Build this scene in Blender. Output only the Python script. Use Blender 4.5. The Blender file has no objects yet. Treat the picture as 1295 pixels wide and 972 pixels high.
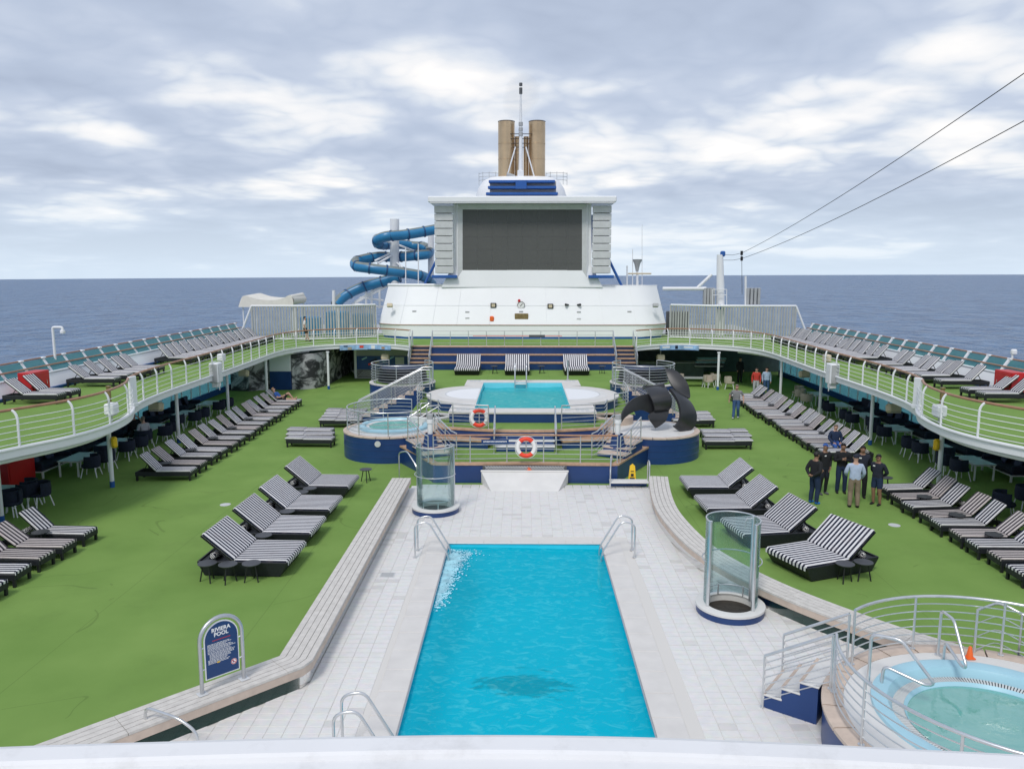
import bpy, bmesh, math, random
from mathutils import Vector, Matrix
R = math.radians
PI = math.pi
random.seed(7)
S = bpy.context.scene
COL = S.collection

# ---------------------------------------------------------------- camera
H, F, CX, CY = 7.5, 1000.0, 647.5, 486.0
TH, YA = math.atan(142 / F), math.atan(13.5 / F)
cam = bpy.data.cameras.new('camera'); camo = bpy.data.objects.new('camera', cam); COL.objects.link(camo)
cam.sensor_width = 36.0; cam.lens = 36.0 * F / 1295.0
cam.clip_start = 0.05; cam.clip_end = 40000
camo.location = (0, 0, H); camo.rotation_euler = (PI / 2 - TH, 0, YA)
S.camera = camo
S.render.resolution_x, S.render.resolution_y = 1024, 768

# ---------------------------------------------------------------- world, sun, exposure
SUN_EL, SUN_AZ = R(52), R(200)          # azimuth clockwise from +Y
W = bpy.data.worlds.new('World'); S.world = W; W.use_nodes = True
nt = W.node_tree; N = nt.nodes; L = nt.links; N.clear()
def wn(t, **k):
    n = N.new(t)
    for a, v in k.items(): setattr(n, a, v)
    return n
wout = wn('ShaderNodeOutputWorld'); bg = wn('ShaderNodeBackground'); bg.inputs['Strength'].default_value = 0.1
L.new(bg.outputs[0], wout.inputs[0])
sky = wn('ShaderNodeTexSky', sky_type='NISHITA', sun_disc=False, sun_elevation=SUN_EL, sun_rotation=SUN_AZ)
tc = wn('ShaderNodeTexCoord'); sep = wn('ShaderNodeSeparateXYZ'); L.new(tc.outputs['Generated'], sep.inputs[0])
def wm(op, a, b=None, clamp=False):
    n = wn('ShaderNodeMath', operation=op, use_clamp=clamp)
    for i, v in enumerate((a, b)):
        if v is None: continue
        if isinstance(v, (int, float)): n.inputs[i].default_value = v
        else: L.new(v, n.inputs[i])
    return n.outputs[0]
zz = wm('MAXIMUM', sep.outputs['Z'], 0.0)
den = wm('ADD', zz, 0.15)
u = wm('DIVIDE', sep.outputs['X'], den); v = wm('DIVIDE', sep.outputs['Y'], den)
comb = wn('ShaderNodeCombineXYZ'); L.new(u, comb.inputs[0]); L.new(v, comb.inputs[1])
def wnoise(scale, detail, rough, off, dist=0.0):
    mp = wn('ShaderNodeMapping'); mp.inputs['Location'].default_value = off; mp.inputs['Scale'].default_value = (scale, scale, 1)
    L.new(comb.outputs[0], mp.inputs[0])
    n = wn('ShaderNodeTexNoise'); n.inputs['Scale'].default_value = 1.0; n.inputs['Detail'].default_value = detail
    n.inputs['Roughness'].default_value = rough; n.inputs['Distortion'].default_value = dist
    L.new(mp.outputs[0], n.inputs['Vector']); return n.outputs['Fac']
n1 = wnoise(0.92, 10, 0.52, (3.1, 7.7, 0), 0.12)
n2 = wnoise(0.36, 5, 0.5, (11.3, 2.4, 0))
n3 = wnoise(2.6, 8, 0.55, (5.3, 9.4, 0), 0.15)
def billow(scale, off, w):
    return wm('MULTIPLY', wm('ABSOLUTE', wm('SUBTRACT', wnoise(scale, 0.0, 0.5, off, 0.5), 0.5)), 2 * w)
cl = wm('ADD', wm('ADD', wm('MULTIPLY', n1, 0.56), wm('MULTIPLY', n2, 0.44)), wm('MULTIPLY', wm('SUBTRACT', n3, 0.5), 0.10))
puff = wm('ADD', wm('ADD', billow(1.35, (1.7, 4.2, 0), .55), billow(3.1, (8.1, 3.3, 0), .28)), billow(7.0, (2.2, 6.6, 0), .17))
cl = wm('ADD', cl, wm('MULTIPLY', wm('SUBTRACT', puff, 0.20), 0.30))
ramp = wn('ShaderNodeValToRGB'); L.new(cl, ramp.inputs[0])
e = ramp.color_ramp.elements
e[0].position = 0.38; e[0].color = (.41, .475, .605, 1)
e[1].position = 0.635; e[1].color = (.98, .955, .935, 1)
for p, c in ((.46, (.47, .54, .675, 1)), (.515, (.545, .61, .735, 1)), (.55, (.68, .73, .81, 1)), (.585, (.84, .85, .875, 1))):
    x = e.new(p); x.color = c
hz = wn('ShaderNodeMapRange'); hz.inputs['From Min'].default_value = 0.0; hz.inputs['From Max'].default_value = 0.10
hz.inputs['To Min'].default_value = 0.85; hz.inputs['To Max'].default_value = 0.0; L.new(zz, hz.inputs['Value'])
mixh = wn('ShaderNodeMix', data_type='RGBA'); L.new(hz.outputs[0], mixh.inputs['Factor'])
L.new(ramp.outputs[0], mixh.inputs['A']); mixh.inputs['B'].default_value = (.68, .80, .93, 1)
sc = wn('ShaderNodeVectorMath', operation='SCALE'); sc.inputs['Scale'].default_value = 9.4; L.new(mixh.outputs['Result'], sc.inputs[0])
mixs = wn('ShaderNodeMix', data_type='RGBA'); mixs.inputs['Factor'].default_value = 0.06
L.new(sc.outputs[0], mixs.inputs['A']); L.new(sky.outputs[0], mixs.inputs['B']); L.new(mixs.outputs['Result'], bg.inputs['Color'])

sl = bpy.data.lights.new('sun', 'SUN'); sl.energy = 1.5; sl.angle = R(14); sl.color = (1, .96, .9)
so = bpy.data.objects.new('sun', sl); COL.objects.link(so)
sd = Vector((math.sin(SUN_AZ) * math.cos(SUN_EL), math.cos(SUN_AZ) * math.cos(SUN_EL), math.sin(SUN_EL)))
so.rotation_euler = sd.to_track_quat('Z', 'Y').to_euler(); so.location = (0, 0, 60)
vs = S.view_settings; vs.view_transform = 'Standard'; vs.look = 'None'; vs.gamma = 1; vs.use_curve_mapping = False; vs.exposure = 0.22
S.render.engine = 'CYCLES'

# ---------------------------------------------------------------- photo pixel -> place (direction only; depth from what is touched)
_fw = Vector((-math.sin(YA) * math.cos(TH), math.cos(YA) * math.cos(TH), -math.sin(TH)))
_rt = Vector((math.cos(YA), math.sin(YA), 0)); _up = _rt.cross(_fw); _C = Vector((0, 0, H))
def _ray(x, y): return _fw + _rt * ((x - CX) / F) - _up * ((y - CY) / F)
def PZ(x, y, z=0.0): r = _ray(x, y); return _C + r * ((z - H) / r.z)
def PY(x, y, Y): r = _ray(x, y); return _C + r * (Y / r.y)

# ---------------------------------------------------------------- materials
M = {}
def mat(name, col, rough=.6, metal=0.0, var=0.0, vs=3.0, bump=0.0, bs=40.0, spec=0.5, col2=None, coat=0.0, dirt=0.0, dirtcol=(.25, .22, .19), ds=1.2, aniso=None):
    m = bpy.data.materials.new(name); m.use_nodes = True; t = m.node_tree; n = t.nodes; l = t.links
    b = n['Principled BSDF']; b.inputs['Roughness'].default_value = rough; b.inputs['Metallic'].default_value = metal
    b.inputs['Specular IOR Level'].default_value = spec; b.inputs['Coat Weight'].default_value = coat
    b.inputs['Base Color'].default_value = (*col, 1)
    tcn = n.new('ShaderNodeNewGeometry'); src = tcn.outputs['Position']
    out = None
    if var or col2:
        no = n.new('ShaderNodeTexNoise'); no.inputs['Scale'].default_value = vs; no.inputs['Detail'].default_value = 6
        l.new(src, no.inputs['Vector'])
        mx = n.new('ShaderNodeMix'); mx.data_type = 'RGBA'
        c2 = col2 if col2 else tuple(min(1, c * (1 + var)) for c in col); c1 = col if col2 else tuple(c * (1 - var) for c in col)
        mx.inputs['A'].default_value = (*c1, 1); mx.inputs['B'].default_value = (*c2, 1)
        mr = n.new('ShaderNodeMapRange'); mr.inputs['From Min'].default_value = .3; mr.inputs['From Max'].default_value = .7
        l.new(no.outputs['Fac'], mr.inputs['Value']); l.new(mr.outputs[0], mx.inputs['Factor']); out = mx.outputs['Result']
    if dirt:
        no = n.new('ShaderNodeTexNoise'); no.inputs['Scale'].default_value = ds; no.inputs['Detail'].default_value = 9; no.inputs['Roughness'].default_value = .7
        l.new(src, no.inputs['Vector'])
        mr = n.new('ShaderNodeMapRange'); mr.inputs['From Min'].default_value = .52; mr.inputs['From Max'].default_value = .78
        mr.inputs['To Max'].default_value = dirt; l.new(no.outputs['Fac'], mr.inputs['Value'])
        mx = n.new('ShaderNodeMix'); mx.data_type = 'RGBA'; l.new(mr.outputs[0], mx.inputs['Factor'])
        if out: l.new(out, mx.inputs['A'])
        else: mx.inputs['A'].default_value = (*col, 1)
        mx.inputs['B'].default_value = (*dirtcol, 1); out = mx.outputs['Result']
    if out: l.new(out, b.inputs['Base Color'])
    if bump:
        no = n.new('ShaderNodeTexNoise'); no.inputs['Scale'].default_value = bs; no.inputs['Detail'].default_value = 4
        l.new(src, no.inputs['Vector'])
        bp = n.new('ShaderNodeBump'); bp.inputs['Strength'].default_value = bump; bp.inputs['Distance'].default_value = .02
        l.new(no.outputs['Fac'], bp.inputs['Height']); l.new(bp.outputs[0], b.inputs['Normal'])
    M[name] = m; return m
def bsdf(m): return m.node_tree.nodes['Principled BSDF']

mat('turf', (.172, .292, .072), .95, var=.0, vs=.55, bump=.5, bs=130, spec=.1, col2=(.212, .338, .090), dirt=.42, dirtcol=(.118, .190, .056), ds=.30)
mat('white_paint', (.80, .81, .83), .38, var=.03, vs=.8, dirt=.10, dirtcol=(.62, .60, .56), ds=.9)
mat('white_wall', (.83, .84, .86), .45, var=.03, vs=.25, dirt=.08, dirtcol=(.66, .65, .63), ds=.4)
mat('ledge_paint', (.76, .76, .77), .42, var=.03, vs=5, dirt=.40, dirtcol=(.45, .44, .43), ds=11)
mat('grey_paint', (.40, .41, .42), .5, var=.06)
mat('light_grey', (.58, .59, .60), .5, var=.06, dirt=.15, dirtcol=(.40, .40, .40), ds=1.6)
mat('dark_grey', (.09, .095, .10), .5, var=.15)
mat('steel', (.68, .69, .70), .30, .85, var=.08, vs=6)
mat('steel_dull', (.55, .56, .58), .38, .85, var=.06, vs=4)
mat('blue_wall', (.012, .046, .17), .36, var=.12, vs=1.2, dirt=.12, dirtcol=(.05, .10, .22), ds=1.0)
mat('bright_blue', (.018, .10, .36), .4, var=.08)
mat('teak', (.48, .31, .20), .6, var=.16, vs=5, dirt=.22, dirtcol=(.30, .20, .14), ds=3)
mat('teak_rail', (.36, .19, .11), .42, var=.16, vs=4)
mat('bench_wood', (.60, .57, .53), .75, var=.10, vs=7, dirt=.28, dirtcol=(.37, .33, .31), ds=3.2)
mat('bench_gap', (.05, .045, .04), .9)
mat('grout', (.66, .635, .60), .9)
mat('stone_white', (.68, .67, .65), .6, var=.05, vs=2.0, dirt=.10, dirtcol=(.48, .47, .45), ds=1.3)
mat('coping', (.665, .64, .61), .55, var=.05, vs=2.5, dirt=.12, dirtcol=(.50, .48, .46), ds=2)
mat('rattan', (.012, .014, .020), .5, bump=.4, bs=90, var=.3, vs=20)
mat('black_metal', (.014, .015, .018), .42, var=.2)
mat('black_sculpt', (.026, .027, .031), .36, var=.2, vs=2)
mat('table_grey', (.055, .058, .066), .5, var=.15)
mat('navy_fabric', (.008, .014, .036), .85, var=.3, vs=15, bump=.2, bs=150)
mat('navy_light', (.035, .05, .10), .85, var=.3, vs=15)
mat('tan_wicker', (.42, .37, .30), .7, var=.15, vs=20)
mat('red_box', (.52, .012, .014), .4, var=.08)
mat('buoy_red', (.80, .055, .02), .45, var=.06)
mat('buoy_white', (.80, .80, .78), .45, var=.04)
mat('orange', (.85, .14, .02), .5, var=.05)
mat('yellow', (.82, .52, .015), .45, var=.05)
mat('cream_box', (.62, .53, .38), .5, var=.06)
mat('screen_dark', (.105, .107, .104), .42, var=.04, vs=.4, spec=.25)
mat('stack_bronze', (.58, .43, .27), .32, .8, var=.12, vs=.8, dirt=.4, dirtcol=(.16, .115, .075), ds=.7)
mat('stack_dark', (.05, .04, .035), .6)
mat('slide_blue', (.022, .195, .40), .32, var=.12, vs=.8, dirt=.18, dirtcol=(.09, .13, .17), ds=.8)
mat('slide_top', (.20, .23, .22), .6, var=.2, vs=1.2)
mat('slide_joint', (.012, .07, .19), .4)
mat('tent_cream', (.74, .71, .64), .7, var=.05)
mat('tub_blue', (.36, .60, .70), .3, var=.05, vs=1.2)
mat('tub_grate', (.62, .63, .62), .5)
mat('brass', (.30, .22, .10), .4, .6, var=.2, vs=6)
mat('dark_hole', (.035, .028, .022), .8, var=.4, vs=9)
mat('black', (.008, .008, .009), .5)
mat('sign_blue', (.008, .045, .155), .4)
mat('sign_white', (.82, .82, .82), .5)
mat('sign_red', (.62, .03, .03), .5)
mat('light_blue', (.30, .48, .72), .5, var=.3, vs=3)
mat('rope_black', (.02, .02, .022), .7)
mat('sill_blue', (.01, .07, .26), .5, var=.1)
mat('soffit', (.60, .60, .60), .7, var=.05)
mat('bar_green', (.06, .10, .085), .5, var=.2)

def wrinkles(m):
    n = m.node_tree.nodes; l = m.node_tree.links; b = bsdf(m); src = b.inputs['Base Color'].links[0].from_socket; ge = n.new('ShaderNodeNewGeometry')
    def noise(sc_, de):
        q = n.new('ShaderNodeTexNoise'); q.inputs['Scale'].default_value = sc_; q.inputs['Detail'].default_value = de; q.inputs['Distortion'].default_value = .5; l.new(ge.outputs['Position'], q.inputs['Vector']); return q.outputs['Fac']
    def mm(op, a, c):
        q = n.new('ShaderNodeMath'); q.operation = op
        for i, v_ in enumerate((a, c)):
            if isinstance(v_, (int, float)): q.inputs[i].default_value = v_
            elif v_ is not None: l.new(v_, q.inputs[i])
        return q.outputs[0]
    line = mm('LESS_THAN', mm('ABSOLUTE', mm('SUBTRACT', noise(.22, 2.5), .5), None), .0022); mask = mm('GREATER_THAN', noise(.5, 2), .52)
    sx = n.new('ShaderNodeSeparateXYZ'); l.new(ge.outputs['Position'], sx.inputs[0]); seam = mm('LESS_THAN', mm('FRACT', mm('DIVIDE', mm('ADD', sx.outputs['X'], 100.9), 3.66), None), .004)
    f = mm('MAXIMUM', mm('MULTIPLY', mm('MULTIPLY', line, mask), .26), mm('MULTIPLY', seam, .34)); mx = n.new('ShaderNodeMix'); mx.data_type = 'RGBA'; l.new(f, mx.inputs['Factor']); l.new(src, mx.inputs['A']); mx.inputs['B'].default_value = (.05, .085, .025, 1); l.new(mx.outputs['Result'], b.inputs['Base Color'])
wrinkles(M['turf'])
def nodes_of(name):
    m = M[name]; return m, m.node_tree.nodes, m.node_tree.links
# stack: dark soot towards nothing in particular, panel rings are geometry
# striped lounger fabric: stripes run along the length (local x), across local y
def stripes(name, c1, c2, period, zig=False):
    m = mat(name, c1, .85, spec=.2); n = m.node_tree.nodes; l = m.node_tree.links; b = bsdf(m)
    t = n.new('ShaderNodeTexCoord'); sp = n.new('ShaderNodeSeparateXYZ'); l.new(t.outputs['Object'], sp.inputs[0])
    src = sp.outputs['Y']
    def mm(op, a, bb=None):
        q = n.new('ShaderNodeMath'); q.operation = op
        for i, v in enumerate((a, bb)):
            if v is None: continue
            if isinstance(v, (int, float)): q.inputs[i].default_value = v
            else: l.new(v, q.inputs[i])
        return q.outputs[0]
    if zig:
        src = mm('ADD', mm('PINGPONG', sp.outputs['Y'], .06), mm('MULTIPLY', sp.outputs['X'], 1.0))
        src = mm('ADD', src, mm('MULTIPLY', sp.outputs['Z'], .8))
    fr = mm('FRACT', mm('ADD', mm('DIVIDE', src, period), 100.25))
    g = mm('GREATER_THAN', fr, .5)
    mx = n.new('ShaderNodeMix'); mx.data_type = 'RGBA'; l.new(g, mx.inputs['Factor'])
    mx.inputs['A'].default_value = (*c1, 1); mx.inputs['B'].default_value = (*c2, 1)
    oi = n.new('ShaderNodeObjectInfo')
    no = n.new('ShaderNodeTexNoise'); no.inputs['Scale'].default_value = 5; no.inputs['Detail'].default_value = 8
    ge = n.new('ShaderNodeNewGeometry'); l.new(ge.outputs['Position'], no.inputs['Vector'])
    mr = n.new('ShaderNodeMapRange'); mr.inputs['From Min'].default_value = .5; mr.inputs['From Max'].default_value = .8; mr.inputs['To Max'].default_value = .35
    l.new(no.outputs['Fac'], mr.inputs['Value'])
    m2 = n.new('ShaderNodeMix'); m2.data_type = 'RGBA'; l.new(mr.outputs[0], m2.inputs['Factor']); l.new(mx.outputs['Result'], m2.inputs['A'])
    m2.inputs['B'].default_value = (.30, .25, .25, 1)
    hs = n.new('ShaderNodeHueSaturation'); l.new(m2.outputs['Result'], hs.inputs['Color'])
    mv = n.new('ShaderNodeMapRange'); mv.inputs['To Min'].default_value = .86; mv.inputs['To Max'].default_value = 1.06; l.new(oi.outputs['Random'], mv.inputs['Value'])
    l.new(mv.outputs[0], hs.inputs['Value']); l.new(hs.outputs[0], b.inputs['Base Color']); return m
stripes('stripe_fabric', (.014, .019, .042), (.72, .71, .72), .128)
stripes('stripe_fabric_worn', (.05, .045, .055), (.60, .545, .53), .128)
stripes('zigzag_fabric', (.014, .018, .035), (.68, .67, .66), .055, zig=True)

# tiles: tone by cell
def tile_mat(name, sx, sy, ca, cb, x0=0, y0=0):
    m = mat(name, ca, .5); n = m.node_tree.nodes; l = m.node_tree.links; b = bsdf(m)
    ge = n.new('ShaderNodeNewGeometry'); mp = n.new('ShaderNodeMapping'); l.new(ge.outputs['Position'], mp.inputs[0])
    mp.inputs['Location'].default_value = (-x0 / sx, -y0 / sy, 0); mp.inputs['Scale'].default_value = (1 / sx, 1 / sy, 0)
    fl = n.new('ShaderNodeVectorMath'); fl.operation = 'FLOOR'; l.new(mp.outputs[0], fl.inputs[0])
    wnn = n.new('ShaderNodeTexWhiteNoise'); l.new(fl.outputs[0], wnn.inputs['Vector'])
    big = n.new('ShaderNodeTexNoise'); big.inputs['Scale'].default_value = .45; big.inputs['Detail'].default_value = 3; l.new(ge.outputs['Position'], big.inputs['Vector'])
    ad = n.new('ShaderNodeMath'); ad.operation = 'MULTIPLY_ADD'; ad.inputs[1].default_value = .9; l.new(big.outputs['Fac'], ad.inputs[0]); l.new(wnn.outputs['Value'], ad.inputs[2])
    rp = n.new('ShaderNodeValToRGB'); sc1 = n.new('ShaderNodeMath'); sc1.operation = 'MULTIPLY'; sc1.inputs[1].default_value = .70; l.new(ad.outputs[0], sc1.inputs[0]); l.new(sc1.outputs[0], rp.inputs[0])
    el = rp.color_ramp.elements; el[0].position = .0; el[0].color = (*ca, 1); el[1].position = 1.0; el[1].color = (*cb, 1)
    x = el.new(.92); x.color = tuple(ca[i] * .88 + cb[i] * .12 for i in range(3)) + (1,)
    fine = n.new('ShaderNodeTexNoise'); fine.inputs['Scale'].default_value = 6; fine.inputs['Detail'].default_value = 8; l.new(ge.outputs['Position'], fine.inputs['Vector'])
    mx = n.new('ShaderNodeMix'); mx.data_type = 'RGBA'; mx.blend_type = 'MULTIPLY'; mx.inputs['Factor'].default_value = .25
    l.new(rp.outputs[0], mx.inputs['A']); l.new(fine.outputs['Color'], mx.inputs['B'])
    hs = n.new('ShaderNodeHueSaturation'); hs.inputs['Saturation'].default_value = .55; l.new(mx.outputs['Result'], hs.inputs['Color'])
    hs.inputs['Value'].default_value = 1.12
    l.new(hs.outputs[0], b.inputs['Base Color'])
    ro = n.new('ShaderNodeMapRange'); ro.inputs['To Min'].default_value = .3; ro.inputs['To Max'].default_value = .65; l.new(fine.outputs['Fac'], ro.inputs['Value']); l.new(ro.outputs[0], b.inputs['Roughness'])
    return m
TSX, TSY = .30, .20
tile_mat('deck_tile', TSX, TSY, (.745, .722, .685), (.64, .61, .565), -.02, 0)

# clear things: transparent with a fresnel reflection, lets light through
def glass(name, tint, rough=.02, refl=1.0, wav=0, ws=3.0, wd=.05, diffuse=0.0, dcol=(.5, .7, .7), dcol2=None, trans=False):
    m = bpy.data.materials.new(name); m.use_nodes = True; n = m.node_tree.nodes; l = m.node_tree.links; n.clear()
    o = n.new('ShaderNodeOutputMaterial'); tr = n.new('ShaderNodeBsdfTransparent'); tr.inputs[0].default_value = (*tint, 1)
    gl = n.new('ShaderNodeBsdfGlossy'); gl.inputs['Roughness'].default_value = rough
    fr = n.new('ShaderNodeFresnel'); fr.inputs['IOR'].default_value = 1.38
    ml = n.new('ShaderNodeMath'); ml.operation = 'MULTIPLY'; ml.inputs[1].default_value = refl; l.new(fr.outputs[0], ml.inputs[0])
    mx = n.new('ShaderNodeMixShader'); l.new(ml.outputs[0], mx.inputs[0])
    base = tr.outputs[0]
    if diffuse:
        df = n.new('ShaderNodeBsdfTranslucent' if trans else 'ShaderNodeBsdfDiffuse'); df.inputs[0].default_value = (*dcol, 1)
        if dcol2:
            ge = n.new('ShaderNodeNewGeometry'); no = n.new('ShaderNodeTexNoise'); no.inputs['Scale'].default_value = 3.4; no.inputs['Detail'].default_value = 6; no.inputs['Roughness'].default_value = .62; no.inputs['Distortion'].default_value = .9; mpw = n.new('ShaderNodeMapping'); mpw.inputs['Scale'].default_value = (1, 1.5, 1); l.new(ge.outputs['Position'], mpw.inputs[0]); l.new(mpw.outputs[0], no.inputs['Vector'])
            mr = n.new('ShaderNodeMapRange'); mr.inputs['From Min'].default_value = .50; mr.inputs['From Max'].default_value = .80; l.new(no.outputs['Fac'], mr.inputs['Value'])
            mc = n.new('ShaderNodeMix'); mc.data_type = 'RGBA'; mc.inputs['A'].default_value = (*dcol, 1); mc.inputs['B'].default_value = (*dcol2, 1); l.new(mr.outputs[0], mc.inputs['Factor']); l.new(mc.outputs['Result'], df.inputs[0])  # second colour paints lighter ripple highlights into the water
        m2 = n.new('ShaderNodeMixShader'); m2.inputs[0].default_value = diffuse; l.new(tr.outputs[0], m2.inputs[1]); l.new(df.outputs[0], m2.inputs[2]); base = m2.outputs[0]
    l.new(base, mx.inputs[1]); l.new(gl.outputs[0], mx.inputs[2]); l.new(mx.outputs[0], o.inputs[0])
    if wav:
        ge = n.new('ShaderNodeNewGeometry'); no = n.new('ShaderNodeTexNoise'); no.inputs['Scale'].default_value = ws; no.inputs['Detail'].default_value = 5
        no.inputs['Distortion'].default_value = 1.2
        l.new(ge.outputs['Position'], no.inputs['Vector']); bp = n.new('ShaderNodeBump'); bp.inputs['Strength'].default_value = wav; bp.inputs['Distance'].default_value = wd
        l.new(no.outputs['Fac'], bp.inputs['Height']); l.new(bp.outputs[0], gl.inputs['Normal']); l.new(bp.outputs[0], fr.inputs['Normal'])
    M[name] = m; return m
glass('teal_glass', (.60, .84, .82), diffuse=.50, dcol=(.42, .74, .70), trans=True, refl=.5)
glass('clear_glass', (.86, .945, .94), diffuse=.085, dcol=(.62, .84, .84), trans=True, refl=.6)
glass('green_glass', (.20, .38, .34), diffuse=.45, dcol=(.035, .10, .085))
glass('win_glass', (.60, .85, .85), diffuse=.45, dcol=(.45, .82, .80), trans=True, refl=.5)
glass('pool_water', (.55, .92, .97), wav=.6, ws=3.2, wd=.07, refl=.26, diffuse=.50, dcol=(.0, .58, .72), dcol2=(.12, .78, .86))
glass('small_water', (.60, .93, .97), wav=.5, ws=3.0, wd=.05, refl=.22, diffuse=.55, dcol=(.06, .62, .74), dcol2=(.25, .82, .88))
glass('spa_water', (.60, .90, .84), wav=.3, ws=2.0, wd=.03, refl=.35, diffuse=.78, dcol=(.15, .52, .44))

# ---------------------------------------------------------------- mesh builder
class MB:
    def __init__(s): s.v = []; s.f = []; s.mi = []; s.cur = 0
    def add(s, vs, fs):
        o = len(s.v); s.v += [tuple(p) for p in vs]; s.f += [tuple(i + o for i in f) for f in fs]; s.mi += [s.cur] * len(fs); return s
    def box(s, c, d, rz=0.0, b=0.0, tilt=None):
        hx, hy, hz = d[0] / 2, d[1] / 2, d[2] / 2
        if b <= 0:
            vs = [Vector((x * hx, y * hy, z * hz)) for x in (-1, 1) for y in (-1, 1) for z in (-1, 1)]
            fs = [(0, 1, 3, 2), (4, 6, 7, 5), (0, 4, 5, 1), (2, 3, 7, 6), (0, 2, 6, 4), (1, 5, 7, 3)]
        else:
            b = min(b, hx * .95, hy * .95, hz * .95); vs = []; idx = {}
            for x in (-1, 1):
                for y in (-1, 1):
                    for z in (-1, 1):
                        for a in range(3):
                            p = [x * (hx - b), y * (hy - b), z * (hz - b)]; p[a] = (x * hx, y * hy, z * hz)[a]
                            idx[x, y, z, a] = len(vs); vs.append(Vector(p))
            fs = []
            for q in (-1, 1):
                fs.append([idx[q, y, z, 0] for y, z in ((-1, -1), (1, -1), (1, 1), (-1, 1))][::q])
                fs.append([idx[x, q, z, 1] for x, z in ((-1, -1), (-1, 1), (1, 1), (1, -1))][::q])
                fs.append([idx[x, y, q, 2] for x, y in ((-1, -1), (1, -1), (1, 1), (-1, 1))][::q])
            for y in (-1, 1):
                for z in (-1, 1): fs.append([idx[-1, y, z, 1], idx[1, y, z, 1], idx[1, y, z, 2], idx[-1, y, z, 2]][::y * z])
            for x in (-1, 1):
                for z in (-1, 1): fs.append([idx[x, -1, z, 0], idx[x, -1, z, 2], idx[x, 1, z, 2], idx[x, 1, z, 0]][::x * z])
            for x in (-1, 1):
                for y in (-1, 1): fs.append([idx[x, y, -1, 0], idx[x, y, 1, 0], idx[x, y, 1, 1], idx[x, y, -1, 1]][::x * y])
            for x in (-1, 1):
                for y in (-1, 1):
                    for z in (-1, 1): fs.append([idx[x, y, z, a] for a in range(3)][::x * y * z])
        mt = Matrix.Rotation(rz, 4, 'Z')
        if tilt is not None: mt = mt @ tilt
        return s.add([mt @ p + Vector(c) for p in vs], fs)
    def prism(s, poly, z0, z1, top=True, bot=True):
        n = len(poly); vs = [(p[0], p[1], z0) for p in poly] + [(p[0], p[1], z1) for p in poly]
        a = sum(poly[i][0] * poly[(i + 1) % n][1] - poly[(i + 1) % n][0] * poly[i][1] for i in range(n))
        fs = [(i, (i + 1) % n, n + (i + 1) % n, n + i) for i in range(n)]
        if top: fs.append(tuple(range(n, 2 * n)))
        if bot: fs.append(tuple(range(n - 1, -1, -1)))
        if a < 0: fs = [f[::-1] for f in fs]
        return s.add(vs, fs)
    def sheet(s, poly, z):
        n = len(poly); a = sum(poly[i][0] * poly[(i + 1) % n][1] - poly[(i + 1) % n][0] * poly[i][1] for i in range(n))
        f = tuple(range(n)); return s.add([(p[0], p[1], z) for p in poly], [f if a > 0 else f[::-1]])
    def tube(s, pts, r, n=8, closed=False, cap=True):
        pts = [Vector(p) for p in pts]; m = len(pts); rr = r if isinstance(r, (list, tuple)) else [r] * m
        up = None; rings = []
        for i, p in enumerate(pts):
            a = pts[i - 1] if (i > 0 or closed) else p; b = pts[(i + 1) % m] if (i < m - 1 or closed) else p
            t = (b - a)
            t = t.normalized() if t.length > 1e-9 else Vector((0, 0, 1))
            if up is None:
                up = Vector((0, 0, 1)) if abs(t.z) < .9 else Vector((1, 0, 0))
            up = (up - t * up.dot(t))
            up = up.normalized() if up.length > 1e-6 else t.orthogonal().normalized()
            sd_ = t.cross(up)
            rings.append([p + (up * math.cos(2 * PI * k / n) + sd_ * math.sin(2 * PI * k / n)) * rr[i] for k in range(n)])
        vs = [q for ring in rings for q in ring]; fs = []
        for i in range(m if closed else m - 1):
            a = i * n; b = ((i + 1) % m) * n
            for k in range(n): fs.append((a + k, b + k, b + (k + 1) % n, a + (k + 1) % n)[::-1])
        if cap and not closed: fs.append(tuple(range(n))); fs.append(tuple(range((m - 1) * n, m * n))[::-1])
        return s.add(vs, fs)
    def lathe(s, prof, n=32, c=(0, 0, 0), a0=0.0, a1=2 * PI, sy=1.0, cap=False):
        full = abs(a1 - a0 - 2 * PI) < 1e-6; k = n if full else n + 1; m = len(prof); vs = []
        for i in range(k):
            a = a0 + (a1 - a0) * i / n
            for r, z in prof: vs.append((c[0] + r * math.cos(a), c[1] + r * math.sin(a) * sy, c[2] + z))
        fs = []
        for i in range(n):
            a = i * m; b = ((i + 1) % k) * m
            for j in range(m - 1): fs.append((a + j, b + j, b + j + 1, a + j + 1))
        if cap and not full: fs.append(tuple(range(m))); fs.append(tuple(range((k - 1) * m, k * m))[::-1])
        return s.add(vs, fs)
    def cyl(s, c, r, z0, z1, n=16, r1=None, b=0.0):
        r1 = r if r1 is None else r1
        pr = [(0.0, z0), (r, z0), (r1, z1), (0.0, z1)] if not b else [(0.0, z0), (r - b, z0), (r, z0 + b), (r1, z1 - b), (r1 - b, z1), (0.0, z1)]
        return s.lathe(pr, n, (c[0], c[1], 0))
    def strip(s, A, B, flip=False):
        n = len(A); vs = list(A) + list(B); fs = [(i, i + 1, n + i + 1, n + i) for i in range(n - 1)]
        return s.add(vs, [f[::-1] for f in fs] if flip else fs)
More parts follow.
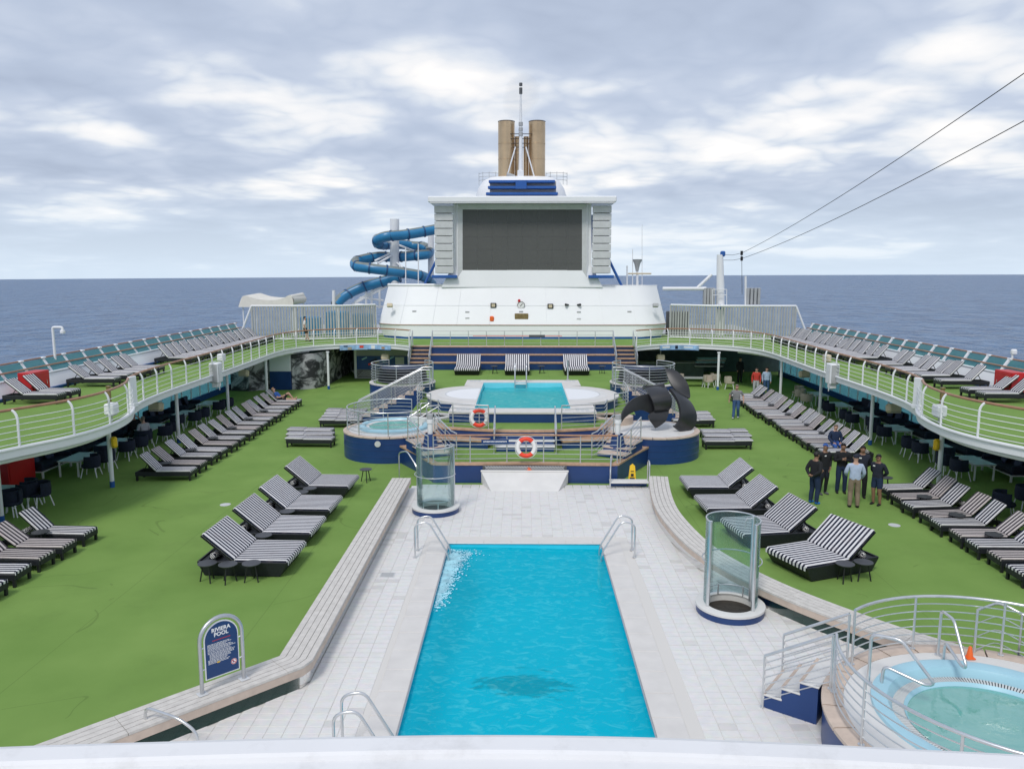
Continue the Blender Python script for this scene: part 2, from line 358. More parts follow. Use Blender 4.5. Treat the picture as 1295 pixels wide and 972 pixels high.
    def slab(s, A, B, th):      # ribbon A-B with thickness downwards along its normal
        A = [Vector(p) for p in A]; B = [Vector(p) for p in B]; n = len(A); nor = []
        for i in range(n):
            t = A[min(i + 1, n - 1)] - A[max(i - 1, 0)]; w = B[i] - A[i]
            if w.length < 1e-4: w = B[max(0, min(n - 1, i + (1 if i == 0 else -1)))] - A[max(0, min(n - 1, i + (1 if i == 0 else -1)))]
            c = t.cross(w); nor.append(c.normalized() if c.length > 1e-9 else Vector((0, 0, 1)))
        A2 = [A[i] - nor[i] * th for i in range(n)]; B2 = [B[i] - nor[i] * th for i in range(n)]
        vs = A + B + A2 + B2; fs = []
        for i in range(n - 1):
            fs += [(i, i + 1, n + i + 1, n + i), (2 * n + i + 1, 2 * n + i, 3 * n + i, 3 * n + i + 1), (i + 1, i, 2 * n + i, 2 * n + i + 1), (n + i, n + i + 1, 3 * n + i + 1, 3 * n + i)]
        fs += [(0, n, 3 * n, 2 * n), (n - 1, 3 * n - 1, 4 * n - 1, 2 * n - 1)]
        return s.add(vs, fs)
    def mesh(s, name, mats, smooth=True, ang=38):
        me = bpy.data.meshes.new(name); me.from_pydata(s.v, [], s.f)
        for m_ in (mats if isinstance(mats, (list, tuple)) else [mats]): me.materials.append(M[m_] if isinstance(m_, str) else m_)
        if any(s.mi): me.polygons.foreach_set('material_index', s.mi)
        if smooth:
            me.polygons.foreach_set('use_smooth', [True] * len(me.polygons)); me.set_sharp_from_angle(angle=R(ang))
        me.update(); return me
    def build(s, name, mats, parent=None, smooth=True, ang=38, **k):
        return link(name, s.mesh(name, mats, smooth, ang), parent, **k)
def link(name, data, parent=None, **k):
    o = bpy.data.objects.new(name, data); COL.objects.link(o)
    if parent is not None: o.parent = parent
    for a, v_ in k.items(): o[a] = v_
    return o
def thing(name, label, cat, loc=(0, 0, 0), rz=0.0, group=None):
    o = link(name, None); o.empty_display_size = .2; o.location = loc; o.rotation_euler = (0, 0, rz); o['label'] = label; o['category'] = cat
    if group: o['group'] = group
    return o
def tag(o, label, cat, group=None):
    o['label'] = label; o['category'] = cat
    if group: o['group'] = group
    return o
def struct(o): o['kind'] = 'structure'; return o
class Tmpl:                                  # a thing with parts whose meshes are shared between its copies
    def __init__(s): s.p = []
    def part(s, name, mb, mats, parent=None, smooth=True): s.p.append((name, mb.mesh(name, mats, smooth), parent)); return len(s.p) - 1
    def put(s, name, label, cat, loc, rz=0.0, group=None, skip=(), swap={}):
        t = thing(name, label, cat, loc, rz, group); made = {}
        for i, (n_, me, pa) in enumerate(s.p):
            if i in skip: continue
            made[i] = link(n_, swap.get(i, me), t if pa is None else made[pa])
        return t
def resample(pts, step=None, n=None):
    pts = [Vector(p) for p in pts]; d = [0.0]
    for a, b in zip(pts, pts[1:]): d.append(d[-1] + (b - a).length)
    n = n or max(1, round(d[-1] / step)); out = []; j = 0
    for i in range(n + 1):
        t = d[-1] * i / n
        while j < len(d) - 2 and d[j + 1] < t: j += 1
        w = (t - d[j]) / max(1e-9, d[j + 1] - d[j]); out.append(pts[j].lerp(pts[j + 1], min(1, max(0, w))))
    return out
def smooth_path(pts, k=6):                   # Catmull-Rom
    pts = [Vector(p) for p in pts]; o = []
    for i in range(len(pts) - 1):
        p0 = pts[max(0, i - 1)]; p1 = pts[i]; p2 = pts[i + 1]; p3 = pts[min(len(pts) - 1, i + 2)]
        for j in range(k):
            t = j / k; o.append(.5 * ((2 * p1) + (p2 - p0) * t + (2 * p0 - 5 * p1 + 4 * p2 - p3) * t * t + (3 * p1 - p0 - 3 * p2 + p3) * t ** 3))
    return o + [pts[-1]]
def fillet(pts, r, k=4):
    pts = [Vector(p) for p in pts]; o = [pts[0]]
    for i in range(1, len(pts) - 1):
        a, b, c = pts[i - 1], pts[i], pts[i + 1]; u_ = (a - b); w_ = (c - b); q = min(r, u_.length * .49, w_.length * .49)
        s0 = b + u_.normalized() * q; s1 = b + w_.normalized() * q
        for j in range(k + 1): t = j / k; o.append(s0 * (1 - t) ** 2 + b * 2 * t * (1 - t) + s1 * t * t)
    return o + [pts[-1]]
def offset2(pts, d):                         # polyline to its left by d, mitred
    o = []; n = len(pts)
    for i in range(n):
        p = Vector(pts[i][:2]); ns = []
        for a, b in ((i - 1, i), (i, i + 1)):
            if a < 0 or b >= n: continue
            t = (Vector(pts[b][:2]) - Vector(pts[a][:2])).normalized(); ns.append(Vector((-t.y, t.x)))
        m_ = ns[0] if len(ns) == 1 else (ns[0] + ns[1]) / (1 + ns[0].dot(ns[1]))
        o.append((p.x + m_.x * d, p.y + m_.y * d))
    return o
def arc(cx, cy, r, a0, a1, z=0.0, n=24, sy=1.0): return [Vector((cx + r * math.cos(a0 + (a1 - a0) * i / n), cy + r * sy * math.sin(a0 + (a1 - a0) * i / n), z)) for i in range(n + 1)]
def railing(label, base, h=1.0, nr=5, step=1.4, pm='steel', rm='steel', hm='steel', pr=.022, rr=.012, hr=.026, name='railing', low=.14, posts=True, group=None, ends=True, flange=True):
    base = [Vector(p) for p in base]; c = base[0]; t = thing(name, label, 'railing', c, 0, group)
    L_ = [p - c for p in base]; up = Vector((0, 0, 1))
    MB().tube([p + up * h for p in L_], hr, 10).build('handrail', hm, t)
    for i in range(nr): MB().tube([p + up * (low + (h - low) * i / nr) for p in L_], rr, 6).build('rail', rm, t)
    if posts:
        me = MB().cyl((0, 0), pr, 0, h - .005, 10)
        if flange: me.cyl((0, 0), pr * 2.2, 0, .02, 12)
        me = me.mesh('post', pm)
        for p in resample(L_, step): link('post', me, t).location = p
    return t
def text_mesh(name, body, size, m, parent, mtx, ext=.002, align='CENTER', shear=0.0, bold=0.0):
    cu = bpy.data.curves.new(name, 'FONT'); cu.body = body; cu.size = size; cu.align_x = align; cu.align_y = 'CENTER'; cu.extrude = ext; cu.shear = shear; cu.offset = bold; cu.resolution_u = 3
    o = bpy.data.objects.new(name, cu); COL.objects.link(o); bpy.context.view_layer.update()
    me = bpy.data.meshes.new_from_object(o.evaluated_get(bpy.context.evaluated_depsgraph_get())); bpy.data.objects.remove(o)
    me.materials.clear(); me.materials.append(M[m]); q = link(name, me, parent); q.matrix_local = mtx; return q
# ================================================================= SETTING
# sea: a disc that ends at the horizon distance, heeled a little against the ship
def sea():
    m = mat('sea', (.055, .125, .245), .30, spec=.5); n = m.node_tree.nodes; l = m.node_tree.links; b = bsdf(m)
    ge = n.new('ShaderNodeNewGeometry')
    mp = n.new('ShaderNodeMapping'); mp.inputs['Scale'].default_value = (1.0, .62, 1); mp.inputs['Rotation'].default_value = (0, 0, .35); l.new(ge.outputs['Position'], mp.inputs[0])
    hs_ = []
    for sc_, de, st in ((.022, 4, 1.6), (.11, 6, .9), (.6, 4, .18)):
        no = n.new('ShaderNodeTexNoise'); no.inputs['Scale'].default_value = sc_; no.inputs['Detail'].default_value = de; no.inputs['Distortion'].default_value = .4
        l.new(mp.outputs[0], no.inputs['Vector']); q = n.new('ShaderNodeMath'); q.operation = 'MULTIPLY'; q.inputs[1].default_value = st; l.new(no.outputs['Fac'], q.inputs[0]); hs_.append(q.outputs[0])
    a = n.new('ShaderNodeMath'); a.operation = 'ADD'; l.new(hs_[0], a.inputs[0]); l.new(hs_[1], a.inputs[1])
    a2 = n.new('ShaderNodeMath'); a2.operation = 'ADD'; l.new(a.outputs[0], a2.inputs[0]); l.new(hs_[2], a2.inputs[1])
    bp = n.new('ShaderNodeBump'); bp.inputs['Strength'].default_value = 1.0; bp.inputs['Distance'].default_value = 14.0; l.new(a2.outputs[0], bp.inputs['Height']); l.new(bp.outputs[0], b.inputs['Normal'])
    b.inputs['Roughness'].default_value = .30; b.inputs['Specular IOR Level'].default_value = .5
    cn = n.new('ShaderNodeTexNoise'); cn.inputs['Scale'].default_value = .075; cn.inputs['Detail'].default_value = 7; cn.inputs['Roughness'].default_value = .62; cn.inputs['Distortion'].default_value = .6
    mp2 = n.new('ShaderNodeMapping'); mp2.inputs['Scale'].default_value = (.8, .45, 1); mp2.inputs['Rotation'].default_value = (0, 0, .2); l.new(ge.outputs['Position'], mp2.inputs[0]); l.new(mp2.outputs[0], cn.inputs['Vector'])
    mr = n.new('ShaderNodeMapRange'); mr.inputs['From Min'].default_value = .38; mr.inputs['From Max'].default_value = .64; l.new(cn.outputs['Fac'], mr.inputs['Value'])
    mc = n.new('ShaderNodeMix'); mc.data_type = 'RGBA'; mc.inputs['A'].default_value = (.032, .098, .225, 1); mc.inputs['B'].default_value = (.085, .190, .360, 1); l.new(mr.outputs[0], mc.inputs['Factor']); l.new(mc.outputs['Result'], b.inputs['Base Color'])  # light wave crests and dark troughs painted into the sea colour
    vs = [(0, 0, 0)]; fs = []; rad = [60, 200, 600, 1500, 3500, 8000]; n_ = 96
    for r in rad: vs += [(r * math.cos(2 * PI * i / n_), r * math.sin(2 * PI * i / n_), 0) for i in range(n_)]
    fs += [(0, 1 + i, 1 + (i + 1) % n_) for i in range(n_)]
    for k in range(len(rad) - 1):
        o = 1 + k * n_
        fs += [(o + i, o + n_ + i, o + n_ + (i + 1) % n_, o + (i + 1) % n_) for i in range(n_)]
    o = MB().add(vs, fs).build('sea', 'sea'); o.location = (0, 0, -33); o.rotation_euler = (0, -R(.27), 0); return struct(o)
sea()

POOL = (-2.06, 2.20, 10.2, 21.2)              # x0 x1 y0 y1
RB_IN = [p.to_2d() for p in smooth_path([(4.42, 27.0, 0), (4.12, 24.6, 0), (4.03, 22.5, 0), (4.30, 19.9, 0), (4.85, 18.2, 0), (5.55, 16.8, 0), (6.42, 15.55, 0), (7.3, 14.5, 0), (8.0, 13.85, 0)], 4)]
LB_IN = [(-3.85, 26.6), (-3.85, 13.5), (-5.5, 11.85), (-8.0, 9.35)]
BW = .66
rb_mid = offset2(RB_IN, .3); lb_mid = offset2(LB_IN, -.3)
turf_poly = [(-19.5, 3)] + [(-8.3, 3)] + lb_mid[::-1] + [(-3.9, 27.0), (4.4, 27.0)] + [tuple(p) for p in rb_mid] + [(9.0, 12.5), (9.0, 3), (19.5, 3), (19.5, 60), (-19.5, 60)]
lower = struct(MB().sheet(turf_poly, 0.0).build('turf_deck', 'turf'))
# steel deck under everything
x0, x1, y0, y1 = POOL
g = MB()
for q in ((-19.5, x0, 3, 60), (x1, 19.5, 3, 60), (x0, x1, 3, y0), (x0, x1, y1, 60)): g.sheet([(q[0], q[2]), (q[1], q[2]), (q[1], q[3]), (q[0], q[3])], -.006)
pave = struct(g.build('pool_pavement', 'grout'))
inner_poly = [tuple(p) for p in lb_mid] + [(-8.3, 3), (9.0, 3), (9.0, 12.5)] + [tuple(p) for p in rb_mid[::-1]] + [(4.4, 27.45), (-3.9, 27.45)]
def inside(p, poly):
    c = False; n = len(poly)
    for i in range(n):
        a, b = poly[i], poly[(i + 1) % n]
        if (a[1] > p[1]) != (b[1] > p[1]) and p[0] < (b[0] - a[0]) * (p[1] - a[1]) / (b[1] - a[1]) + a[0]: c = not c
    return c
CP = .54                                      # coping band
cells = []
for i in range(-30, 32):
    for j in range(46, 138):
        cx_, cy_ = -.02 + (i + .5) * TSX, (j + .5) * TSY
        if not all(inside((cx_ + a * TSX * .5, cy_ + b * TSY * .5), inner_poly) for a in (-1, 1) for b in (-1, 1)): continue
        if x0 - CP - .1 < cx_ < x1 + CP + .1 and y0 - CP < cy_ < y1 + CP + .04: continue
        cells.append((cx_, cy_))
vis = sorted([c for c in cells if c[1] > 11.75], key=lambda c: c[1])
single = set(vis[:300])
tm = MB().box((0, 0, 0), (TSX - .012, TSY - .012, .02), b=.003).mesh('tile', 'deck_tile', smooth=False)
for c in vis[:300]:
    o = link('tile', tm, pave); o.location = (c[0], c[1], -.006 + random.uniform(-.0012, .0012))
g = MB()
for c in cells:
    if c in single: continue
    hx, hy = TSX / 2 - .006, TSY / 2 - .006; z = .004 + random.uniform(-.0012, .0012)
    g.add([(c[0] - hx, c[1] - hy, z), (c[0] + hx, c[1] - hy, z), (c[0] + hx, c[1] + hy, z), (c[0] - hx, c[1] + hy, z),
           (c[0] - hx, c[1] - hy, -.006), (c[0] + hx, c[1] - hy, -.006), (c[0] + hx, c[1] + hy, -.006), (c[0] - hx, c[1] + hy, -.006)], [(0, 1, 2, 3), (0, 4, 5, 1), (1, 5, 6, 2), (2, 6, 7, 3), (3, 7, 4, 0)])
g.build('tile', 'deck_tile', pave, smooth=False, kind='stuff')

# upper deck (balcony) both sides + aft bridge; edge traced where it meets the opening
EDGE = [(7.35, 51.0), (8.4, 52.0), (10.3, 52.9), (12.6, 52.0), (14.2, 50.3), (14.85, 47.6), (14.75, 43.0), (14.55, 36.5), (14.5, 32.2), (14.3, 29.4), (13.95, 27.8)]
EDGE2 = [(13.95, 27.8), (13.45, 26.6), (13.15, 25.2), (13.1, 23.8), (13.4, 22.4), (14.0, 21.0), (14.7, 19.0), (15.1, 16.0), (15.2, 6.0)]
E1 = [p.to_2d() for p in smooth_path([(*p, 0) for p in EDGE], 5)]
E2 = [p.to_2d() for p in smooth_path([(*p, 0) for p in EDGE2], 5)]
UZ = 2.70; OUTX = 19.5
def mir(pts, s): return [(p[0] * s, p[1]) for p in pts]
for s in (1, -1):
    e_ = E1 + E2[1:]
    poly = mir(list(e_) + [(OUTX, 6.0), (OUTX, 62), (7.35, 62)], s)
    slab = struct(MB().prism(poly, UZ - .25, UZ - .004).build('upper_deck', 'white_paint'))
    ins = offset2([(p[0], p[1]) for p in e_], -.16) if False else [(p[0] + 0, p[1]) for p in e_]
    o1 = offset2(E1, .14); o2 = offset2(E2, .14)
    # choose the inset that goes away from the opening
    tp = mir(list(o1[:-1]) + list(o2[1:]) + [(OUTX, 6.0), (OUTX, 62), (7.35, 62)], s)
    t_ = struct(MB().sheet(tp, UZ).build('upper_turf', 'turf'))
    k = MB(); k.tube([(p[0] * s, p[1], UZ + .0) for p in E1], .055, 8); k.build('deck_edge', 'white_paint', slab)
    k = MB(); k.tube([(p[0] * s, p[1], UZ + .0) for p in E2], .055, 8); k.build('deck_edge', 'white_paint', slab)
    k = MB(); k.tube([(p[0] * s, p[1], UZ - .36) for p in offset2(E1, .45)[18:]], .05, 8); k.build('beam', 'white_paint', slab)
    k = MB(); k.tube([(p[0] * s, p[1], UZ - .40) for p in offset2(E2, .42)], .06, 8); k.build('beam', 'white_paint', slab)
    k = MB(); k.tube([(p[0] * s, p[1], UZ - .34) for p in offset2(E2, .9)], .04, 8); k.build('pipe', 'grey_paint', slab)
# centre piece of the upper deck between the two sides (behind the tiers)
c_ = struct(MB().prism([(-7.34, 52.0), (7.34, 52.0), (7.34, 62), (-7.34, 62)], UZ - .40, UZ - .004).build('upper_deck', 'white_paint'))
struct(MB().sheet([(-7.34, 52.14), (7.34, 52.14), (7.34, 62), (-7.34, 62)], UZ + .001).build('upper_turf', 'turf'))
# ship's hull sides down to the sea
hull = MB(); hull.prism([(-19.7, 2), (19.7, 2), (19.9, 62), (17, 85), (-17, 85), (-19.9, 62)], -34, -.02, top=False, bot=False)
hull.box((0, 31, -2.4), (39.0, 58, .1))
struct(hull.build('hull', 'white_wall'))

# ---------------------------------------------------------------- rails of the upper deck
def deck_rail(edge, s, label, post_top_in=.10, step=1.45):
    b = [Vector((p[0] * s, p[1], UZ + .01)) for p in edge]; c = b[0]
    t = thing('balcony_railing', label, 'railing', c)
    inn = offset2(edge, .12); bi = [Vector((p[0] * s, p[1], UZ + 1.06)) - c for p in inn]; L_ = [p - c for p in b]
    MB().tube(bi, .042, 10).build('handrail', 'teak_rail', t)
    for i in range(5):
        w = (i + .6) / 5.6
        pts = [L_[k] + Vector((0, 0, .12 + .17 * i)) for k in range(len(L_))]
        MB().tube(pts, .012, 6).build('rail', 'white_paint', t)
    rb = resample(L_, step); rt = resample(bi, n=len(rb) - 1)
    for p, q in zip(rb, rt):
        mid = Vector((p.x, p.y, p.z + .82)); m = MB(); m.tube(smooth_path([p, p + Vector((0, 0, .45)), mid, p.lerp(q, .45) + Vector((0, 0, .51)), q], 3), [.036] * 13, 8)
        m.build('post', 'white_paint', t)
    return t
RAIL1 = [p for p in E1 if p[1] > 0]
for s, a in ((1, 'above the sculpture side'), (-1, 'above the mural wall side')):
    deck_rail(E1, s, f'long white balcony railing with wooden handrail {a}')
    deck_rail(E2, s, f'white curved balcony railing bulging out over the deck {a}', step=1.75)
    # heavy kink post
    m = MB(); m.box((0, 0, .56), (.10, .32, 1.12), b=.02); m.box((0, 0, .08), (.13, .36, .16), b=.02)
    o = m.build('kink_post', 'white_paint'); o.location = (13.95 * s, 27.8, UZ); o.rotation_euler = (0, 0, s * .35)
    tag(o, f'thick white post where two balcony railings meet {a}', 'post')

# ---------------------------------------------------------------- outer windscreen with teal panes on the upper deck
for s, a in ((1, 'on the sculpture side'), (-1, 'on the mural wall side')):
    t = thing('windscreen', f'white bulwark with leaning teal glass windscreen {a} of the ship', 'windscreen', (19.5 * s, 30, UZ))
    def X(x, y, z): return ((x - 19.5) * s, y - 30, z - UZ)
    Y0, Y1 = 12.0, 56.0
    m = MB(); m.slab([X(19.48, Y0, UZ), X(19.48, Y1, UZ)][::s], [X(19.85, Y0, 3.30), X(19.85, Y1, 3.30)][::s], -.05); m.build('bulwark', 'white_paint', t)
    m = MB(); m.box(X(19.92, (Y0 + Y1) / 2, 3.335), (.20, Y1 - Y0, .07), b=.02); m.build('sill', 'white_paint', t)
    m = MB(); m.box(X(19.40, (Y0 + Y1) / 2, UZ + .06), (.10, Y1 - Y0, .12), b=.01); m.build('kerb', 'sill_blue', t)
    m = MB(); m.tube([X(20.33, Y0, 3.92), X(20.33, Y1, 3.92)], .035, 8); m.build('top_rail', 'teak_rail', t)
    m = MB(); m.tube([X(20.02, Y0, 3.62), X(20.02, Y1, 3.62)], .036, 8); m.build('handrail', 'teak_rail', t)
    n = int((Y1 - Y0) / 1.5)
    pm = MB(); pm.slab([(0, -.07, 0), (0, .07, 0)], [(s * .36, -.07, .54), (s * .36, .07, .54)], .06); pm.box((s * .36, 0, .55), (.16, .24, .08), b=.02); pm = pm.mesh('post', 'white_paint')
    gm = MB(); gm.slab([(0, -.66, .0), (0, .66, .0)], [(s * .33, -.66, .50), (s * .33, .66, .50)], .012); gm = gm.mesh('pane', 'teal_glass')
    for i in range(n + 1):
        y = Y0 + 1.5 * i
        link('post', pm, t).location = X(19.93, y, 3.37)
        if i < n: link('pane', gm, t).location = X(19.96, y + .75, 3.38)

# ---------------------------------------------------------------- pillars under the balcony
pil = Tmpl()
pil.part('shaft', MB().cyl((0, 0), .075, .0, UZ - .25, 14), 'white_paint'); pil.part('foot', MB().cyl((0, 0), .082, .0, .22, 14), 'bright_blue'); pil.part('cap', MB().cyl((0, 0), .11, UZ - .33, UZ - .255, 14), 'white_paint')
PILL = [(15.75, 22.9), (14.45, 26.9), (15.25, 34.2), (15.4, 40.6), (15.1, 46.0), (12.55, 50.5)]
for s in (1, -1):
    for i, (x, y) in enumerate(PILL):
        nm = 'on the sculpture side' if s > 0 else 'on the mural wall side'
        w = ['at the near bulge of the balcony', 'with a yellow box, near the balcony kink', 'behind the lounger row, after the yellow box pillar', 'behind the middle of the lounger row', 'behind the far end of the lounger row', 'standing alone under the poster banner'][i]
        pil.put('pillar', f'white pillar with blue foot {w}, {nm}', 'pillar', (x * s, y, 0), 0, 'pillars carrying the balcony')
    m = MB(); m.box((0, 0, 0), (.20, .16, .40), b=.05); m.box((0, -.02, 0), (.14, .2, .28), b=.04); o = m.build('yellow_box', 'yellow'); o.location = (14.45 * s + .20 * (1 if s < 0 else -1), 26.85, 1.62)
    tag(o, f'yellow box fixed to pillar {"on the sculpture side" if s > 0 else "on the mural wall side"}', 'box')

# ---------------------------------------------------------------- side walls of the covered decks: glazed
for s, a in ((1, 'on the sculpture side'), (-1, 'on the mural wall side')):
    t = thing('glass_wall', f'turquoise window wall behind the lounge seats {a}', 'glass wall', (18.9 * s, 30, 0))
    y0_, y1_ = 8.0, 58.0
    m = MB(); m.box((0, (y0_ + y1_) / 2 - 30, .17), (.16, y1_ - y0_, .34), b=.01); m.build('plinth', 'sill_blue', t)
    m = MB(); m.box((0, (y0_ + y1_) / 2 - 30, 2.26), (.16, y1_ - y0_, .36)); m.build('header', 'white_paint', t)
    mu = MB().box((0, 0, 1.21), (.10, .07, 1.74)).mesh('mullion', 'white_paint'); pa = MB().box((0, 0, 1.21), (.012, 1.17, 1.736)).mesh('pane', 'win_glass')
    n = int((y1_ - y0_) / 1.25)
    for i in range(n + 1):
        link('mullion', mu, t).location = (0, y0_ - 30 + i * 1.25, 0)
        if i < n: link('pane', pa, t).location = (0, y0_ - 30 + (i + .5) * 1.25, 0)
# wall closing the covered deck aft
w = MB()
w.box((0, 60.0, 1.22), (39, .2, 2.43)); struct(w.build('aft_wall', 'bar_green'))
# ================================================================= MAIN POOL
x0, x1, y0, y1 = POOL; DEP = 1.55; WZ = -.10
m = mat('basin', (.02, .60, .76), .5, col2=(.04, .66, .82), vs=1.3)
pool = thing('swimming_pool', 'large bright blue swimming pool set in the white tiled deck', 'swimming pool', (0, 16, 0))
g = MB()
g.add([(x0, y0 - 16, -DEP), (x1, y0 - 16, -DEP), (x1, y1 - 16, -DEP), (x0, y1 - 16, -DEP)], [(0, 1, 2, 3)])
for a, b in (((x0, y0), (x0, y1)), ((x0, y1), (x1, y1)), ((x1, y1), (x1, y0)), ((x1, y0), (x0, y0))):
    g.add([(a[0], a[1] - 16, -DEP), (b[0], b[1] - 16, -DEP), (b[0], b[1] - 16, .0), (a[0], a[1] - 16, .0)], [(0, 1, 2, 3)])
g.build('basin', 'basin', pool, smooth=False)
# rim edge profile (dark steel line round the water)
rim = MB(); rim.tube([(x0 + .015, y0 - 16, .008), (x0 + .015, y1 - 16.015, .008), (x1 - .015, y1 - 16.015, .008), (x1 - .015, y0 - 16, .008)], .016, 6); rim.build('rim', 'steel_dull', pool)
# coping slabs
def slab_run(n_, a, b, wdt, along_y):
    st = (b - a) / n_
    return [(a + st * (i + .5), st) for i in range(n_)]
for sx, xe in ((-1, x0), (1, x1)):
    for yc, st in slab_run(14, y0, y1, CP, True):
        MB().box((xe + sx * CP / 2, yc - 16, -.002 + random.uniform(-.001, .001)), (CP - .01, st - .012, .024), b=.006).build('coping_slab', 'coping', pool, smooth=False)
for xc, st in slab_run(7, x0 - CP, x1 + CP, CP, False):
    MB().box((xc, y1 + .14 - 16, -.002), (st - .012, .27, .024), b=.006).build('coping_slab', 'coping', pool, smooth=False)
# water with a shallow swell
nx, ny = 44, 110; g = MB(); vs = []
rnd = random.Random(3); wv = [(rnd.uniform(-1, 1) * 2.2, rnd.uniform(-1, 1) * 2.2, rnd.uniform(0, 6), rnd.uniform(.002, .006)) for _ in range(14)]
for j in range(ny + 1):
    for i in range(nx + 1):
        x = x0 + (x1 - x0) * i / nx; y = y0 + (y1 - y0) * j / ny
        vs.append((x, y - 16, WZ + sum(a * math.sin(kx * x + ky * y + p) for kx, ky, p, a in wv) * 1.3))
fs = [(j * (nx + 1) + i, j * (nx + 1) + i + 1, (j + 1) * (nx + 1) + i + 1, (j + 1) * (nx + 1) + i) for j in range(ny) for i in range(nx)]
water = g.add(vs, fs).build('water', 'pool_water', pool, ang=180)
# foam from the overflow at one corner, floating on the water: ragged patch of small flakes
mat('foam', (.40, .72, .84), .6, var=.25, vs=4)
g = MB(); rnd = random.Random(5)
for k in range(3200):
    y = rnd.triangular(16.9, 21.0, 20.4); x = x0 + .04 + abs(rnd.gauss(0, .11 + .13 * max(0, y - 17.5) / 3)); r = rnd.uniform(.006, .03)
    if y > 20.5: x = x0 + .05 + abs(rnd.gauss(0, .35))
    n_ = 6; ph = rnd.random() * 6
    g.add([(x + r * math.cos(ph + i * PI / 3) * rnd.uniform(.6, 1.2), y - 16 + r * 1.5 * math.sin(ph + i * PI / 3) * rnd.uniform(.6, 1.2), WZ + .02 + k * .000004) for i in range(n_)], [tuple(range(n_))])
g.build('foam', 'foam', pool, kind='stuff')
# mosaic emblem on the pool floor: dark blue chips in a wavering band
mat('mosaic_blue', (.0, .012, .12), .5, var=.2, vs=6)
g = MB(); rnd = random.Random(9); MOY = PZ(650, 866, -DEP).y
for k in range(190):
    a = max(-1, min(1, rnd.gauss(0, .45))); cx_ = .02 + a * 1.0; cy_ = MOY + rnd.gauss(0, .25) * (1 - .4 * abs(a)); ln = rnd.uniform(.15, .5); ph = rnd.random() * 6; fq = rnd.uniform(8, 16); am = rnd.uniform(.03, .09); wd = rnd.uniform(.012, .04); z = -DEP + .004 + k * .00003
    P_ = [Vector((cx_ + (i / 12 - .5) * ln + .04 * math.sin(ph + i), cy_ - 16 + am * math.sin(ph + fq * (i / 12 - .5) * ln), z)) for i in range(13)]
    w_ = [wd * math.sin(PI * (i + .4) / 12.8) for i in range(13)]
    g.strip([p + Vector((0, -q, 0)) for p, q in zip(P_, w_)], [p + Vector((0, q, 0)) for p, q in zip(P_, w_)])
g.build('mosaic', 'mosaic_blue', pool, kind='stuff')

# pool ladders: two bent tubes each, steps under water
def ladder(label, xe, sx, yc):
    t = thing('pool_ladder', label, 'ladder', (xe, yc, 0))
    for dy in (-.27, .27):
        p = fillet([(sx * .78, dy, .0), (sx * .78, dy, .92), (sx * .42, dy, 1.0), (-sx * .10, dy, .10), (-sx * .12, dy, -1.0)], .16, 5)
        MB().tube(p, .024, 10).build('handrail', 'steel', t); MB().cyl((sx * .78, dy), .055, 0.006, .03, 12).build('flange', 'steel', t)
    for k in range(3): MB().box((-sx * .10, 0, -.25 - .3 * k), (.12, .5, .03), b=.01).build('tread', 'stone_white', t)
ladder('stainless pool ladder at the foamy far corner of the large pool', x0, -1, 20.35)
ladder('stainless pool ladder opposite the foamy corner of the large pool', x1, 1, 20.45)
ladder('stainless pool ladder at the near end of the large pool', x0, -1, 11.3)
# small handrail beside bench end
t = thing('hand_rail', 'bent steel hand rail standing near the sign bench', 'hand rail', (-5.05, 11.35, 0))
MB().tube(fillet([(-.95, .30, .0), (-.95, .30, .66), (-.3, .05, .62), (0, 0, .42), (0, 0, 0)], .15, 5), .024, 10).build('tube', 'steel', t); MB().cyl((0, 0), .05, .005, .025, 12).build('flange', 'steel', t)
# deck drains
for (px, py, lb) in ((490, 727, 'grey drain grate in the white tiles beside the pool'), ):
    c = PZ(px, py); t = thing('drain', lb, 'drain', (c.x, c.y, .004)); MB().box((0, 0, .004), (.36, .30, .008), b=.002).build('frame', 'light_grey', t)
    for k in range(6): MB().box((0, -.115 + .046 * k, .0095), (.31, .022, .006)).build('slat', 'grey_paint', t)
for (px, py, lb) in ((285, 638, 'round pale deck cover in the turf near the double loungers'), (1131, 664, 'grey square deck cover in the turf near the crew group')):
    c = PZ(px, py); o = MB().cyl((0, 0), .17, .001, .012, 20).build('deck_cover', 'light_grey'); o.location = (c.x, c.y, 0); tag(o, lb, 'deck cover')

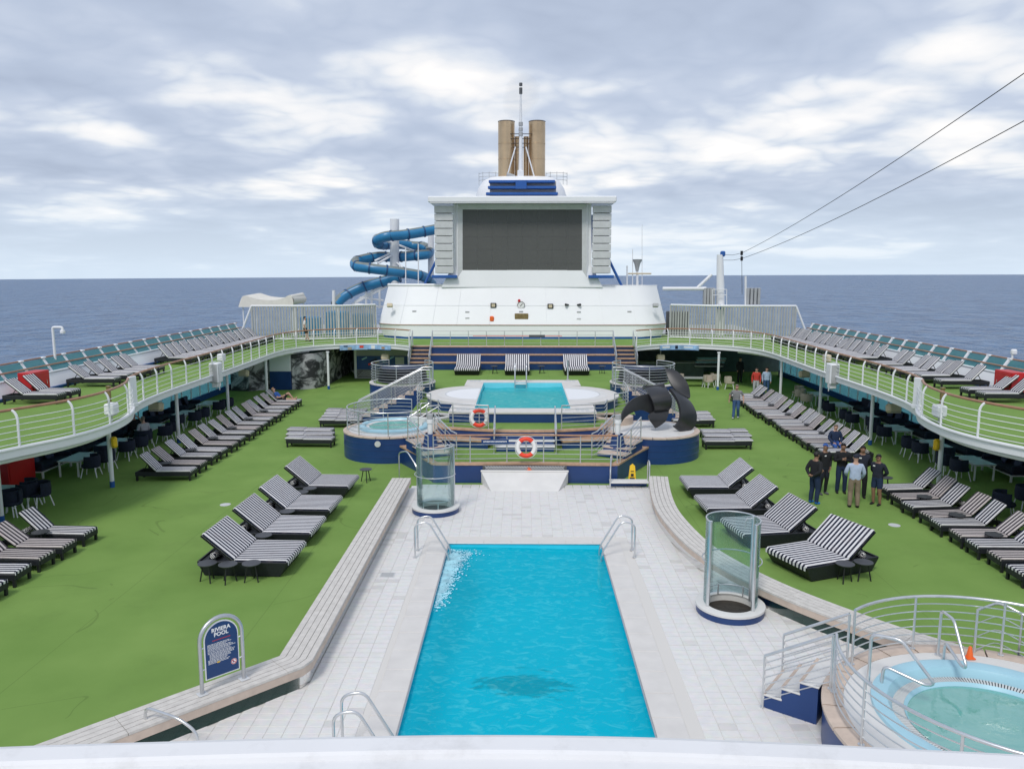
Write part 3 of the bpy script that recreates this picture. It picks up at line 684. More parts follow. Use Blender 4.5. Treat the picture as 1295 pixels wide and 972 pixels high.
# ================================================================= BENCHES
def bench(label, inner, sgn, seg=2.6, end=True):
    c = Vector((inner[0][0], inner[0][1], 0)); t = thing('bench', label, 'bench', c)
    full = resample([(*p, 0) for p in inner], .30); inner = [p.to_2d() for p in full]; n = len(inner); per = max(2, round(seg / .30))
    np_ = 5; pw = BW / np_
    for k in range(np_):
        a = offset2(inner, sgn * (k * pw + .006)); b = offset2(inner, sgn * ((k + 1) * pw - .006)); i = 0
        while i < n - 1:
            j = min(n - 1, i + per); j = n - 1 if n - 1 - j < 3 else j
            A = [Vector((*p, .45 + .0008 * ((k * 7 + i) % 3))) - c for p in a[i:j + 1]]; B = [Vector((*p, .45 + .0008 * ((k * 7 + i) % 3))) - c for p in b[i:j + 1]]
            if len(A) > 2:
                d0 = (A[1] - A[0]).normalized() * .004; A[0] += d0; B[0] += d0; A[-1] -= d0; B[-1] -= d0
            q = (A, B) if sgn > 0 else (B, A)
            MB().slab(q[0], q[1], -.0 if False else .045).build('plank', 'bench_wood', t, ang=25); i = j
    def wall(d, z0, z1, th, nm, mt, parts=1):
        a = offset2(inner, sgn * d); b = offset2(inner, sgn * (d + th)); step_ = max(2, round(n / parts)); i = 0
        while i < n - 1:
            j = min(n - 1, i + step_); j = n - 1 if n - 1 - j < 3 else j
            v_ = []; f_ = []
            for p, q in zip(a[i:j + 1], b[i:j + 1]): v_ += [Vector((*p, z0)) - c, Vector((*p, z1)) - c, Vector((*q, z1)) - c, Vector((*q, z0)) - c]
            for k in range(j - i):
                o = 4 * k
                for u_ in range(4): f_.append((o + u_, o + (u_ + 1) % 4, o + 4 + (u_ + 1) % 4, o + 4 + u_)[::-1 if sgn < 0 else 1])
            f_ += [(0, 3, 2, 1), (len(v_) - 4, len(v_) - 3, len(v_) - 2, len(v_) - 1)]
            MB().add(v_, f_).build(nm, mt, t, ang=25); i = j
    wall(.01, .26, .400, .04, 'fascia_board', 'teak_pale', max(1, n // 9))
    wall(.075, .005, .26, .012, 'glass_panel', 'green_glass', max(1, n // 9))
    wall(.20, .0, .395, .30, 'core', 'bench_gap', 1)
    wall(BW - .05, .0, .400, .04, 'back_board', 'bench_wood', max(1, n // 9))
mat('teak_pale', (.58, .47, .39), .65, var=.10, vs=5, dirt=.2, dirtcol=(.42, .33, .27), ds=3)
bench('long straight whitish plank bench carrying the pool sign', LB_IN, -1)
bench('curved whitish plank bench sweeping past the glass shower to the hot tub', RB_IN, 1)

# pool sign
cs = Vector((-5.13, 12.66, .455)); t = thing('pool_sign', 'blue arched pool rules sign in steel hoop on the bench', 'sign', cs, math.atan2(.55, .55))
hw = .37; ZS = .90; DZ = ZS - .74
hoop = [(-hw, 0, 0), (-hw, 0, ZS)] + [(hw * math.cos(PI - PI * i / 14), 0, ZS + hw * math.sin(PI * i / 14)) for i in range(1, 14)] + [(hw, 0, ZS), (hw, 0, 0)]
MB().tube(hoop, .034, 10).build('hoop', 'steel_dull', t)
for sx in (-1, 1): MB().box((sx * hw, 0, .008), (.16, .16, .016), b=.004).build('foot_plate', 'light_grey', t)
def archpoly(w, zb, zs): return [(-w, zb), (w, zb), (w, zs)] + [(w * math.cos(PI * i / 16), zs + w * math.sin(PI * i / 16)) for i in range(1, 16)] + [(-w, zs)]
def vplate(poly, y_0, y_1):
    n = len(poly); return MB().add([(p[0], y_0, p[1]) for p in poly] + [(p[0], y_1, p[1]) for p in poly], [tuple(range(n)), tuple(range(2 * n - 1, n - 1, -1))] + [(i, n + i, n + (i + 1) % n, (i + 1) % n) for i in range(n)])
b_ = vplate(archpoly(.30, .22, ZS), -.012, .012).build('board', 'sign_white', t, smooth=False)
p_ = vplate(archpoly(.283, .24, ZS - .003), -.0165, -.0125).build('panel', 'sign_blue', b_, smooth=False)
FX = Matrix.Rotation(PI / 2, 4, 'X')
def sgn_text(body, size, mt, x, z, al='CENTER', bold=0.0): text_mesh('lettering', body, size, mt, b_, Matrix.Translation((x, -.019, z + DZ)) @ FX, .001, al, 0, bold)
sgn_text('RIVIERA', .095, 'sign_white', 0, .90, bold=.003); sgn_text('POOL', .095, 'sign_white', 0, .815, bold=.003)
lines = MB(); rl = MB(); rnd = random.Random(2)
for k in range(12): rl.box((-.145 + k * .0265, -.0175, .722 + DZ), (.019, .002, .012))
z = .665 + DZ
for ln in range(17):
    if ln in (6, 7): z -= .004
    x = -.245 + (.03 if 8 <= ln <= 12 else 0); xe = rnd.uniform(.06, .23) if ln not in (0,) else .10
    while x < xe:
        w = rnd.uniform(.015, .05); lines.box((x + w / 2, -.0175, z), (w, .002, .0085)); x += w + .008
    z -= .0205
lines.build('rule_line', 'sign_white', b_, smooth=False, kind='stuff'); rl.build('rule_line', 'sign_red', b_, smooth=False, kind='stuff')
MB().box((-.07, -.0178, .322 + DZ), (.05, .002, .022)).build('yellow_mark', 'yellow', b_)
def disc_y(x, z_, r, y, th, mt, nm, r0=0.0):
    q = MB(); n = 24
    for i in range(n):
        a0, a1 = 2 * PI * i / n, 2 * PI * (i + 1) / n
        q.add([(x + r0 * math.cos(a0), y, z_ + r0 * math.sin(a0)), (x + r * math.cos(a0), y, z_ + r * math.sin(a0)), (x + r * math.cos(a1), y, z_ + r * math.sin(a1)), (x + r0 * math.cos(a1), y, z_ + r0 * math.sin(a1))], [(0, 1, 2, 3)])
    q.build(nm, mt, b_, smooth=False)
disc_y(.20, .335 + DZ * .4, .052, -.0176, .002, 'sign_white', 'symbol'); disc_y(.20, .335 + DZ * .4, .048, -.0182, .002, 'sign_red', 'symbol', .037)
MB().box((.20, -.0186, .335 + DZ * .4), (.085, .0015, .011), tilt=Matrix.Rotation(R(45), 4, 'Y')).build('symbol', 'sign_red', b_)
MB().box((.19, -.0180, .337 + DZ * .4), (.02, .0012, .04), b=.0005).build('symbol', 'sign_blue', b_)
for z_ in (.42, .80):
    for sx in (-1, 1): MB().tube([(sx * .29, 0, z_), (sx * .36, 0, z_)], .012, 6).build('bracket', 'steel', t)

# ================================================================= GLASS SHOWERS
def shower(label, x, y, a_mid, span, extra):
    t = thing('glass_shower', label, 'shower', (x, y, 0))
    r = .58
    MB().lathe([(.74, 0.004), (.74, .15), (.60, .15), (.60, .004)], 40).build('base_ring', 'blue_wall', t)
    MB().lathe([(.76, .152), (.76, .20), (.745, .205), (.535, .205), (.53, .20), (.53, .152)], 40).build('rim', 'stone_white', t)
    MB().lathe([(.53, .19), (.53, .03)], 40).build('liner', 'grout', t)
    MB().cyl((0, 0), .53, .0, .035, 36).build('floor', 'dark_hole', t)
    g = MB(); zt = 2.12; n = 36; a0 = a_mid - span / 2; a1 = a_mid + span / 2
    for zz0, zz1 in ((.24, zt),):
        g.lathe([(r - .006, zz0), (r + .006, zz0), (r + .006, zz1), (r - .006, zz1), (r - .006, zz0)], n, (0, 0, 0), a0, a1, cap=False)
    g.build('glass_panel', 'clear_glass', t)
    for z_ in (zt + .015,): MB().tube(arc(0, 0, r, a0, a1, z_, 36), .018, 8).build('top_rail', 'steel', t)
    MB().tube(arc(0, 0, r + .06, a0 + .1, a1 - .1, 1.22, 36), .014, 8).build('mid_rail', 'steel', t)
    MB().tube(arc(0, 0, r - .05, a0, a1, .42, 36), .012, 8).build('low_rail', 'steel', t)
    for a in (a0, a1, extra):
        q = r if a != extra else r - .05
        MB().cyl((q * math.cos(a), q * math.sin(a)), .042, .205, zt + .03, 12).build('post', 'steel', t)
    for k in range(4):
        a = a0 + (a1 - a0) * (k + .5) / 4; MB().cyl(((r - .05) * math.cos(a), (r - .05) * math.sin(a)), .018, .205, .44, 8).build('stud', 'steel', t)
    MB().tube(fillet([((r - .07) * math.cos(extra), (r - .07) * math.sin(extra), 2.1), ((r - .25) * math.cos(extra), (r - .25) * math.sin(extra), 2.12), ((r - .27) * math.cos(extra), (r - .27) * math.sin(extra), 1.9)], .1), .016, 8).build('shower_head', 'steel', t)
shower('round glass shower cabin beside the curved bench', 4.64, 16.85, R(75), R(250), R(20))
shower('round glass shower cabin at the far end of the straight bench', -2.75, 24.25, R(258), R(215), R(15))

# ================================================================= NEAR HOT TUB
HC = (7.45, 11.15); HR = 2.72; HZ = .70
t = thing('hot_tub', 'pale blue hot tub in a raised round blue podium with white top', 'hot tub', (*HC, 0))
MB().lathe([(HR, 0), (HR, HZ - .06)], 72).build('podium_wall', 'blue_wall', t)
n = 26
for i in range(n):
    a = 2 * PI * i / n; g = MB(); g.lathe([(HR - .30, HZ - .06), (HR + .03, HZ - .06), (HR + .03, HZ - .005), (HR - .01, HZ + .006), (HR - .30, HZ + .006), (HR - .30, HZ - .06)], 4, (0, 0, 0), a + .006, a + 2 * PI / n - .006, cap=True)
    g.build('cap_piece', 'teak_pale', t, ang=25)
TC = (-.10, .25); TR = 1.80
# white deck between cap and tub: annulus with an offset hole
g = MB(); k = 72; vs = [((HR - .302) * math.cos(2 * PI * i / k), (HR - .302) * math.sin(2 * PI * i / k), HZ) for i in range(k)] + [(TC[0] + TR * math.cos(2 * PI * i / k), TC[1] + TR * math.sin(2 * PI * i / k), HZ) for i in range(k)]
g.add(vs, [(i, (i + 1) % k, k + (i + 1) % k, k + i) for i in range(k)]); g.build('podium_top', 'stone_white', t)
g = MB(); g.lathe([(TR + .03, HZ), (TR + .02, HZ + .05), (TR - .05, HZ + .07), (TR - .22, HZ + .03), (TR - .30, HZ - .10), (TR - .30, HZ - .12)], 72, (TC[0], TC[1], 0)); g.build('tub_rim', 'tub_blue', t)
g = MB(); g.lathe([(TR - .30, HZ - .115), (TR - .47, HZ - .125)], 72, (TC[0], TC[1], 0)); g.build('overflow_channel', 'black_metal', t)
gm = MB().box((TR - .385, 0, HZ - .113), (.17, .028, .016)).mesh('grate_slat', 'tub_grate')
for i in range(200): o = link('grate_slat', gm, t); o.location = (TC[0], TC[1], 0); o.rotation_euler = (0, 0, 2 * PI * i / 200)
g = MB(); g.lathe([(TR - .47, HZ - .10), (TR - .52, HZ - .15), (TR - .55, HZ - .45), (TR - .95, HZ - .47), (TR - 1.0, -.05), (0, -.05)], 64, (TC[0], TC[1], 0)); g.build('basin', 'tub_blue', t)
g = MB(); g.lathe([(0, HZ - .16), (TR - .515, HZ - .16)], 64, (TC[0], TC[1], 0)); g.build('water', 'spa_water', t)
# its stairs
ang = math.atan2(13.05 - HC[1], 4.85 - HC[0]); d = Vector((math.cos(ang), math.sin(ang)))
st = thing('tub_steps', 'short blue stair with tiled treads up to the near hot tub', 'steps', (HC[0] + d.x * (HR + .03), HC[1] + d.y * (HR + .03), 0), ang)
for k in range(3):
    h_ = HZ - .02 - .21 * k
    MB().box((.16 + .30 * k, 0, (h_ - .04) / 2), (.30, 1.0, h_ - .04)).build('riser', 'blue_wall', st, smooth=False); MB().box((.155 + .30 * k, 0, h_ - .018), (.32, 1.03, .035), b=.008).build('tread', 'stone_white', st)
    MB().box((.30 + .30 * k, 0, h_ + .002), (.05, 1.02, .006)).build('nosing', 'teak_pale', st)
P0 = Vector((HC[0] + d.x * (HR + .95), HC[1] + d.y * (HR + .95), 0)); P1 = Vector((HC[0] + d.x * (HR - .15), HC[1] + d.y * (HR - .15), HZ)); sdv = Vector((-d.y, d.x, 0)) * .5
railing('sloping steel stair railing on the pool side of the hot tub steps', [P0 + sdv, P1 + sdv], .95, 6, 1.2)
railing('sloping steel stair railing on the bench side of the hot tub steps', [P0 - sdv, P1 - sdv], .95, 6, 1.2)
aa = ang - R(14); 
railing('round steel railing of the near hot tub podium', arc(HC[0], HC[1], HR - .15, ang + R(13), ang - R(13) + 2 * PI, HZ + .006, 72), 1.0, 6, 1.55)
# entry handrails of the tub
for px, py, lb in ((1098, 862, 'bent steel grab rail at the tub edge nearest the steps'), (1186, 828, 'bent steel grab rail at the tub edge by the bench')):
    b = PZ(px, py, HZ); c = Vector((HC[0] + TC[0], HC[1] + TC[1], HZ)); d2 = (c - b); d2.z = 0; d2.normalize()
    t2 = thing('grab_rail', lb, 'hand rail', b)
    p = fillet([(0, 0, 0), (0, 0, .85), tuple(d2 * .45 + Vector((0, 0, .88))), tuple(d2 * .98 + Vector((0, 0, .28))), tuple(d2 * .85 + Vector((0, 0, .22))), tuple(d2 * .22 + Vector((0, 0, .36))), tuple(d2 * .2 + Vector((0, 0, 0)))], .10, 5)
    MB().tube(p, .026, 10).build('tube', 'steel', t2); MB().cyl((0, 0), .055, 0, .02, 12).build('flange', 'steel', t2)
# far-side stair railing of the tub (leads down to the turf)
railing('low steel hand rail leading from the tub podium down to the turf', fillet([(8.15, 13.55, .62), (8.75, 13.9, .62), (9.35, 13.35, .35), (9.5, 12.9, .05)], .2), .9, 3, 1.1)
c = PZ(1226, 832, HZ)
t2 = thing('traffic_cone', 'small orange cone standing on the hot tub podium', 'cone', (c.x, c.y + .0, HZ + .006)); MB().box((0, 0, .012), (.15, .15, .024), b=.005).build('foot', 'orange', t2); MB().lathe([(.06, .024), (.028, .21), (.018, .22), (0, .22)], 16).build('body', 'orange', t2)
# ================================================================= TERRACE ISLAND
Z1, Z2 = .70, 1.30
def poly_wall(name, label, pts, z0, z1, wallm, topm, capw=.22, capm='teak', seg=1.3, closed=True, cap_range=None):
    """a raised podium: blue wall, turf top, wooden cap planks along part of its edge"""
    c = Vector((0, 0, 0)); t = thing(name, label, 'podium', (0, sum(p[1] for p in pts) / len(pts), 0)); oy = t.location.y
    L_ = [(p[0], p[1] - oy) for p in pts]
    MB().prism(L_, z0, z1 - .05, top=False, bot=False).build('wall', wallm, t, ang=30)
    MB().sheet(L_, z1).build('top', topm, t)
    MB().sheet(L_, z1 - .051).build('slab', 'grout', t)
    a, b = cap_range or (0, len(L_) - 1)
    edge = [p.to_2d() for p in resample([(*p, 0) for p in L_[a:b + 1]], .22)]
    A = offset2(edge, -.035); B = offset2(edge, capw); n = len(edge); per = max(2, round(seg / .22)); i = 0
    while i < n - 1:
        j = min(n - 1, i + per); j = n - 1 if n - 1 - j < 2 else j
        P_ = [Vector((*p, z1 + .022)) for p in A[i:j + 1]]; Q_ = [Vector((*p, z1 + .022)) for p in B[i:j + 1]]
        d0 = (P_[1] - P_[0]).normalized() * .004; P_[0] += d0; Q_[0] += d0; P_[-1] -= d0; Q_[-1] -= d0
        MB().slab(P_, Q_, .07).build('cap_plank', capm, t, ang=25); i = j
    return t
def sm2(pts, k=5): return [p.to_2d() for p in smooth_path([(*p, 0) for p in pts], k)]
# first tier: front is gently curved
f1 = sm2([(-3.2, 27.62), (-1.6, 27.64), (.1, 27.74), (1.8, 27.64), (3.4, 27.62)], 5)
f1 = [(-4.85, 30.6), (-4.0, 29.2)] + list(f1) + [(4.2, 29.2), (5.0, 30.6)]
pts1 = list(f1) + [(5.2, 33), (-5.0, 33)]
poly_wall('terrace_tier', 'lower turfed terrace tier with blue wall and wooden edge above the tiled deck', pts1, 0, Z1, 'blue_wall', 'turf', cap_range=(0, len(f1) - 1))
# curved seat step in front of the second tier
fs_ = sm2([(-4.9, 31.2), (-3.4, 30.55), (-1.35, 30.1)], 5); fs2 = sm2([(1.55, 30.1), (3.6, 30.55), (5.1, 31.2)], 5)
poly_wall('seat_step', 'curved wooden edged step between terrace tiers near the hot tub with white rim', list(fs_) + [(-1.35, 31.2), (-4.9, 33.0)], Z1 + .003, 1.0, 'blue_wall', 'teak', .5, cap_range=(0, len(fs_) - 1))
poly_wall('seat_step', 'curved wooden edged step between terrace tiers near the black sculpture', list(fs2) + [(5.1, 33.0), (1.55, 31.2)], Z1 + .003, 1.0, 'blue_wall', 'teak', .5, cap_range=(0, len(fs2) - 1))
f2 = [(-3.50, 32.2)] + list(sm2([(-3.3, 31.25), (-1.35, 30.72), (.1, 30.62), (1.55, 30.72), (3.3, 31.25)], 5)) + [(3.50, 32.2)]
side_r = [(3.55, 33.2), (4.25, 34.1), (5.0, 34.5), (5.0, 41.2), (7.3, 43.2), (7.3, 50.2)]
pts2 = list(f2) + side_r + [(-p[0], p[1]) for p in side_r[::-1]]
poly_wall('terrace_tier', 'upper turfed terrace tier carrying the small pool', pts2, 0, Z2, 'blue_wall', 'turf', cap_range=(0, len(f2) - 1))
# centre stair between the tiers
st = thing('terrace_stair', 'short centre stair between the two terrace tiers', 'stair', (.1, 30.6, 0))
for k in range(3):
    h_ = Z2 - .15 * (k + 1) + .02
    MB().box((0, -.17 - .34 * k, (h_ + Z1) / 2), (2.2, .34, h_ - Z1 - .006)).build('riser', 'blue_wall', st, smooth=False); MB().box((0, -.17 - .34 * k, h_ + .01), (2.3, .36, .03), b=.008).build('tread', 'stone_white', st)
for sx, w in ((-1, 'hot tub'), (1, 'sculpture')):
    railing(f'sloping steel railing of the centre terrace stair on the {w} side', [(.1 + sx * 1.18, 29.3, Z1), (.1 + sx * 1.18, 30.75, Z2 + .02)], .95, 6, 1.2)
    e_ = [Vector((p[0] + 0, p[1] + .15, Z2 + .022)) for p in f2 if (p[0] - .1) * sx > 1.3]
    if sx < 0: e_ = e_[::-1]
    railing(f'curved steel railing on the upper terrace edge on the {w} side', e_, .95, 5, 1.35)
# front railing with wooden handrail, posts on the lower tier
fr = [Vector((p[0], p[1] + .12, Z1 + .022)) for p in f1 if p[1] < 28]
railing('front steel railing with wooden handrail carrying the lifebuoy', fr, 1.0, 5, 1.25, hm='teak_rail', hr=.035)
# blue banner on that railing
o = MB().box((0, 0, 0), (.98, .012, .17), b=.003).build('banner', 'sign_blue'); o.location = (-.98, 27.68, Z1 + .80); o.rotation_euler = (0, 0, R(2)); tag(o, 'narrow blue banner with white lettering tied to the front railing', 'banner')
# lettering on the banner is too soft to read in the photograph: a row of pale strokes
g = MB(); rnd = random.Random(4); x = -.42
while x < .42:
    w = rnd.uniform(.018, .034); g.box((x + w / 2, -.0075, .012 + rnd.uniform(-.004, .004)), (w, .002, rnd.uniform(.035, .05))); x += w + rnd.choice((.010, .010, .010, .03))
g.build('lettering', 'sign_white', o, smooth=False)
# lifebuoys
def lifebuoy(label, loc, rx=R(84), rope=True):
    t = thing('lifebuoy', label, 'lifebuoy', loc); t.rotation_euler = (0, 0, 0); n, k, R_, r_ = 48, 12, .30, .075; g = MB(); mt = Matrix.Rotation(rx, 3, 'X')
    vs = [mt @ Vector(((R_ + r_ * math.cos(2 * PI * j / k)) * math.cos(2 * PI * i / n), (R_ + r_ * math.cos(2 * PI * j / k)) * math.sin(2 * PI * i / n), r_ * math.sin(2 * PI * j / k))) for i in range(n) for j in range(k)]
    for i in range(n):
        g.cur = 1 if (int((i + 6) / 12) % 2) == 1 else 0
        g.add([], [])
        o = 0
        for j in range(k): g.f.append((i * k + j, ((i + 1) % n) * k + j, ((i + 1) % n) * k + (j + 1) % k, i * k + (j + 1) % k)); g.mi.append(g.cur)
    g.v = [tuple(p) for p in vs]; g.build('ring', ['buoy_white', 'buoy_red'], t, ang=80)
    rp = [mt @ Vector(((R_ + .085 + .02 * abs(math.sin(2 * a))) * math.cos(a), (R_ + .085 + .02 * abs(math.sin(2 * a))) * math.sin(a), 0)) for a in [2 * PI * i / 48 for i in range(48)]]
    MB().tube(rp, .010, 6, closed=True).build('grab_line', 'buoy_white', t)
    MB().tube([(0, .05, -.40), (0, .05, .42)], .02, 8).build('holder', 'steel', t)
    return t
lifebuoy('red and white lifebuoy in the middle of the front railing', (.13, 27.60, Z1 + .62))
p = PY(606, 528, 31.05); lifebuoy('red and white lifebuoy hung on the upper terrace railing', (p.x, 31.0, p.z))
o = MB().tube(smooth_path([(-.02, 0, .10), (.05, -.02, .02), (-.06, -.02, -.05), (.08, -.01, -.02), (.02, 0, .06), (-.08, -.02, -.09)], 5), .022, 8).build('rope_bundle', 'orange'); o.location = (.22, 27.47, .52); tag(o, 'orange rope bundle hanging under the front lifebuoy', 'rope')
# white waterfall apron with lattice strip
ap = thing('waterfall_apron', 'white trapezoid apron with lattice strip on the front terrace wall', 'apron', (.08, 27.55, 0))
g = MB(); A = [(-1.52, -.16, .50), (1.52, -.16, .50)]; B = [(-1.18, -1.05, .02), (1.18, -1.05, .02)]
g.add([(-1.55, -.12, .48), (1.55, -.12, .48), (1.16, -1.02, .006), (-1.16, -1.02, .006), (-1.55, .02, .0), (1.55, .02, .0)], [(0, 3, 2, 1), (0, 4, 3), (1, 2, 5)]); g.build('face', 'stone_white', ap, smooth=False)
MB().box((0, -.10, .49), (3.14, .13, .06), b=.02).build('lip', 'stone_white', ap)
g = MB(); 
for i in range(-30, 30):
    for dr in (-1, 1):
        x = i * .10; a = Vector((x, 0, .535)); b = Vector((x + dr * .12, 0, .655))
        if abs(a.x) < 1.48 and abs(b.x) < 1.48: g.tube([a + Vector((0, -.035 + .004 * dr, 0)), b + Vector((0, -.035 + .004 * dr, 0))], .013, 4)
g.build('lattice', 'light_grey', ap, kind='stuff'); MB().box((0, .0, .595), (3.0, .02, .14)).build('lattice_back', 'dark_grey', ap)

# ---------------- small pool on the upper tier
PZ3 = Z2 + .45
sp = thing('small_pool', 'small raised turquoise pool with rounded white side basins on the terrace', 'swimming pool', (0, 37.2, Z2))
W2, y0_, y1_ = 2.05, -3.9, 3.95
def hp(sgn, r=2.45, sy=.98, n=20): return [(sgn * (W2 + .02 + (r) * math.cos(a)), .1 + 2.75 * math.sin(a)) for a in [-PI / 2 + PI * i / n for i in range(n + 1)]]
outer = [(-3.05, y0_ - .95), (3.05, y0_ - .95), (3.05, -2.55)] + hp(1)[1:-1] + [(2.95, 3.0), (2.95, y1_ + 1.05), (-2.95, y1_ + 1.05), (-2.95, 3.0)] + hp(-1)[1:-1][::-1] + [(-3.05, -2.55)]
MB().prism(outer, 0, .38, top=False, bot=False).build('wall', 'blue_wall', sp, ang=30)
# top: ring of slabs with hole (built as quads between outer and pool rectangle)
def ring_top(out, hole, z, name, mt):
    bm = bmesh.new(); ov = [bm.verts.new((p[0], p[1], z)) for p in out]; hv = [bm.verts.new((p[0], p[1], z)) for p in hole]
    es = [bm.edges.new((ov[i], ov[(i + 1) % len(ov)])) for i in range(len(ov))] + [bm.edges.new((hv[i], hv[(i + 1) % len(hv)])) for i in range(len(hv))]
    bmesh.ops.triangle_fill(bm, use_beauty=True, use_dissolve=False, edges=es)
    for f in bm.faces:
        f.normal_update()
        if f.normal.z < 0: f.normal_flip()
    me = bpy.data.meshes.new(name); bm.to_mesh(me); bm.free(); me.materials.append(M[mt]); return link(name, me, sp)
hole = [(-W2, y0_), (W2, y0_), (W2, y1_), (-W2, y1_)]
OT = [(p[0] * 1.012, p[1] * 1.008) for p in outer]; yf = min(p[1] for p in OT); yk = max(p[1] for p in OT)
g = MB(); g.sheet([(-W2, yf), (W2, yf), (W2, y0_), (-W2, y0_)], .45); g.sheet([(-W2, y1_), (W2, y1_), (W2, yk), (-W2, yk)], .45)
g.sheet([(W2, yf)] + [p for p in OT if p[0] > 0] + [(W2, yk)], .45); lft = [p for p in OT if p[0] < 0]; k0 = next(i for i, p in enumerate(lft) if abs(p[1] - yk) < 1e-6); lft = lft[k0:] + lft[:k0]; g.sheet([(-W2, yk)] + lft + [(-W2, yf)], .45)
g.build('deck_top', 'coping', sp, smooth=False)
MB().prism([(p[0] * 1.012, p[1] * 1.008) for p in outer], .375, .4499, top=False, bot=False).build('edge_band', 'coping', sp, ang=30)
# dished white side basins (lowered half discs with a step)
for sgn in (-1, 1):
    def half(r, z, yy=1.05): return [Vector((sgn * (W2 + .04 + r * math.cos(a)), .1 + r * yy * math.sin(a), z)) for a in [-PI / 2 + PI * i / 24 for i in range(25)]]
    g = MB(); g.strip(half(1.95, .455), half(1.80, .463), flip=sgn > 0); g.strip(half(1.80, .463), half(1.62, .472), flip=sgn > 0); g.build('basin_step', 'stone_white', sp)
    g = MB(); g.strip(half(1.55, .4605), half(.01, .4605), flip=sgn > 0); g.build('basin_floor', 'white_wall', sp)
    g = MB(); g.strip(half(1.62, .472), half(1.55, .4605), flip=sgn > 0); g.build('basin_ring', 'light_grey', sp)
mat('basin_small', (.18, .68, .80), .4, var=.06, vs=1)
g = MB(); D3 = .95
g.sheet(hole, .45 - D3)
for i in range(4):
    a, b = hole[i], hole[(i + 1) % 4]; g.add([(a[0], a[1], .45 - D3), (b[0], b[1], .45 - D3), (b[0], b[1], .449), (a[0], a[1], .449)], [(3, 2, 1, 0)])
g.build('basin', 'basin_small', sp, smooth=False)
nx, ny = 24, 46; vs = []
for j in range(ny + 1):
    for i in range(nx + 1):
        x = -W2 + 2 * W2 * i / nx; y = y0_ + (y1_ - y0_) * j / ny; vs.append((x, y, .45 - .24 + .03 * math.sin(1.4 * y + .6 * x) + .012 * math.sin(5 * x + 3 * y)))
MB().add(vs, [(j * (nx + 1) + i, j * (nx + 1) + i + 1, (j + 1) * (nx + 1) + i + 1, (j + 1) * (nx + 1) + i) for j in range(ny) for i in range(nx)]).build('water', 'small_water', sp, ang=180)
# grate strips round the pool
gm = MB().box((0, 0, 0), (.16, .05, .012)).mesh('grate_slat', 'light_grey')
for sy in (-1, 1):
    for i in range(30):
        for sx in (-1, 1): o = link('grate_slat', gm, sp); o.location = (sx * (2.32 + .20 * (i % 3)), (y0_ - .62 if sy < 0 else y1_ + .40) + .06 * (i // 3), .457)
ld = thing('pool_ladder', 'pair of upright steel rails with steps at the far end of the small pool', 'ladder', (-.1, 37.2 + y1_, PZ3))
for sx in (-1, 1): MB().tube(fillet([(sx * .30, .55, 0), (sx * .30, .55, .95), (sx * .30, .1, .95), (sx * .30, -.1, .1), (sx * .30, -.1, -.8)], .18), .035, 10).build('handrail', 'steel', ld)
for k in range(3): MB().box((0, -.12, -.05 - .26 * k), (.56, .2, .04), b=.01).build('tread', 'stone_white', ld)
p = PZ(718, 480, PZ3); o = MB().cyl((0, 0), .05, 0, 1.05, 12).cyl((0, 0), .09, 0, .03, 14).build('water_spout', 'steel'); o.location = (p.x, p.y, PZ3 - .0); tag(o, 'single upright steel pipe at the far corner of the small pool', 'pipe')

# ---------------- round podiums
def round_podium(c, r, h, name, label, top='stone_white', cap='teak_pale', n=22):
    t = thing(name, label, 'podium', (*c, 0))
    MB().lathe([(r, 0), (r, h - .05)], 56).build('wall', 'blue_wall', t)
    for k in range(3): MB().lathe([(r + .002, h * (.25 + .24 * k)), (r + .012, h * (.25 + .24 * k) + .008), (r + .002, h * (.25 + .24 * k) + .016)], 56).build('seam', 'blue_wall', t)
    MB().lathe([(0, h), (r - .2, h)], 56).build('top', top, t)
    for i in range(n):
        a = 2 * PI * i / n; MB().lathe([(r - .2, h - .05), (r + .025, h - .05), (r + .025, h + .0), (r - .2, h + .008), (r - .2, h - .05)], 3, (0, 0, 0), a + .006, a + 2 * PI / n - .006, cap=True).build('cap_piece', cap, t, ang=25)
    return t
C1 = (-5.5, 32.35); C2 = (5.38, 32.35); CRr = 1.92
tp = round_podium(C1, CRr, 1.05, 'round_podium', 'round blue podium with a white hot tub on top')
o = MB().cyl((-.25, 0), .12, 0, .03, 20); ob = o.build('vent_cover', 'light_grey', tp); ob.rotation_euler = (R(90), 0, 0); ob.location = (.05, -CRr - .0, .80)
tb = thing('hot_tub', 'round white and aqua hot tub sunk in the far podium', 'hot tub', (C1[0] + .12, C1[1] + .25, 1.05))
MB().lathe([(1.46, .003), (1.46, .10), (1.38, .16), (1.26, .15), (1.18, .05), (1.16, -.0)], 48).build('rim', 'tub_blue', tb)
MB().lathe([(1.17, .10), (1.05, .07)], 48).build('grate', 'tub_grate', tb); MB().lathe([(0, .06), (1.17, .06)], 48).build('water', 'spa_water', tb); MB().lathe([(0, .012), (1.17, .012)], 48).build('floor', 'tub_blue', tb)
railing('curved steel railing round the far hot tub', arc(C1[0], C1[1], CRr - .15, R(68), R(318), 1.058, 48), .95, 5, 1.25)
for k, (dx, dy) in enumerate(((.95, .95), (1.25, .35))):
    t2 = thing('grab_rail', f'bent steel grab rail of the far hot tub, {"by its stairs" if k == 0 else "facing the upper terrace"}', 'hand rail', (C1[0] + dx * 1.2, C1[1] + dy * 1.2, 1.06))
    MB().tube(fillet([(0, 0, 0), (-.05, .0, .85), (.55 if k else .4, .15, .88), (-.55, -.1, .25), (-.6, -.1, .1)], .12), .024, 8).build('tube', 'steel', t2); MB().cyl((0, 0), .05, 0, .02, 10).build('flange', 'steel', t2)
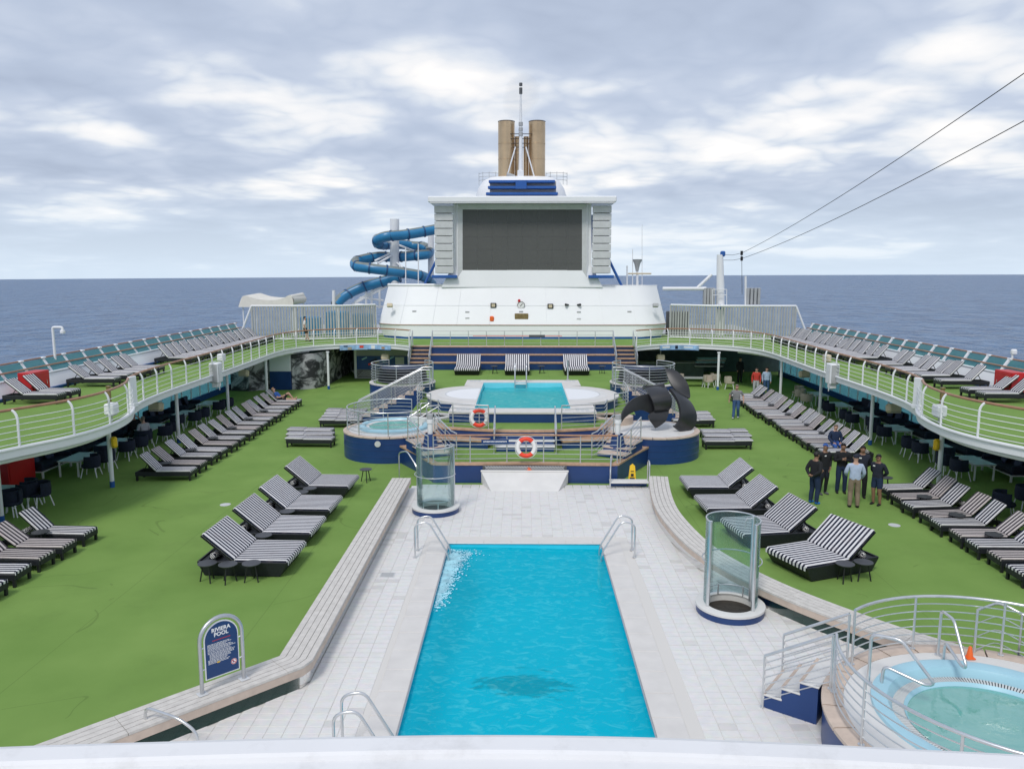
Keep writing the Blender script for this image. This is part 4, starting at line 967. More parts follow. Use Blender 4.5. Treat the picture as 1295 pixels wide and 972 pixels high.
tp = round_podium(C2, CRr, 1.05, 'round_podium', 'round blue podium with white top carrying the black sculpture')
bx_ = MB().box((0, 0, 0), (.42, .10, .34), b=.02).build('control_box', 'light_grey', tp); bx_.location = (-.9, -CRr + .15, .68)
# spare white rim ring behind each podium
for s_, cc, w in ((-1, C1, 'hot tub'), (1, C2, 'sculpture')):
    t2 = thing('planter_ring', f'low rounded tiled planter joining the {w} podium to the terrace', 'planter', (cc[0] - s_ * 1.55, cc[1] + 1.35, Z2))
    MB().lathe([(.95, -.6), (.95, .06), (.72, .08), (.70, -.1)], 32, sy=.8).build('rim', 'teak_pale' if s_ > 0 else 'stone_white', t2); MB().lathe([(0, .0), (.71, .0)], 32, sy=.8).build('bed', 'dark_hole', t2)
# upper round podiums with dark covers and rails
for s_, w in ((-1, 'mural wall side'), (1, 'sculpture side')):
    c = (6.35 * s_, 41.4); r = 1.72; h = 1.78
    t2 = round_podium(c, r, h, 'round_podium', f'tall round blue podium with a covered tub on the {w}', top='turf', cap='coping')
    cv = thing('tub_cover', f'black slatted tub cover on the tall round podium on the {w}', 'cover', (c[0], c[1] + .1, h))
    for k in range(5): MB().lathe([(1.30 - .02 * k, .02 + .15 * k), (1.30 - .02 * k, .13 + .15 * k), (1.18 - .02 * k, .145 + .15 * k)], 40).build('slat_ring', 'rattan', cv)
    MB().cyl((0, 0), 1.18, 0, .70, 40).build('core', 'black_metal', cv); MB().lathe([(0, .76), (.95, .76), (1.2, .72), (1.22, .66)], 40).build('lid', 'navy_light', cv)
    railing(f'round steel railing on the tall podium on the {w}', arc(c[0], c[1], r - .1, R(130) if s_ > 0 else R(50), (R(130) if s_ > 0 else R(50)) + s_ * -R(0) + (R(285) if s_ > 0 else -R(285)), h + .01, 44), .98, 6, 1.3)
    # flight crossing in front of the tall podium, from the lower turf up to its top
    st = thing('podium_stair', f'blue sided stair climbing past the tall round podium on the {w}', 'stair', (6.6 * s_, 38.9, 0))
    for k in range(8):
        xo = (1.55 - .43 * k) * s_; h_ = .22 * (k + 1)
        MB().box((xo, 0, h_ / 2 - .015), (.43, 1.15, h_ - .03)).build('step', 'blue_wall', st, smooth=False); MB().box((xo, 0, h_), (.46, 1.18, .03), b=.008).build('tread', 'teak_pale', st)
    for dy, nm in ((-.56, 'near'), (.56, 'far')):
        railing(f'sloping steel railing of the podium stair on the {w}, {"pool facing" if dy < 0 else "podium facing"} run', [(8.3 * s_, 38.9 + dy, .1), (5.0 * s_, 38.9 + dy, 1.78), (4.55 * s_, 38.95 + dy, 1.78)], .98, 6, 1.15, hr=.032, rr=.015)
    railing(f'curved steel railing along the upper terrace side on the {w}', smooth_path([(5.0 * s_ - s_ * .1, 38.2, Z2 + .01), (4.95 * s_ - s_ * .1, 36.2, Z2 + .01), (4.75 * s_ - s_ * .1, 34.7, Z2 + .01), (4.0 * s_, 34.0, Z2 + .01)], 5), .95, 5, 1.1)
    # corner flight on the lower tier, climbing along its slanted side towards the round podium
    P_ = Vector((3.42 * s_ + .06, 27.75, Z1)); Q_ = Vector((4.50 * s_ + .06, 29.80, Z1 + .36)); dv = (Q_ - P_); dv.z = 0; dv.normalize(); iv = Vector((-dv.y * s_, dv.x * s_, 0)); az = math.atan2(dv.y, dv.x)
    st = thing('side_stair', f'short wood edged flight beside the round podium on the {w}', 'stair', (P_.x, P_.y, Z1))
    for k in range(3):
        c_ = dv * (.75 + .55 * k) + iv * .58; hh = .12 * (k + 1)
        MB().box((c_.x + dv.x * .2, c_.y + dv.y * .2, hh / 2 + .004), (.95 if k == 2 else .55, 1.10, hh - .03), az).build('step', 'blue_wall', st, smooth=False); MB().box((c_.x + dv.x * .2, c_.y + dv.y * .2, hh + .012), (.97 if k == 2 else .57, 1.14, .04), az, b=.008).build('tread', 'teak_pale', st)
    for d_, nm in ((.03, 'outer'), (1.14, 'inner')):
        e0 = P_ + iv * d_ + dv * .15; e1 = Q_ + iv * d_
        railing(f'steel railing of the short corner flight on the {w}, {nm} run', [e0, e0 + dv * .5, e1], .95, 5, .9)
    o = MB().cyl((0, 0), .10, 0, 1.15, 14); o.cyl((0, 0), .13, 1.15, 1.3, 14); ob = thing('searchlight_post', f'white post lamp with grey head at the lower terrace corner on the {w}', 'lamp', (3.55 * s_ + .05, 29.4, Z1)); o.build('post', 'white_paint', ob); MB().cyl((0, 0), .12, 1.30, 1.48, 14).build('head', 'grey_paint', ob); MB().lathe([(.36, 0), (.20, .75)], 20).build('skirt', 'blue_wall', ob)

# ---------------- sculpture: four thick curved blades
sc_ = thing('sculpture', 'big black sculpture of curved propeller blades on the round podium', 'sculpture', (*C2, 1.06))
def blade(rows, th=.055, bulge=.06):
    A = smooth_path([PY(r[0][0], r[0][1], r[2]) for r in rows], 6); B = smooth_path([PY(r[1][0], r[1][1], r[3]) for r in rows], 6)
    o = Vector((*C2, 1.06)); A = [p - o for p in A]; B = [p - o for p in B]
    # bulge the ribbon across its width
    cols = 6; g = MB(); n = len(A); grid = []
    for i in range(n):
        w = B[i] - A[i]; t_ = A[min(n - 1, i + 1)] - A[max(0, i - 1)]; nn = w.cross(t_); nn = nn.normalized() if nn.length > 1e-6 else Vector((0, -1, 0))
        if nn.y > 0: nn = -nn
        grid.append([(A[i] + w * (k / cols) + nn * (bulge * w.length * math.sin(PI * k / cols)), nn) for k in range(cols + 1)])
    vs = [p for row in grid for p, _ in row] + [p - q * th for row in grid for p, q in row]; C_ = cols + 1; off = n * C_; fs = []
    for i in range(n - 1):
        for k in range(cols):
            a = i * C_ + k; fs += [(a, a + 1, a + C_ + 1, a + C_), (off + a + C_, off + a + C_ + 1, off + a + 1, off + a)]
    for i in range(n - 1):
        for k in (0, cols): a = i * C_ + k; fs.append((a, a + C_, off + a + C_, off + a))
    for k in range(cols):
        for i in (0, n - 1): a = i * C_ + k; fs.append((a, a + 1, off + a + 1, off + a))
    g.add(vs, fs); o = g.build('blade', 'black_sculpt', sc_, ang=50)
    bm = bmesh.new(); bm.from_mesh(o.data); bmesh.ops.recalc_face_normals(bm, faces=bm.faces); bm.to_mesh(o.data); bm.free()
Yc = 32.35
blade([((783.2, 536), (784.8, 536.5), Yc - .9, Yc - .9), ((788, 520), (790.5, 528), Yc - .8, Yc - .8), ((797, 507.5), (801, 521), Yc - .6, Yc - .6), ((810, 500), (812, 518.6), Yc - .4, Yc - .4), ((822, 498), (821.5, 522.5), Yc - .3, Yc - .3), ((834, 497), (829, 524), Yc - .25, Yc - .25)], .09, .02)
blade([((813, 492.5), (837, 486), Yc + .3, Yc + .5), ((816, 490), (841, 488.5), Yc + .0, Yc + .2), ((821.5, 499), (845.5, 494.5), Yc - .55, Yc - .35), ((826, 508), (849.7, 504), Yc - .75, Yc - .5), ((828, 517), (849, 514), Yc - .65, Yc - .45), ((827, 521), (845, 520), Yc - .45, Yc - .3)], .10, .04)
blade([((829, 519), (846, 519), Yc - .42, Yc - .32), ((820.8, 524), (845.5, 523), Yc - .55, Yc - .4), ((821.5, 531), (842, 532), Yc - .6, Yc - .5), ((825.5, 537), (835, 538), Yc - .55, Yc - .5), ((828.2, 541), (829.2, 541.3), Yc - .5, Yc - .5)], .09, .02)
blade([((847, 491), (851, 491), Yc + .1, Yc + .3), ((853, 498), (863, 498.5), Yc - .25, Yc + .2), ((858.5, 508), (874.5, 509), Yc - .45, Yc + .1), ((861.4, 520), (881, 523), Yc - .6, Yc + .0), ((861, 529), (880, 536), Yc - .65, Yc - .1), ((857, 536), (873, 544.5), Yc - .6, Yc - .3), ((854, 538.5), (863, 547), Yc - .6, Yc - .5), ((851.5, 539.5), (853, 541), Yc - .6, Yc - .55)], .11, .05)
blade([((841.5, 466), (843, 465.5), Yc + 1.0, Yc + 1.0), ((843.5, 473), (855, 468.5), Yc + .8, Yc + .9), ((847.5, 483), (865, 477.5), Yc + .6, Yc + .7), ((854, 492), (871, 488), Yc + .45, Yc + .5), ((864, 499), (873, 499.5), Yc + .35, Yc + .4), ((871.5, 503), (872.5, 503), Yc + .3, Yc + .3)], .10, .05)

# caution A-frame
t = thing('caution_sign', 'yellow folding wet floor sign beside the terrace wall', 'sign', (3.95, 27.75, 0), R(-8))
for sgn in (-1, 1):
    g = MB(); g.add([(-.15, sgn * .18, 0), (.15, sgn * .18, 0), (.09, sgn * .02, .62), (.0, sgn * .02, .70), (-.09, sgn * .02, .62), (-.15, sgn * .155, 0), (.15, sgn * .155, 0), (.09, 0, .62), (.0, 0, .70), (-.09, 0, .62)], [(0, 1, 2, 3, 4), (9, 8, 7, 6, 5), (0, 5, 6, 1), (1, 6, 7, 2), (2, 7, 8, 3), (3, 8, 9, 4), (4, 9, 5, 0)]); g.build('panel', 'yellow', t, smooth=False)
g = MB(); g.box((0, -.142, .20), (.17, .004, .05), tilt=Matrix.Rotation(R(-14), 4, 'X')); g.box((0.0, -.115, .31), (.10, .004, .10), tilt=Matrix.Rotation(R(-14), 4, 'X')); g.box((0, -.082, .44), (.12, .004, .03), tilt=Matrix.Rotation(R(-14), 4, 'X')); g.build('printing', 'black', t)
# white step with two steel hoops between bench end and terrace
t = thing('white_step', 'low white step with steel hoops between terrace wall and curved bench', 'step', (3.75, 27.15, 0))
MB().box((0, 0, .21), (1.35, .42, .06), b=.012).build('tread', 'stone_white', t); MB().box((0, .12, .10), (1.3, .05, .17)).build('riser', 'sill_blue', t)
MB().tube(fillet([(-.68, -.22, .0), (-.68, -.22, .62), (-.60, .35, 1.0), (-.5, .9, 1.0), (-.5, .9, .2)], .15), .026, 8).build('hoop', 'steel', t); MB().tube(fillet([(.68, -.24, 0), (.68, -.24, .95), (.68, .15, .95), (.68, .15, .2)], .16), .026, 8).build('hoop', 'steel', t)
t = thing('hand_rail', 'bent steel hand rail at the end of the straight bench behind the shower', 'hand rail', (-4.15, 27.5, 0)); MB().tube(fillet([(-.35, .6, 0), (-.35, .6, 1.0), (.0, .2, 1.15), (.42, -.3, .7), (.42, -.3, 0)], .15), .026, 8).build('tube', 'steel', t); MB().cyl((-.35, .6), .05, 0, .02, 10).build('flange', 'steel', t)

# ---------------- tiers at the back of the terrace and stairs beside them
t = thing('tiered_steps', 'wide blue tiers with wooden treads behind the double loungers', 'steps', (0, 50.3, Z2))
rs = (UZ - Z2) / 3
for k in range(3):
    h_ = rs * (k + 1); dp = .55 if k < 2 else .64
    MB().box((0, -.05 + .55 * k + dp / 2, h_ / 2 - .03), (11.9, dp - .004, h_ - .062)).build('riser', 'blue_wall', t, smooth=False)
    for i in range(5): MB().box((-4.76 + 2.38 * i, -.07 + .55 * k + dp / 2, h_ - .03), (2.37, dp + .02, .058), b=.008).build('tread', 'teak', t)
for s_, w in ((-1, 'mural wall side'), (1, 'sculpture side')):
    st = thing('wooden_stair', f'wooden stair beside the blue tiers on the {w}', 'stair', (6.62 * s_, 50.2, Z2))
    for k in range(6):
        h_ = (UZ - Z2) * (k + 1) / 6; MB().box((0, .15 + .31 * k, h_ / 2 - .03), (1.25, .30, h_ - .06)).build('riser', 'navy_light', st, smooth=False); MB().box((0, .12 + .31 * k, h_ - .03), (1.28, .34, .055), b=.008).build('tread', 'teak', st)
    for dx in (-.66, .66): railing(f'sloping steel railing of the wooden stair on the {w}, {"inner" if dx * s_ < 0 else "outer"} run', [(6.62 * s_ + dx, 49.9, Z2), (6.62 * s_ + dx, 52.2, UZ + .02)], .95, 3, 1.2)
railing('straight grey steel railing above the blue tiers before the screen building', [(-6.0, 52.3, UZ), (6.0, 52.3, UZ)], .95, 3, 1.2, hm='steel_dull')
# ================================================================= SCREEN BUILDING
sb = thing('screen_building', 'white superstructure with a giant dark screen facing the pools', 'building', (0, 58, UZ))
oz = UZ
def bl(x, y, z): return Vector((x, y - 58, z - oz))
# lower front: a bowed wall leaning back, ends curling aft
def front(zs, halfw, yfront, n=36, curl=3.2):
    o = []
    for i in range(n + 1):
        u_ = -1 + 2 * i / n; x = halfw * math.sin(u_ * PI / 2 * .0 + 0) if False else halfw * u_
        y = yfront + curl * max(0, abs(u_) - .80) ** 2 * 12 + .35 * u_ * u_
        o.append(bl(x - .04, y, zs))
    return o
A = front(UZ, 10.35, 57.2); B = front(3.05, 10.55, 57.2); C0 = front(3.70, 10.72, 57.25); D0 = front(6.46, 10.05, 58.3, curl=2.2)
MB().strip(A, front(2.86, 10.40, 57.2)).build('base_stripe', 'bright_blue', sb)
MB().strip(front(2.86, 10.42, 57.19), C0).build('base_wall', 'white_wall', sb)
MB().strip(front(3.72, 10.70, 57.25), D0).build('front_wall', 'white_wall', sb)
g = MB(); g.slab(front(3.69, 10.74, 57.2), front(3.73, 10.74, 57.2), .05); g.build('trim_rail', 'teak_rail', sb)
for s_ in (-1, 1):   # side walls
    m = MB(); a = [C0[0 if s_ < 0 else -1], D0[0 if s_ < 0 else -1]]; base = A[0 if s_ < 0 else -1]
    m.add([base, base + Vector((0, 9, 0)), Vector((a[1].x, base.y + 9, a[1].z)), a[1], a[0]], [(0, 1, 2, 3, 4) if s_ > 0 else (4, 3, 2, 1, 0)]); m.build('side_wall', 'white_wall', sb, smooth=False)
top = [tuple(p) for p in D0]; n = len(top)
m = MB(); m.add([(p[0], p[1], p[2]) for p in top] + [(D0[-1].x, 9.5, D0[0].z), (D0[0].x, 9.5, D0[0].z)], [tuple(range(n + 2))]); m.build('roof_deck', 'grey_paint', sb, smooth=False)
m = MB(); m.tube([p + Vector((0, .06, .10)) for p in D0 if p.x < -4.6], .10, 8); m.build('roof_edge', 'white_wall', sb)
m = MB(); m.tube([p + Vector((0, .06, .02)) for p in D0 if p.x > 4.6], .06, 8); m.build('roof_edge', 'white_wall', sb)
# screen block: box body with flaring foot, bezel and screen
def PYl(x, y, Y): p = PY(x, y, Y); return p - Vector((0, 58, oz))
body = [PYl(573, 257, 58.5), PYl(748, 257, 58.5), PYl(748, 335, 58.5), PYl(762, 363, 58.25), PYl(558, 363, 58.25), PYl(573, 335, 58.5)]
m = MB(); bk = [p + Vector((0, 5.0, 0)) for p in body]; m.add(body + bk, [(5, 2, 1, 0), (5, 4, 3, 2), (6, 7, 8, 11), (11, 8, 9, 10)] + [(i, (i + 1) % 6, 6 + (i + 1) % 6, 6 + i) for i in range(6)]); m.build('screen_tower', 'white_wall', sb, smooth=False)
def frame_strip(a, b, ya, yb, nm, mt):
    P_ = [PYl(a[0], a[1], ya), PYl(a[2], a[1], ya), PYl(a[2], a[3], ya), PYl(a[0], a[3], ya)]; Q_ = [PYl(b[0], b[1], yb), PYl(b[2], b[1], yb), PYl(b[2], b[3], yb), PYl(b[0], b[3], yb)]
    for i in range(4): MB().add([P_[i], P_[(i + 1) % 4], Q_[(i + 1) % 4], Q_[i]], [(0, 3, 2, 1)]).build(nm, mt, sb, smooth=False)
frame_strip((579, 259, 742, 358), (585, 265, 736, 350), 58.36, 58.44, 'screen_bezel', 'light_grey')
frame_strip((577, 257.5, 744, 360), (579, 259, 742, 358), 58.46, 58.36, 'screen_frame', 'white_wall')
sc0 = [PYl(585, 265, 58.44), PYl(736, 265, 58.44), PYl(736, 350, 58.44), PYl(585, 350, 58.44)]
scr = link('screen', None, sb)
for i in range(8):          # LED modules butted edge to edge
    for j in range(5):
        u0, u1, v0, v1 = i / 8, (i + 1) / 8, j / 5, (j + 1) / 5
        q = lambda u_, v_: sc0[0].lerp(sc0[1], u_).lerp(sc0[3].lerp(sc0[2], u_), v_)
        a, b, c, d_ = q(u0, v0), q(u1, v0), q(u1, v1), q(u0, v1); e_ = Vector((.006, 0, .006)); dy = Vector((0, random.uniform(-.002, .002), 0))
        MB().add([a + Vector((.003, 0, -.003)) + dy, b + Vector((-.003, 0, -.003)) + dy, c + Vector((-.003, 0, .003)) + dy, d_ + Vector((.003, 0, .003)) + dy], [(3, 2, 1, 0)]).build('screen_panel', 'screen_dark', scr, smooth=False)
# roof slab
m = MB(); r0, r1 = PYl(541, 248, 57.4), PYl(780, 248, 57.4); zc = (r0.z + PYl(541, 256, 57.4).z) / 2
m.box(((r0.x + r1.x) / 2, 1.6, zc + .0), (r1.x - r0.x, 4.6, .42), b=.06); m.build('roof_slab', 'white_wall', sb)
m = MB(); m.box(((r0.x + r1.x) / 2, -.66, zc - .24), (r1.x - r0.x - .3, .1, .10)); m.build('gutter', 'light_grey', sb)
# side speaker/louvre stacks
for s_, xa, xb in ((-1, 549.5, 573), (1, 749.5, 773)):
    zt, zb = PYl(560, 260, 57.9).z, PYl(560, 346, 57.9).z; xl, xr = PYl(xa, 300, 57.9).x, PYl(xb, 300, 57.9).x; n = 9; hh = (zt - zb) / n
    for k in range(n): MB().box(((xl + xr) / 2, .1, zb + hh * (k + .5)), (xr - xl, .35, hh - .05), b=.02).build('side_panel', 'light_grey', sb)
    MB().box(((xl + xr) / 2, .30, (zt + zb) / 2), (xr - xl - .2, .12, zt - zb)).build('panel_frame', 'white_paint', sb)
    MB().tube([((xl + xr) / 2 + s_ * 1.6, .8, zb - .9), ((xl + xr) / 2 - s_ * .2, .8, zt - 2.2)], .10, 8).build('strut', 'bright_blue', sb); MB().tube([((xl + xr) / 2 - s_ * .9, .9, zb - .8), ((xl + xr) / 2 - s_ * .62, .9, zt - .6)], .12, 8).build('strut', 'bright_blue', sb)
    MB().box(((xl + xr) / 2, .2, zb - .22), (xr - xl + .5, .6, .22), b=.03).build('strut_base', 'bright_blue', sb)
    m = MB()
    for k in range(8): m.tube([((xl + xr) / 2 - s_ * .70, .65, zb + .3 + k * .55), ((xl + xr) / 2 - s_ * 1.0, .65, zb + .3 + k * .55)], .035, 6)
    m.build('bracket', 'grey_paint', sb)
for i in range(1, 10):      # welded plate seams
    if i == 5: continue
    k_ = int(36 * i / 10); a_, b_2 = front(3.76, 10.68, 57.235)[k_], front(6.42, 10.06, 58.27, curl=2.2)[k_]; MB().tube([a_, b_2], .010, 5).build('weld_seam', 'white_wall', sb)
MB().tube([p + Vector((0, -.012, 0)) for p in front(5.1, 10.38, 57.76, curl=2.7)], .009, 5).build('weld_seam', 'white_wall', sb)
# fittings on the front wall
def on_wall(px, py, proud=.05):
    z = None; p = PY(px, py, 57.8); f_ = (p.z - 3.7) / (6.46 - 3.7); y = 57.25 + 1.05 * max(0, f_) + .35 * (p.x / 10.4) ** 2 - proud; p = PY(px, py, y); return p - Vector((0, 58, oz))
for px, py in ((624, 386), (696, 387)):
    o = link('flood_lamp', None, sb); o.location = on_wall(px, py); MB().box((0, 0, 0), (.42, .22, .34), b=.03).build('housing', 'black_metal', o); MB().box((0, -.115, 0), (.26, .02, .22)).build('lens', 'cream_box', o)
o = link('clock', None, sb); o.location = on_wall(659, 386)
cb = MB().lathe([(0, -.04), (.26, -.04), (.28, 0), (.28, .05)], 28).build('rim', 'dark_grey', o); cb.rotation_euler = (R(90), 0, 0); cb = MB().lathe([(0, .052), (.24, .052)], 28).build('face', 'sign_white', o); cb.rotation_euler = (R(90), 0, 0)
MB().tube([(0, -.06, 0), (.10, -.06, .14)], .016, 6).build('hand', 'black', o); MB().tube([(0, -.06, 0), (-.07, -.06, -.06)], .02, 6).build('hand', 'black', o)
for i in range(12): a = i * PI / 6; MB().box((.20 * math.sin(a), -.056, .20 * math.cos(a)), (.02, .006, .02)).build('hour_mark', 'black', o)
o = MB().cyl((0, 0), .10, 0, .1, 14).build('alarm_bell', 'red_box', sb); o.rotation_euler = (R(90), 0, 0); o.location = on_wall(656.5, 380)
o = MB().box((0, 0, 0), (.98, .05, .54), b=.015).build('plaque', 'brass', sb); o.location = on_wall(659.5, 401, .03)
o = MB().box((0, 0, 0), (.30, .16, .38), b=.06).build('signal_box', 'orange', sb); o.location = on_wall(622, 403)
for px, py in ((591, 394.5), (732, 394.5), (591, 402), (732, 403), (659, 394), (524, 393.5), (796, 394)):
    o = MB().box((0, 0, 0), (.30, .06, .11), b=.02).build('wall_vent', 'grey_paint' if py < 400 else 'light_grey', sb); o.location = on_wall(px, py, .02)
for px, sgn in ((719, -1), (730, 1)):
    o = MB().tube([(0, 0, 0), (sgn * .22, -.2, .02)], [.05, .10], 10).build('camera_lens', 'black_metal', sb); o.location = on_wall(px, 385.5)
for px, sgn in ((493, 1), (829, -1)):
    o = link('flood_lamp', None, sb); o.location = on_wall(px, 386, .3); MB().box((0, 0, 0), (.40, .3, .26), b=.03, tilt=Matrix.Rotation(R(-20), 4, 'X')).build('housing', 'cream_box' if sgn > 0 else 'grey_paint', o); MB().tube([(0, 0, 0), (0, .5, .1)], .03, 6).build('arm', 'grey_paint', o)
# sign strip and caution tape across the railing gate
t = thing('barrier_tape', 'red barrier tape with dark tag across the railing before the screen building', 'tape', (0, 52.24, UZ + .62)); MB().box((-.35, 0, 0), (5.9, .006, .035)).build('tape', 'buoy_red', t); MB().box((.95, -.01, -.01), (1.05, .008, .17)).build('tag', 'dark_grey', t)

# ================================================================= FUNNEL
fn = thing('funnel', 'white domed funnel casing with blue louvres behind the screen', 'funnel', (0, 71, 9))
g = MB(); prof = []
for k, (px_l, px_r, py) in enumerate(((598, 720, 258), (600, 718, 246), (603, 715, 236), (609, 709, 227), (616, 702, 223))):
    a, b = PY(px_l, py, 70), PY(px_r, py, 70); prof.append((a.x, b.x, a.z))
rings = []
for (xa, xb, z) in prof:
    cx_, hw_ = (xa + xb) / 2, (xb - xa) / 2; rings.append([Vector((cx_ + hw_ * math.copysign(abs(math.cos(a)) ** .6, math.cos(a)), 73 - 71 + hw_ * 1.1 * math.copysign(abs(math.sin(a)) ** .6, math.sin(a)), z - 9)) for a in [2 * PI * i / 40 for i in range(40)]])
vs = [p for r in rings for p in r]; fs = [(k * 40 + i, k * 40 + (i + 1) % 40, (k + 1) * 40 + (i + 1) % 40, (k + 1) * 40 + i) for k in range(len(rings) - 1) for i in range(40)] + [tuple(range(160, 200))]
lowr = [Vector((p.x * 1.05, p.y, -4)) for p in rings[0]]; vs += lowr; fs += [(200 + i, 200 + (i + 1) % 40, (i + 1) % 40, i) for i in range(40)]
g.add(vs, fs).build('casing', 'white_wall', fn)
for k, (xa, xb, ya, yb) in enumerate(((618, 702, 228, 231.5), (617, 703.5, 235.5, 239), (614.5, 705.5, 243.5, 247))):
    a, b, c = PY(xa, ya, 68.0), PY(xb, ya, 68.0), PY(xa, yb, 68.0); MB().box(((a.x + b.x) / 2, 68.2 - 71, (a.z + c.z) / 2 - 9), (b.x - a.x, .7, a.z - c.z), b=.04).build('louvre', 'bright_blue', fn)
a, b = PY(652, 228, 67.9), PY(666, 239, 67.9); MB().box(((a.x + b.x) / 2, 67.9 - 71, (a.z + b.z) / 2 - 9), (b.x - a.x, .3, a.z - b.z)).build('louvre_panel', 'bright_blue', fn)
MB().box((0, 68.6 - 71, PY(660, 238, 68).z - 9), (5.6, .3, 1.2)).build('louvre_back', 'grey_paint', fn)
# platform rails
for s_ in (-1, 1):
    q = MB()
    for k in range(3): q.tube(arc(s_ * 3.0, 2.0, 1.0, R(200), R(340), 15.6 - 9 + .3 * k, 10), .02, 5)
    for k in range(5): p = arc(s_ * 3.0, 2.0, 1.0, R(200), R(340), 0, 4)[k]; q.tube([(p.x, p.y, 6.2), (p.x, p.y, 7.3)], .02, 5)
    q.build('platform_rail', 'grey_paint', fn)
for s_, px in ((-1, 640.5), (1, 679)):
    t = thing('exhaust_stack', f'tall bronze exhaust stack {"nearer the water slide" if s_ < 0 else "farther from the water slide"}', 'smokestack', (PY(px, 200, 71).x, 71, 14.8), group='twin exhaust stacks')
    zt = PY(px, 154, 71).z - 14.8; r = .72
    MB().lathe([(r, -.5), (r, zt - .06), (r - .06, zt), (r - .12, zt - .04), (r - .12, zt - 1.5), (0, zt - 1.5)], 32).build('pipe', ['stack_bronze'], t)
    for z in (1.0, 2.4, 3.7): MB().lathe([(r, z - .03), (r + .02, z - .02), (r + .02, z + .02), (r, z + .03)], 32).build('seam_ring', 'stack_bronze', t)
    MB().lathe([(r + .015, zt - .02), (r + .015, zt + .02), (r - .05, zt + .03)], 32).build('top_rim', 'stack_dark', t)
    MB().cyl((-s_ * .95, .35), .22, -.5, zt - 1.2, 16).build('side_pipe', 'stack_bronze', t)
t = thing('funnel_mast', 'thin white mast with lights between the two exhaust stacks', 'mast', (-.2, 70.2, 14.6))
def mz(py): return PY(658, py, 70.2).z - 14.6
MB().tube([(0, 0, 0), (0, 0, mz(180)), (0, 0, mz(112))], [.22, .15, .06], 10).build('pole', 'white_paint', t)
for py in (107, 113, 117): MB().cyl((0, 0), .14, mz(py) - .12, mz(py) + .12, 12).build('lamp', 'dark_grey', t)
for py in (157, 164, 170): MB().cyl((0, 0), .18, mz(py) - .15, mz(py) + .15, 12).build('lamp', 'grey_paint', t)
for k, py in enumerate((169, 175, 181, 186)): MB().box((0, .2, mz(py)), (1.9 - .2 * k, .08, .05)).build('crossbar', 'stack_dark', t)
for s_ in (-1, 1): MB().tube([(s_ * .45, 0, mz(186)), (s_ * 1.25, -.3, mz(228))], .06, 8).build('brace', 'white_paint', t)
MB().box((0, -.25, mz(222)), (.55, .5, .8), b=.05).build('box', 'white_paint', t); MB().box((0, -.52, mz(226)), (.5, .03, .12)).build('label_plate', 'red_box', t)
MB().tube([(-1.2, -.3, mz(221)), (-.5, -.3, mz(223))], [.16, .1], 10).build('horn', 'grey_paint', t)

# ================================================================= WATER SLIDE
def slide(label, path, r):
    pts = [PY(*p) for p in path]; c = pts[0]; sm_ = [p - c for p in smooth_path(pts, 7)]
    t = thing('water_slide', label, 'water slide', c)
    # tube with a greyish upper shell
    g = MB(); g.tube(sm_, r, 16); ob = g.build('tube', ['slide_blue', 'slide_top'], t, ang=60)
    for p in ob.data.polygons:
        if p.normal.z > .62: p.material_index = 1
    rs_ = resample(sm_, 1.35)
    for i in range(len(rs_) - 1):
        a = rs_[i]; d_ = (rs_[i + 1] - rs_[i]).normalized() * .06; MB().tube([a - d_, a + d_], r + .05, 16, cap=False).build('joint', 'slide_joint', t, ang=80)
    return t
slide('upper winding blue tube water slide beside the screen', [(556, 289, 66), (535, 293, 65.5), (510, 297, 65), (488, 299, 64.5), (477, 304, 65), (480, 309, 66.5), (492, 309.5, 68), (507, 309, 69), (522, 311, 69.5), (535, 312, 69), (543, 316, 68), (541, 321, 66.6), (530, 322.5, 66), (514, 324, 66.2), (497, 325, 66.5), (480, 324.5, 66.5), (463, 327, 66), (450, 331, 65), (451, 336.5, 64), (466, 339, 63.5), (485, 341.5, 63.5), (505, 344, 63.8), (525, 347, 64.3), (538, 351, 65.5), (546, 358, 67)], .41)
slide('lower straight run of the blue water slide reaching the deck', [(505, 350, 66), (490, 354, 66), (472, 359, 66), (456, 364, 66), (443, 370, 65.8), (432, 377, 65.5), (424, 386, 65)], .43)
t = thing('slide_tower', 'white pillars and braces carrying the winding water slide', 'tower', PY(500, 362, 66))
o = t.location.copy()
def sp_(px, py, Y): return PY(px, py, Y) - o
MB().tube([sp_(499, 420, 66), sp_(499, 277, 66)], .38, 18).build('column', 'white_paint', t); MB().tube([sp_(545, 362, 67.5), sp_(545, 296, 67.5)], .26, 14).build('column', 'white_paint', t)
MB().tube([sp_(422, 392, 63), sp_(422, 367, 63)], .13, 10).build('column', 'white_paint', t)
for a, b in (((499, 308, 66), (482, 303, 65)), ((499, 308, 66), (530, 320, 66.2)), ((499, 318, 66), (474, 330, 65.5)), ((499, 321, 66), (478, 333, 64)), ((499, 330, 66), (515, 343, 64)), ((499, 352, 66), (448, 382, 66)), ((499, 357, 66), (440, 388, 66)), ((470, 362, 66), (470, 390, 66)), ((463, 366, 66), (463, 392, 66)), ((480, 362, 66), (480, 390, 66)), ((445, 384, 66), (485, 388, 66)), ((455, 376, 66), (485, 380, 66))):
    MB().tube([sp_(*a), sp_(*b)], .09, 8).build('brace', 'white_paint', t)
for px, pt in ((513, 313), (529, 308)):
    c = PY(px, 360, 60.5); o_ = thing('antenna_pole', f'thin white pole on the roof edge {"beside the slide column" if px < 520 else "nearer the screen"}', 'pole', c); MB().tube([(0, 0, -.4), PY(px, pt, 60.5) - c], .045, 8).build('pole', 'white_paint', o_); MB().cyl((0, 0), .12, -.4, -.3, 10).build('foot', 'white_paint', o_)

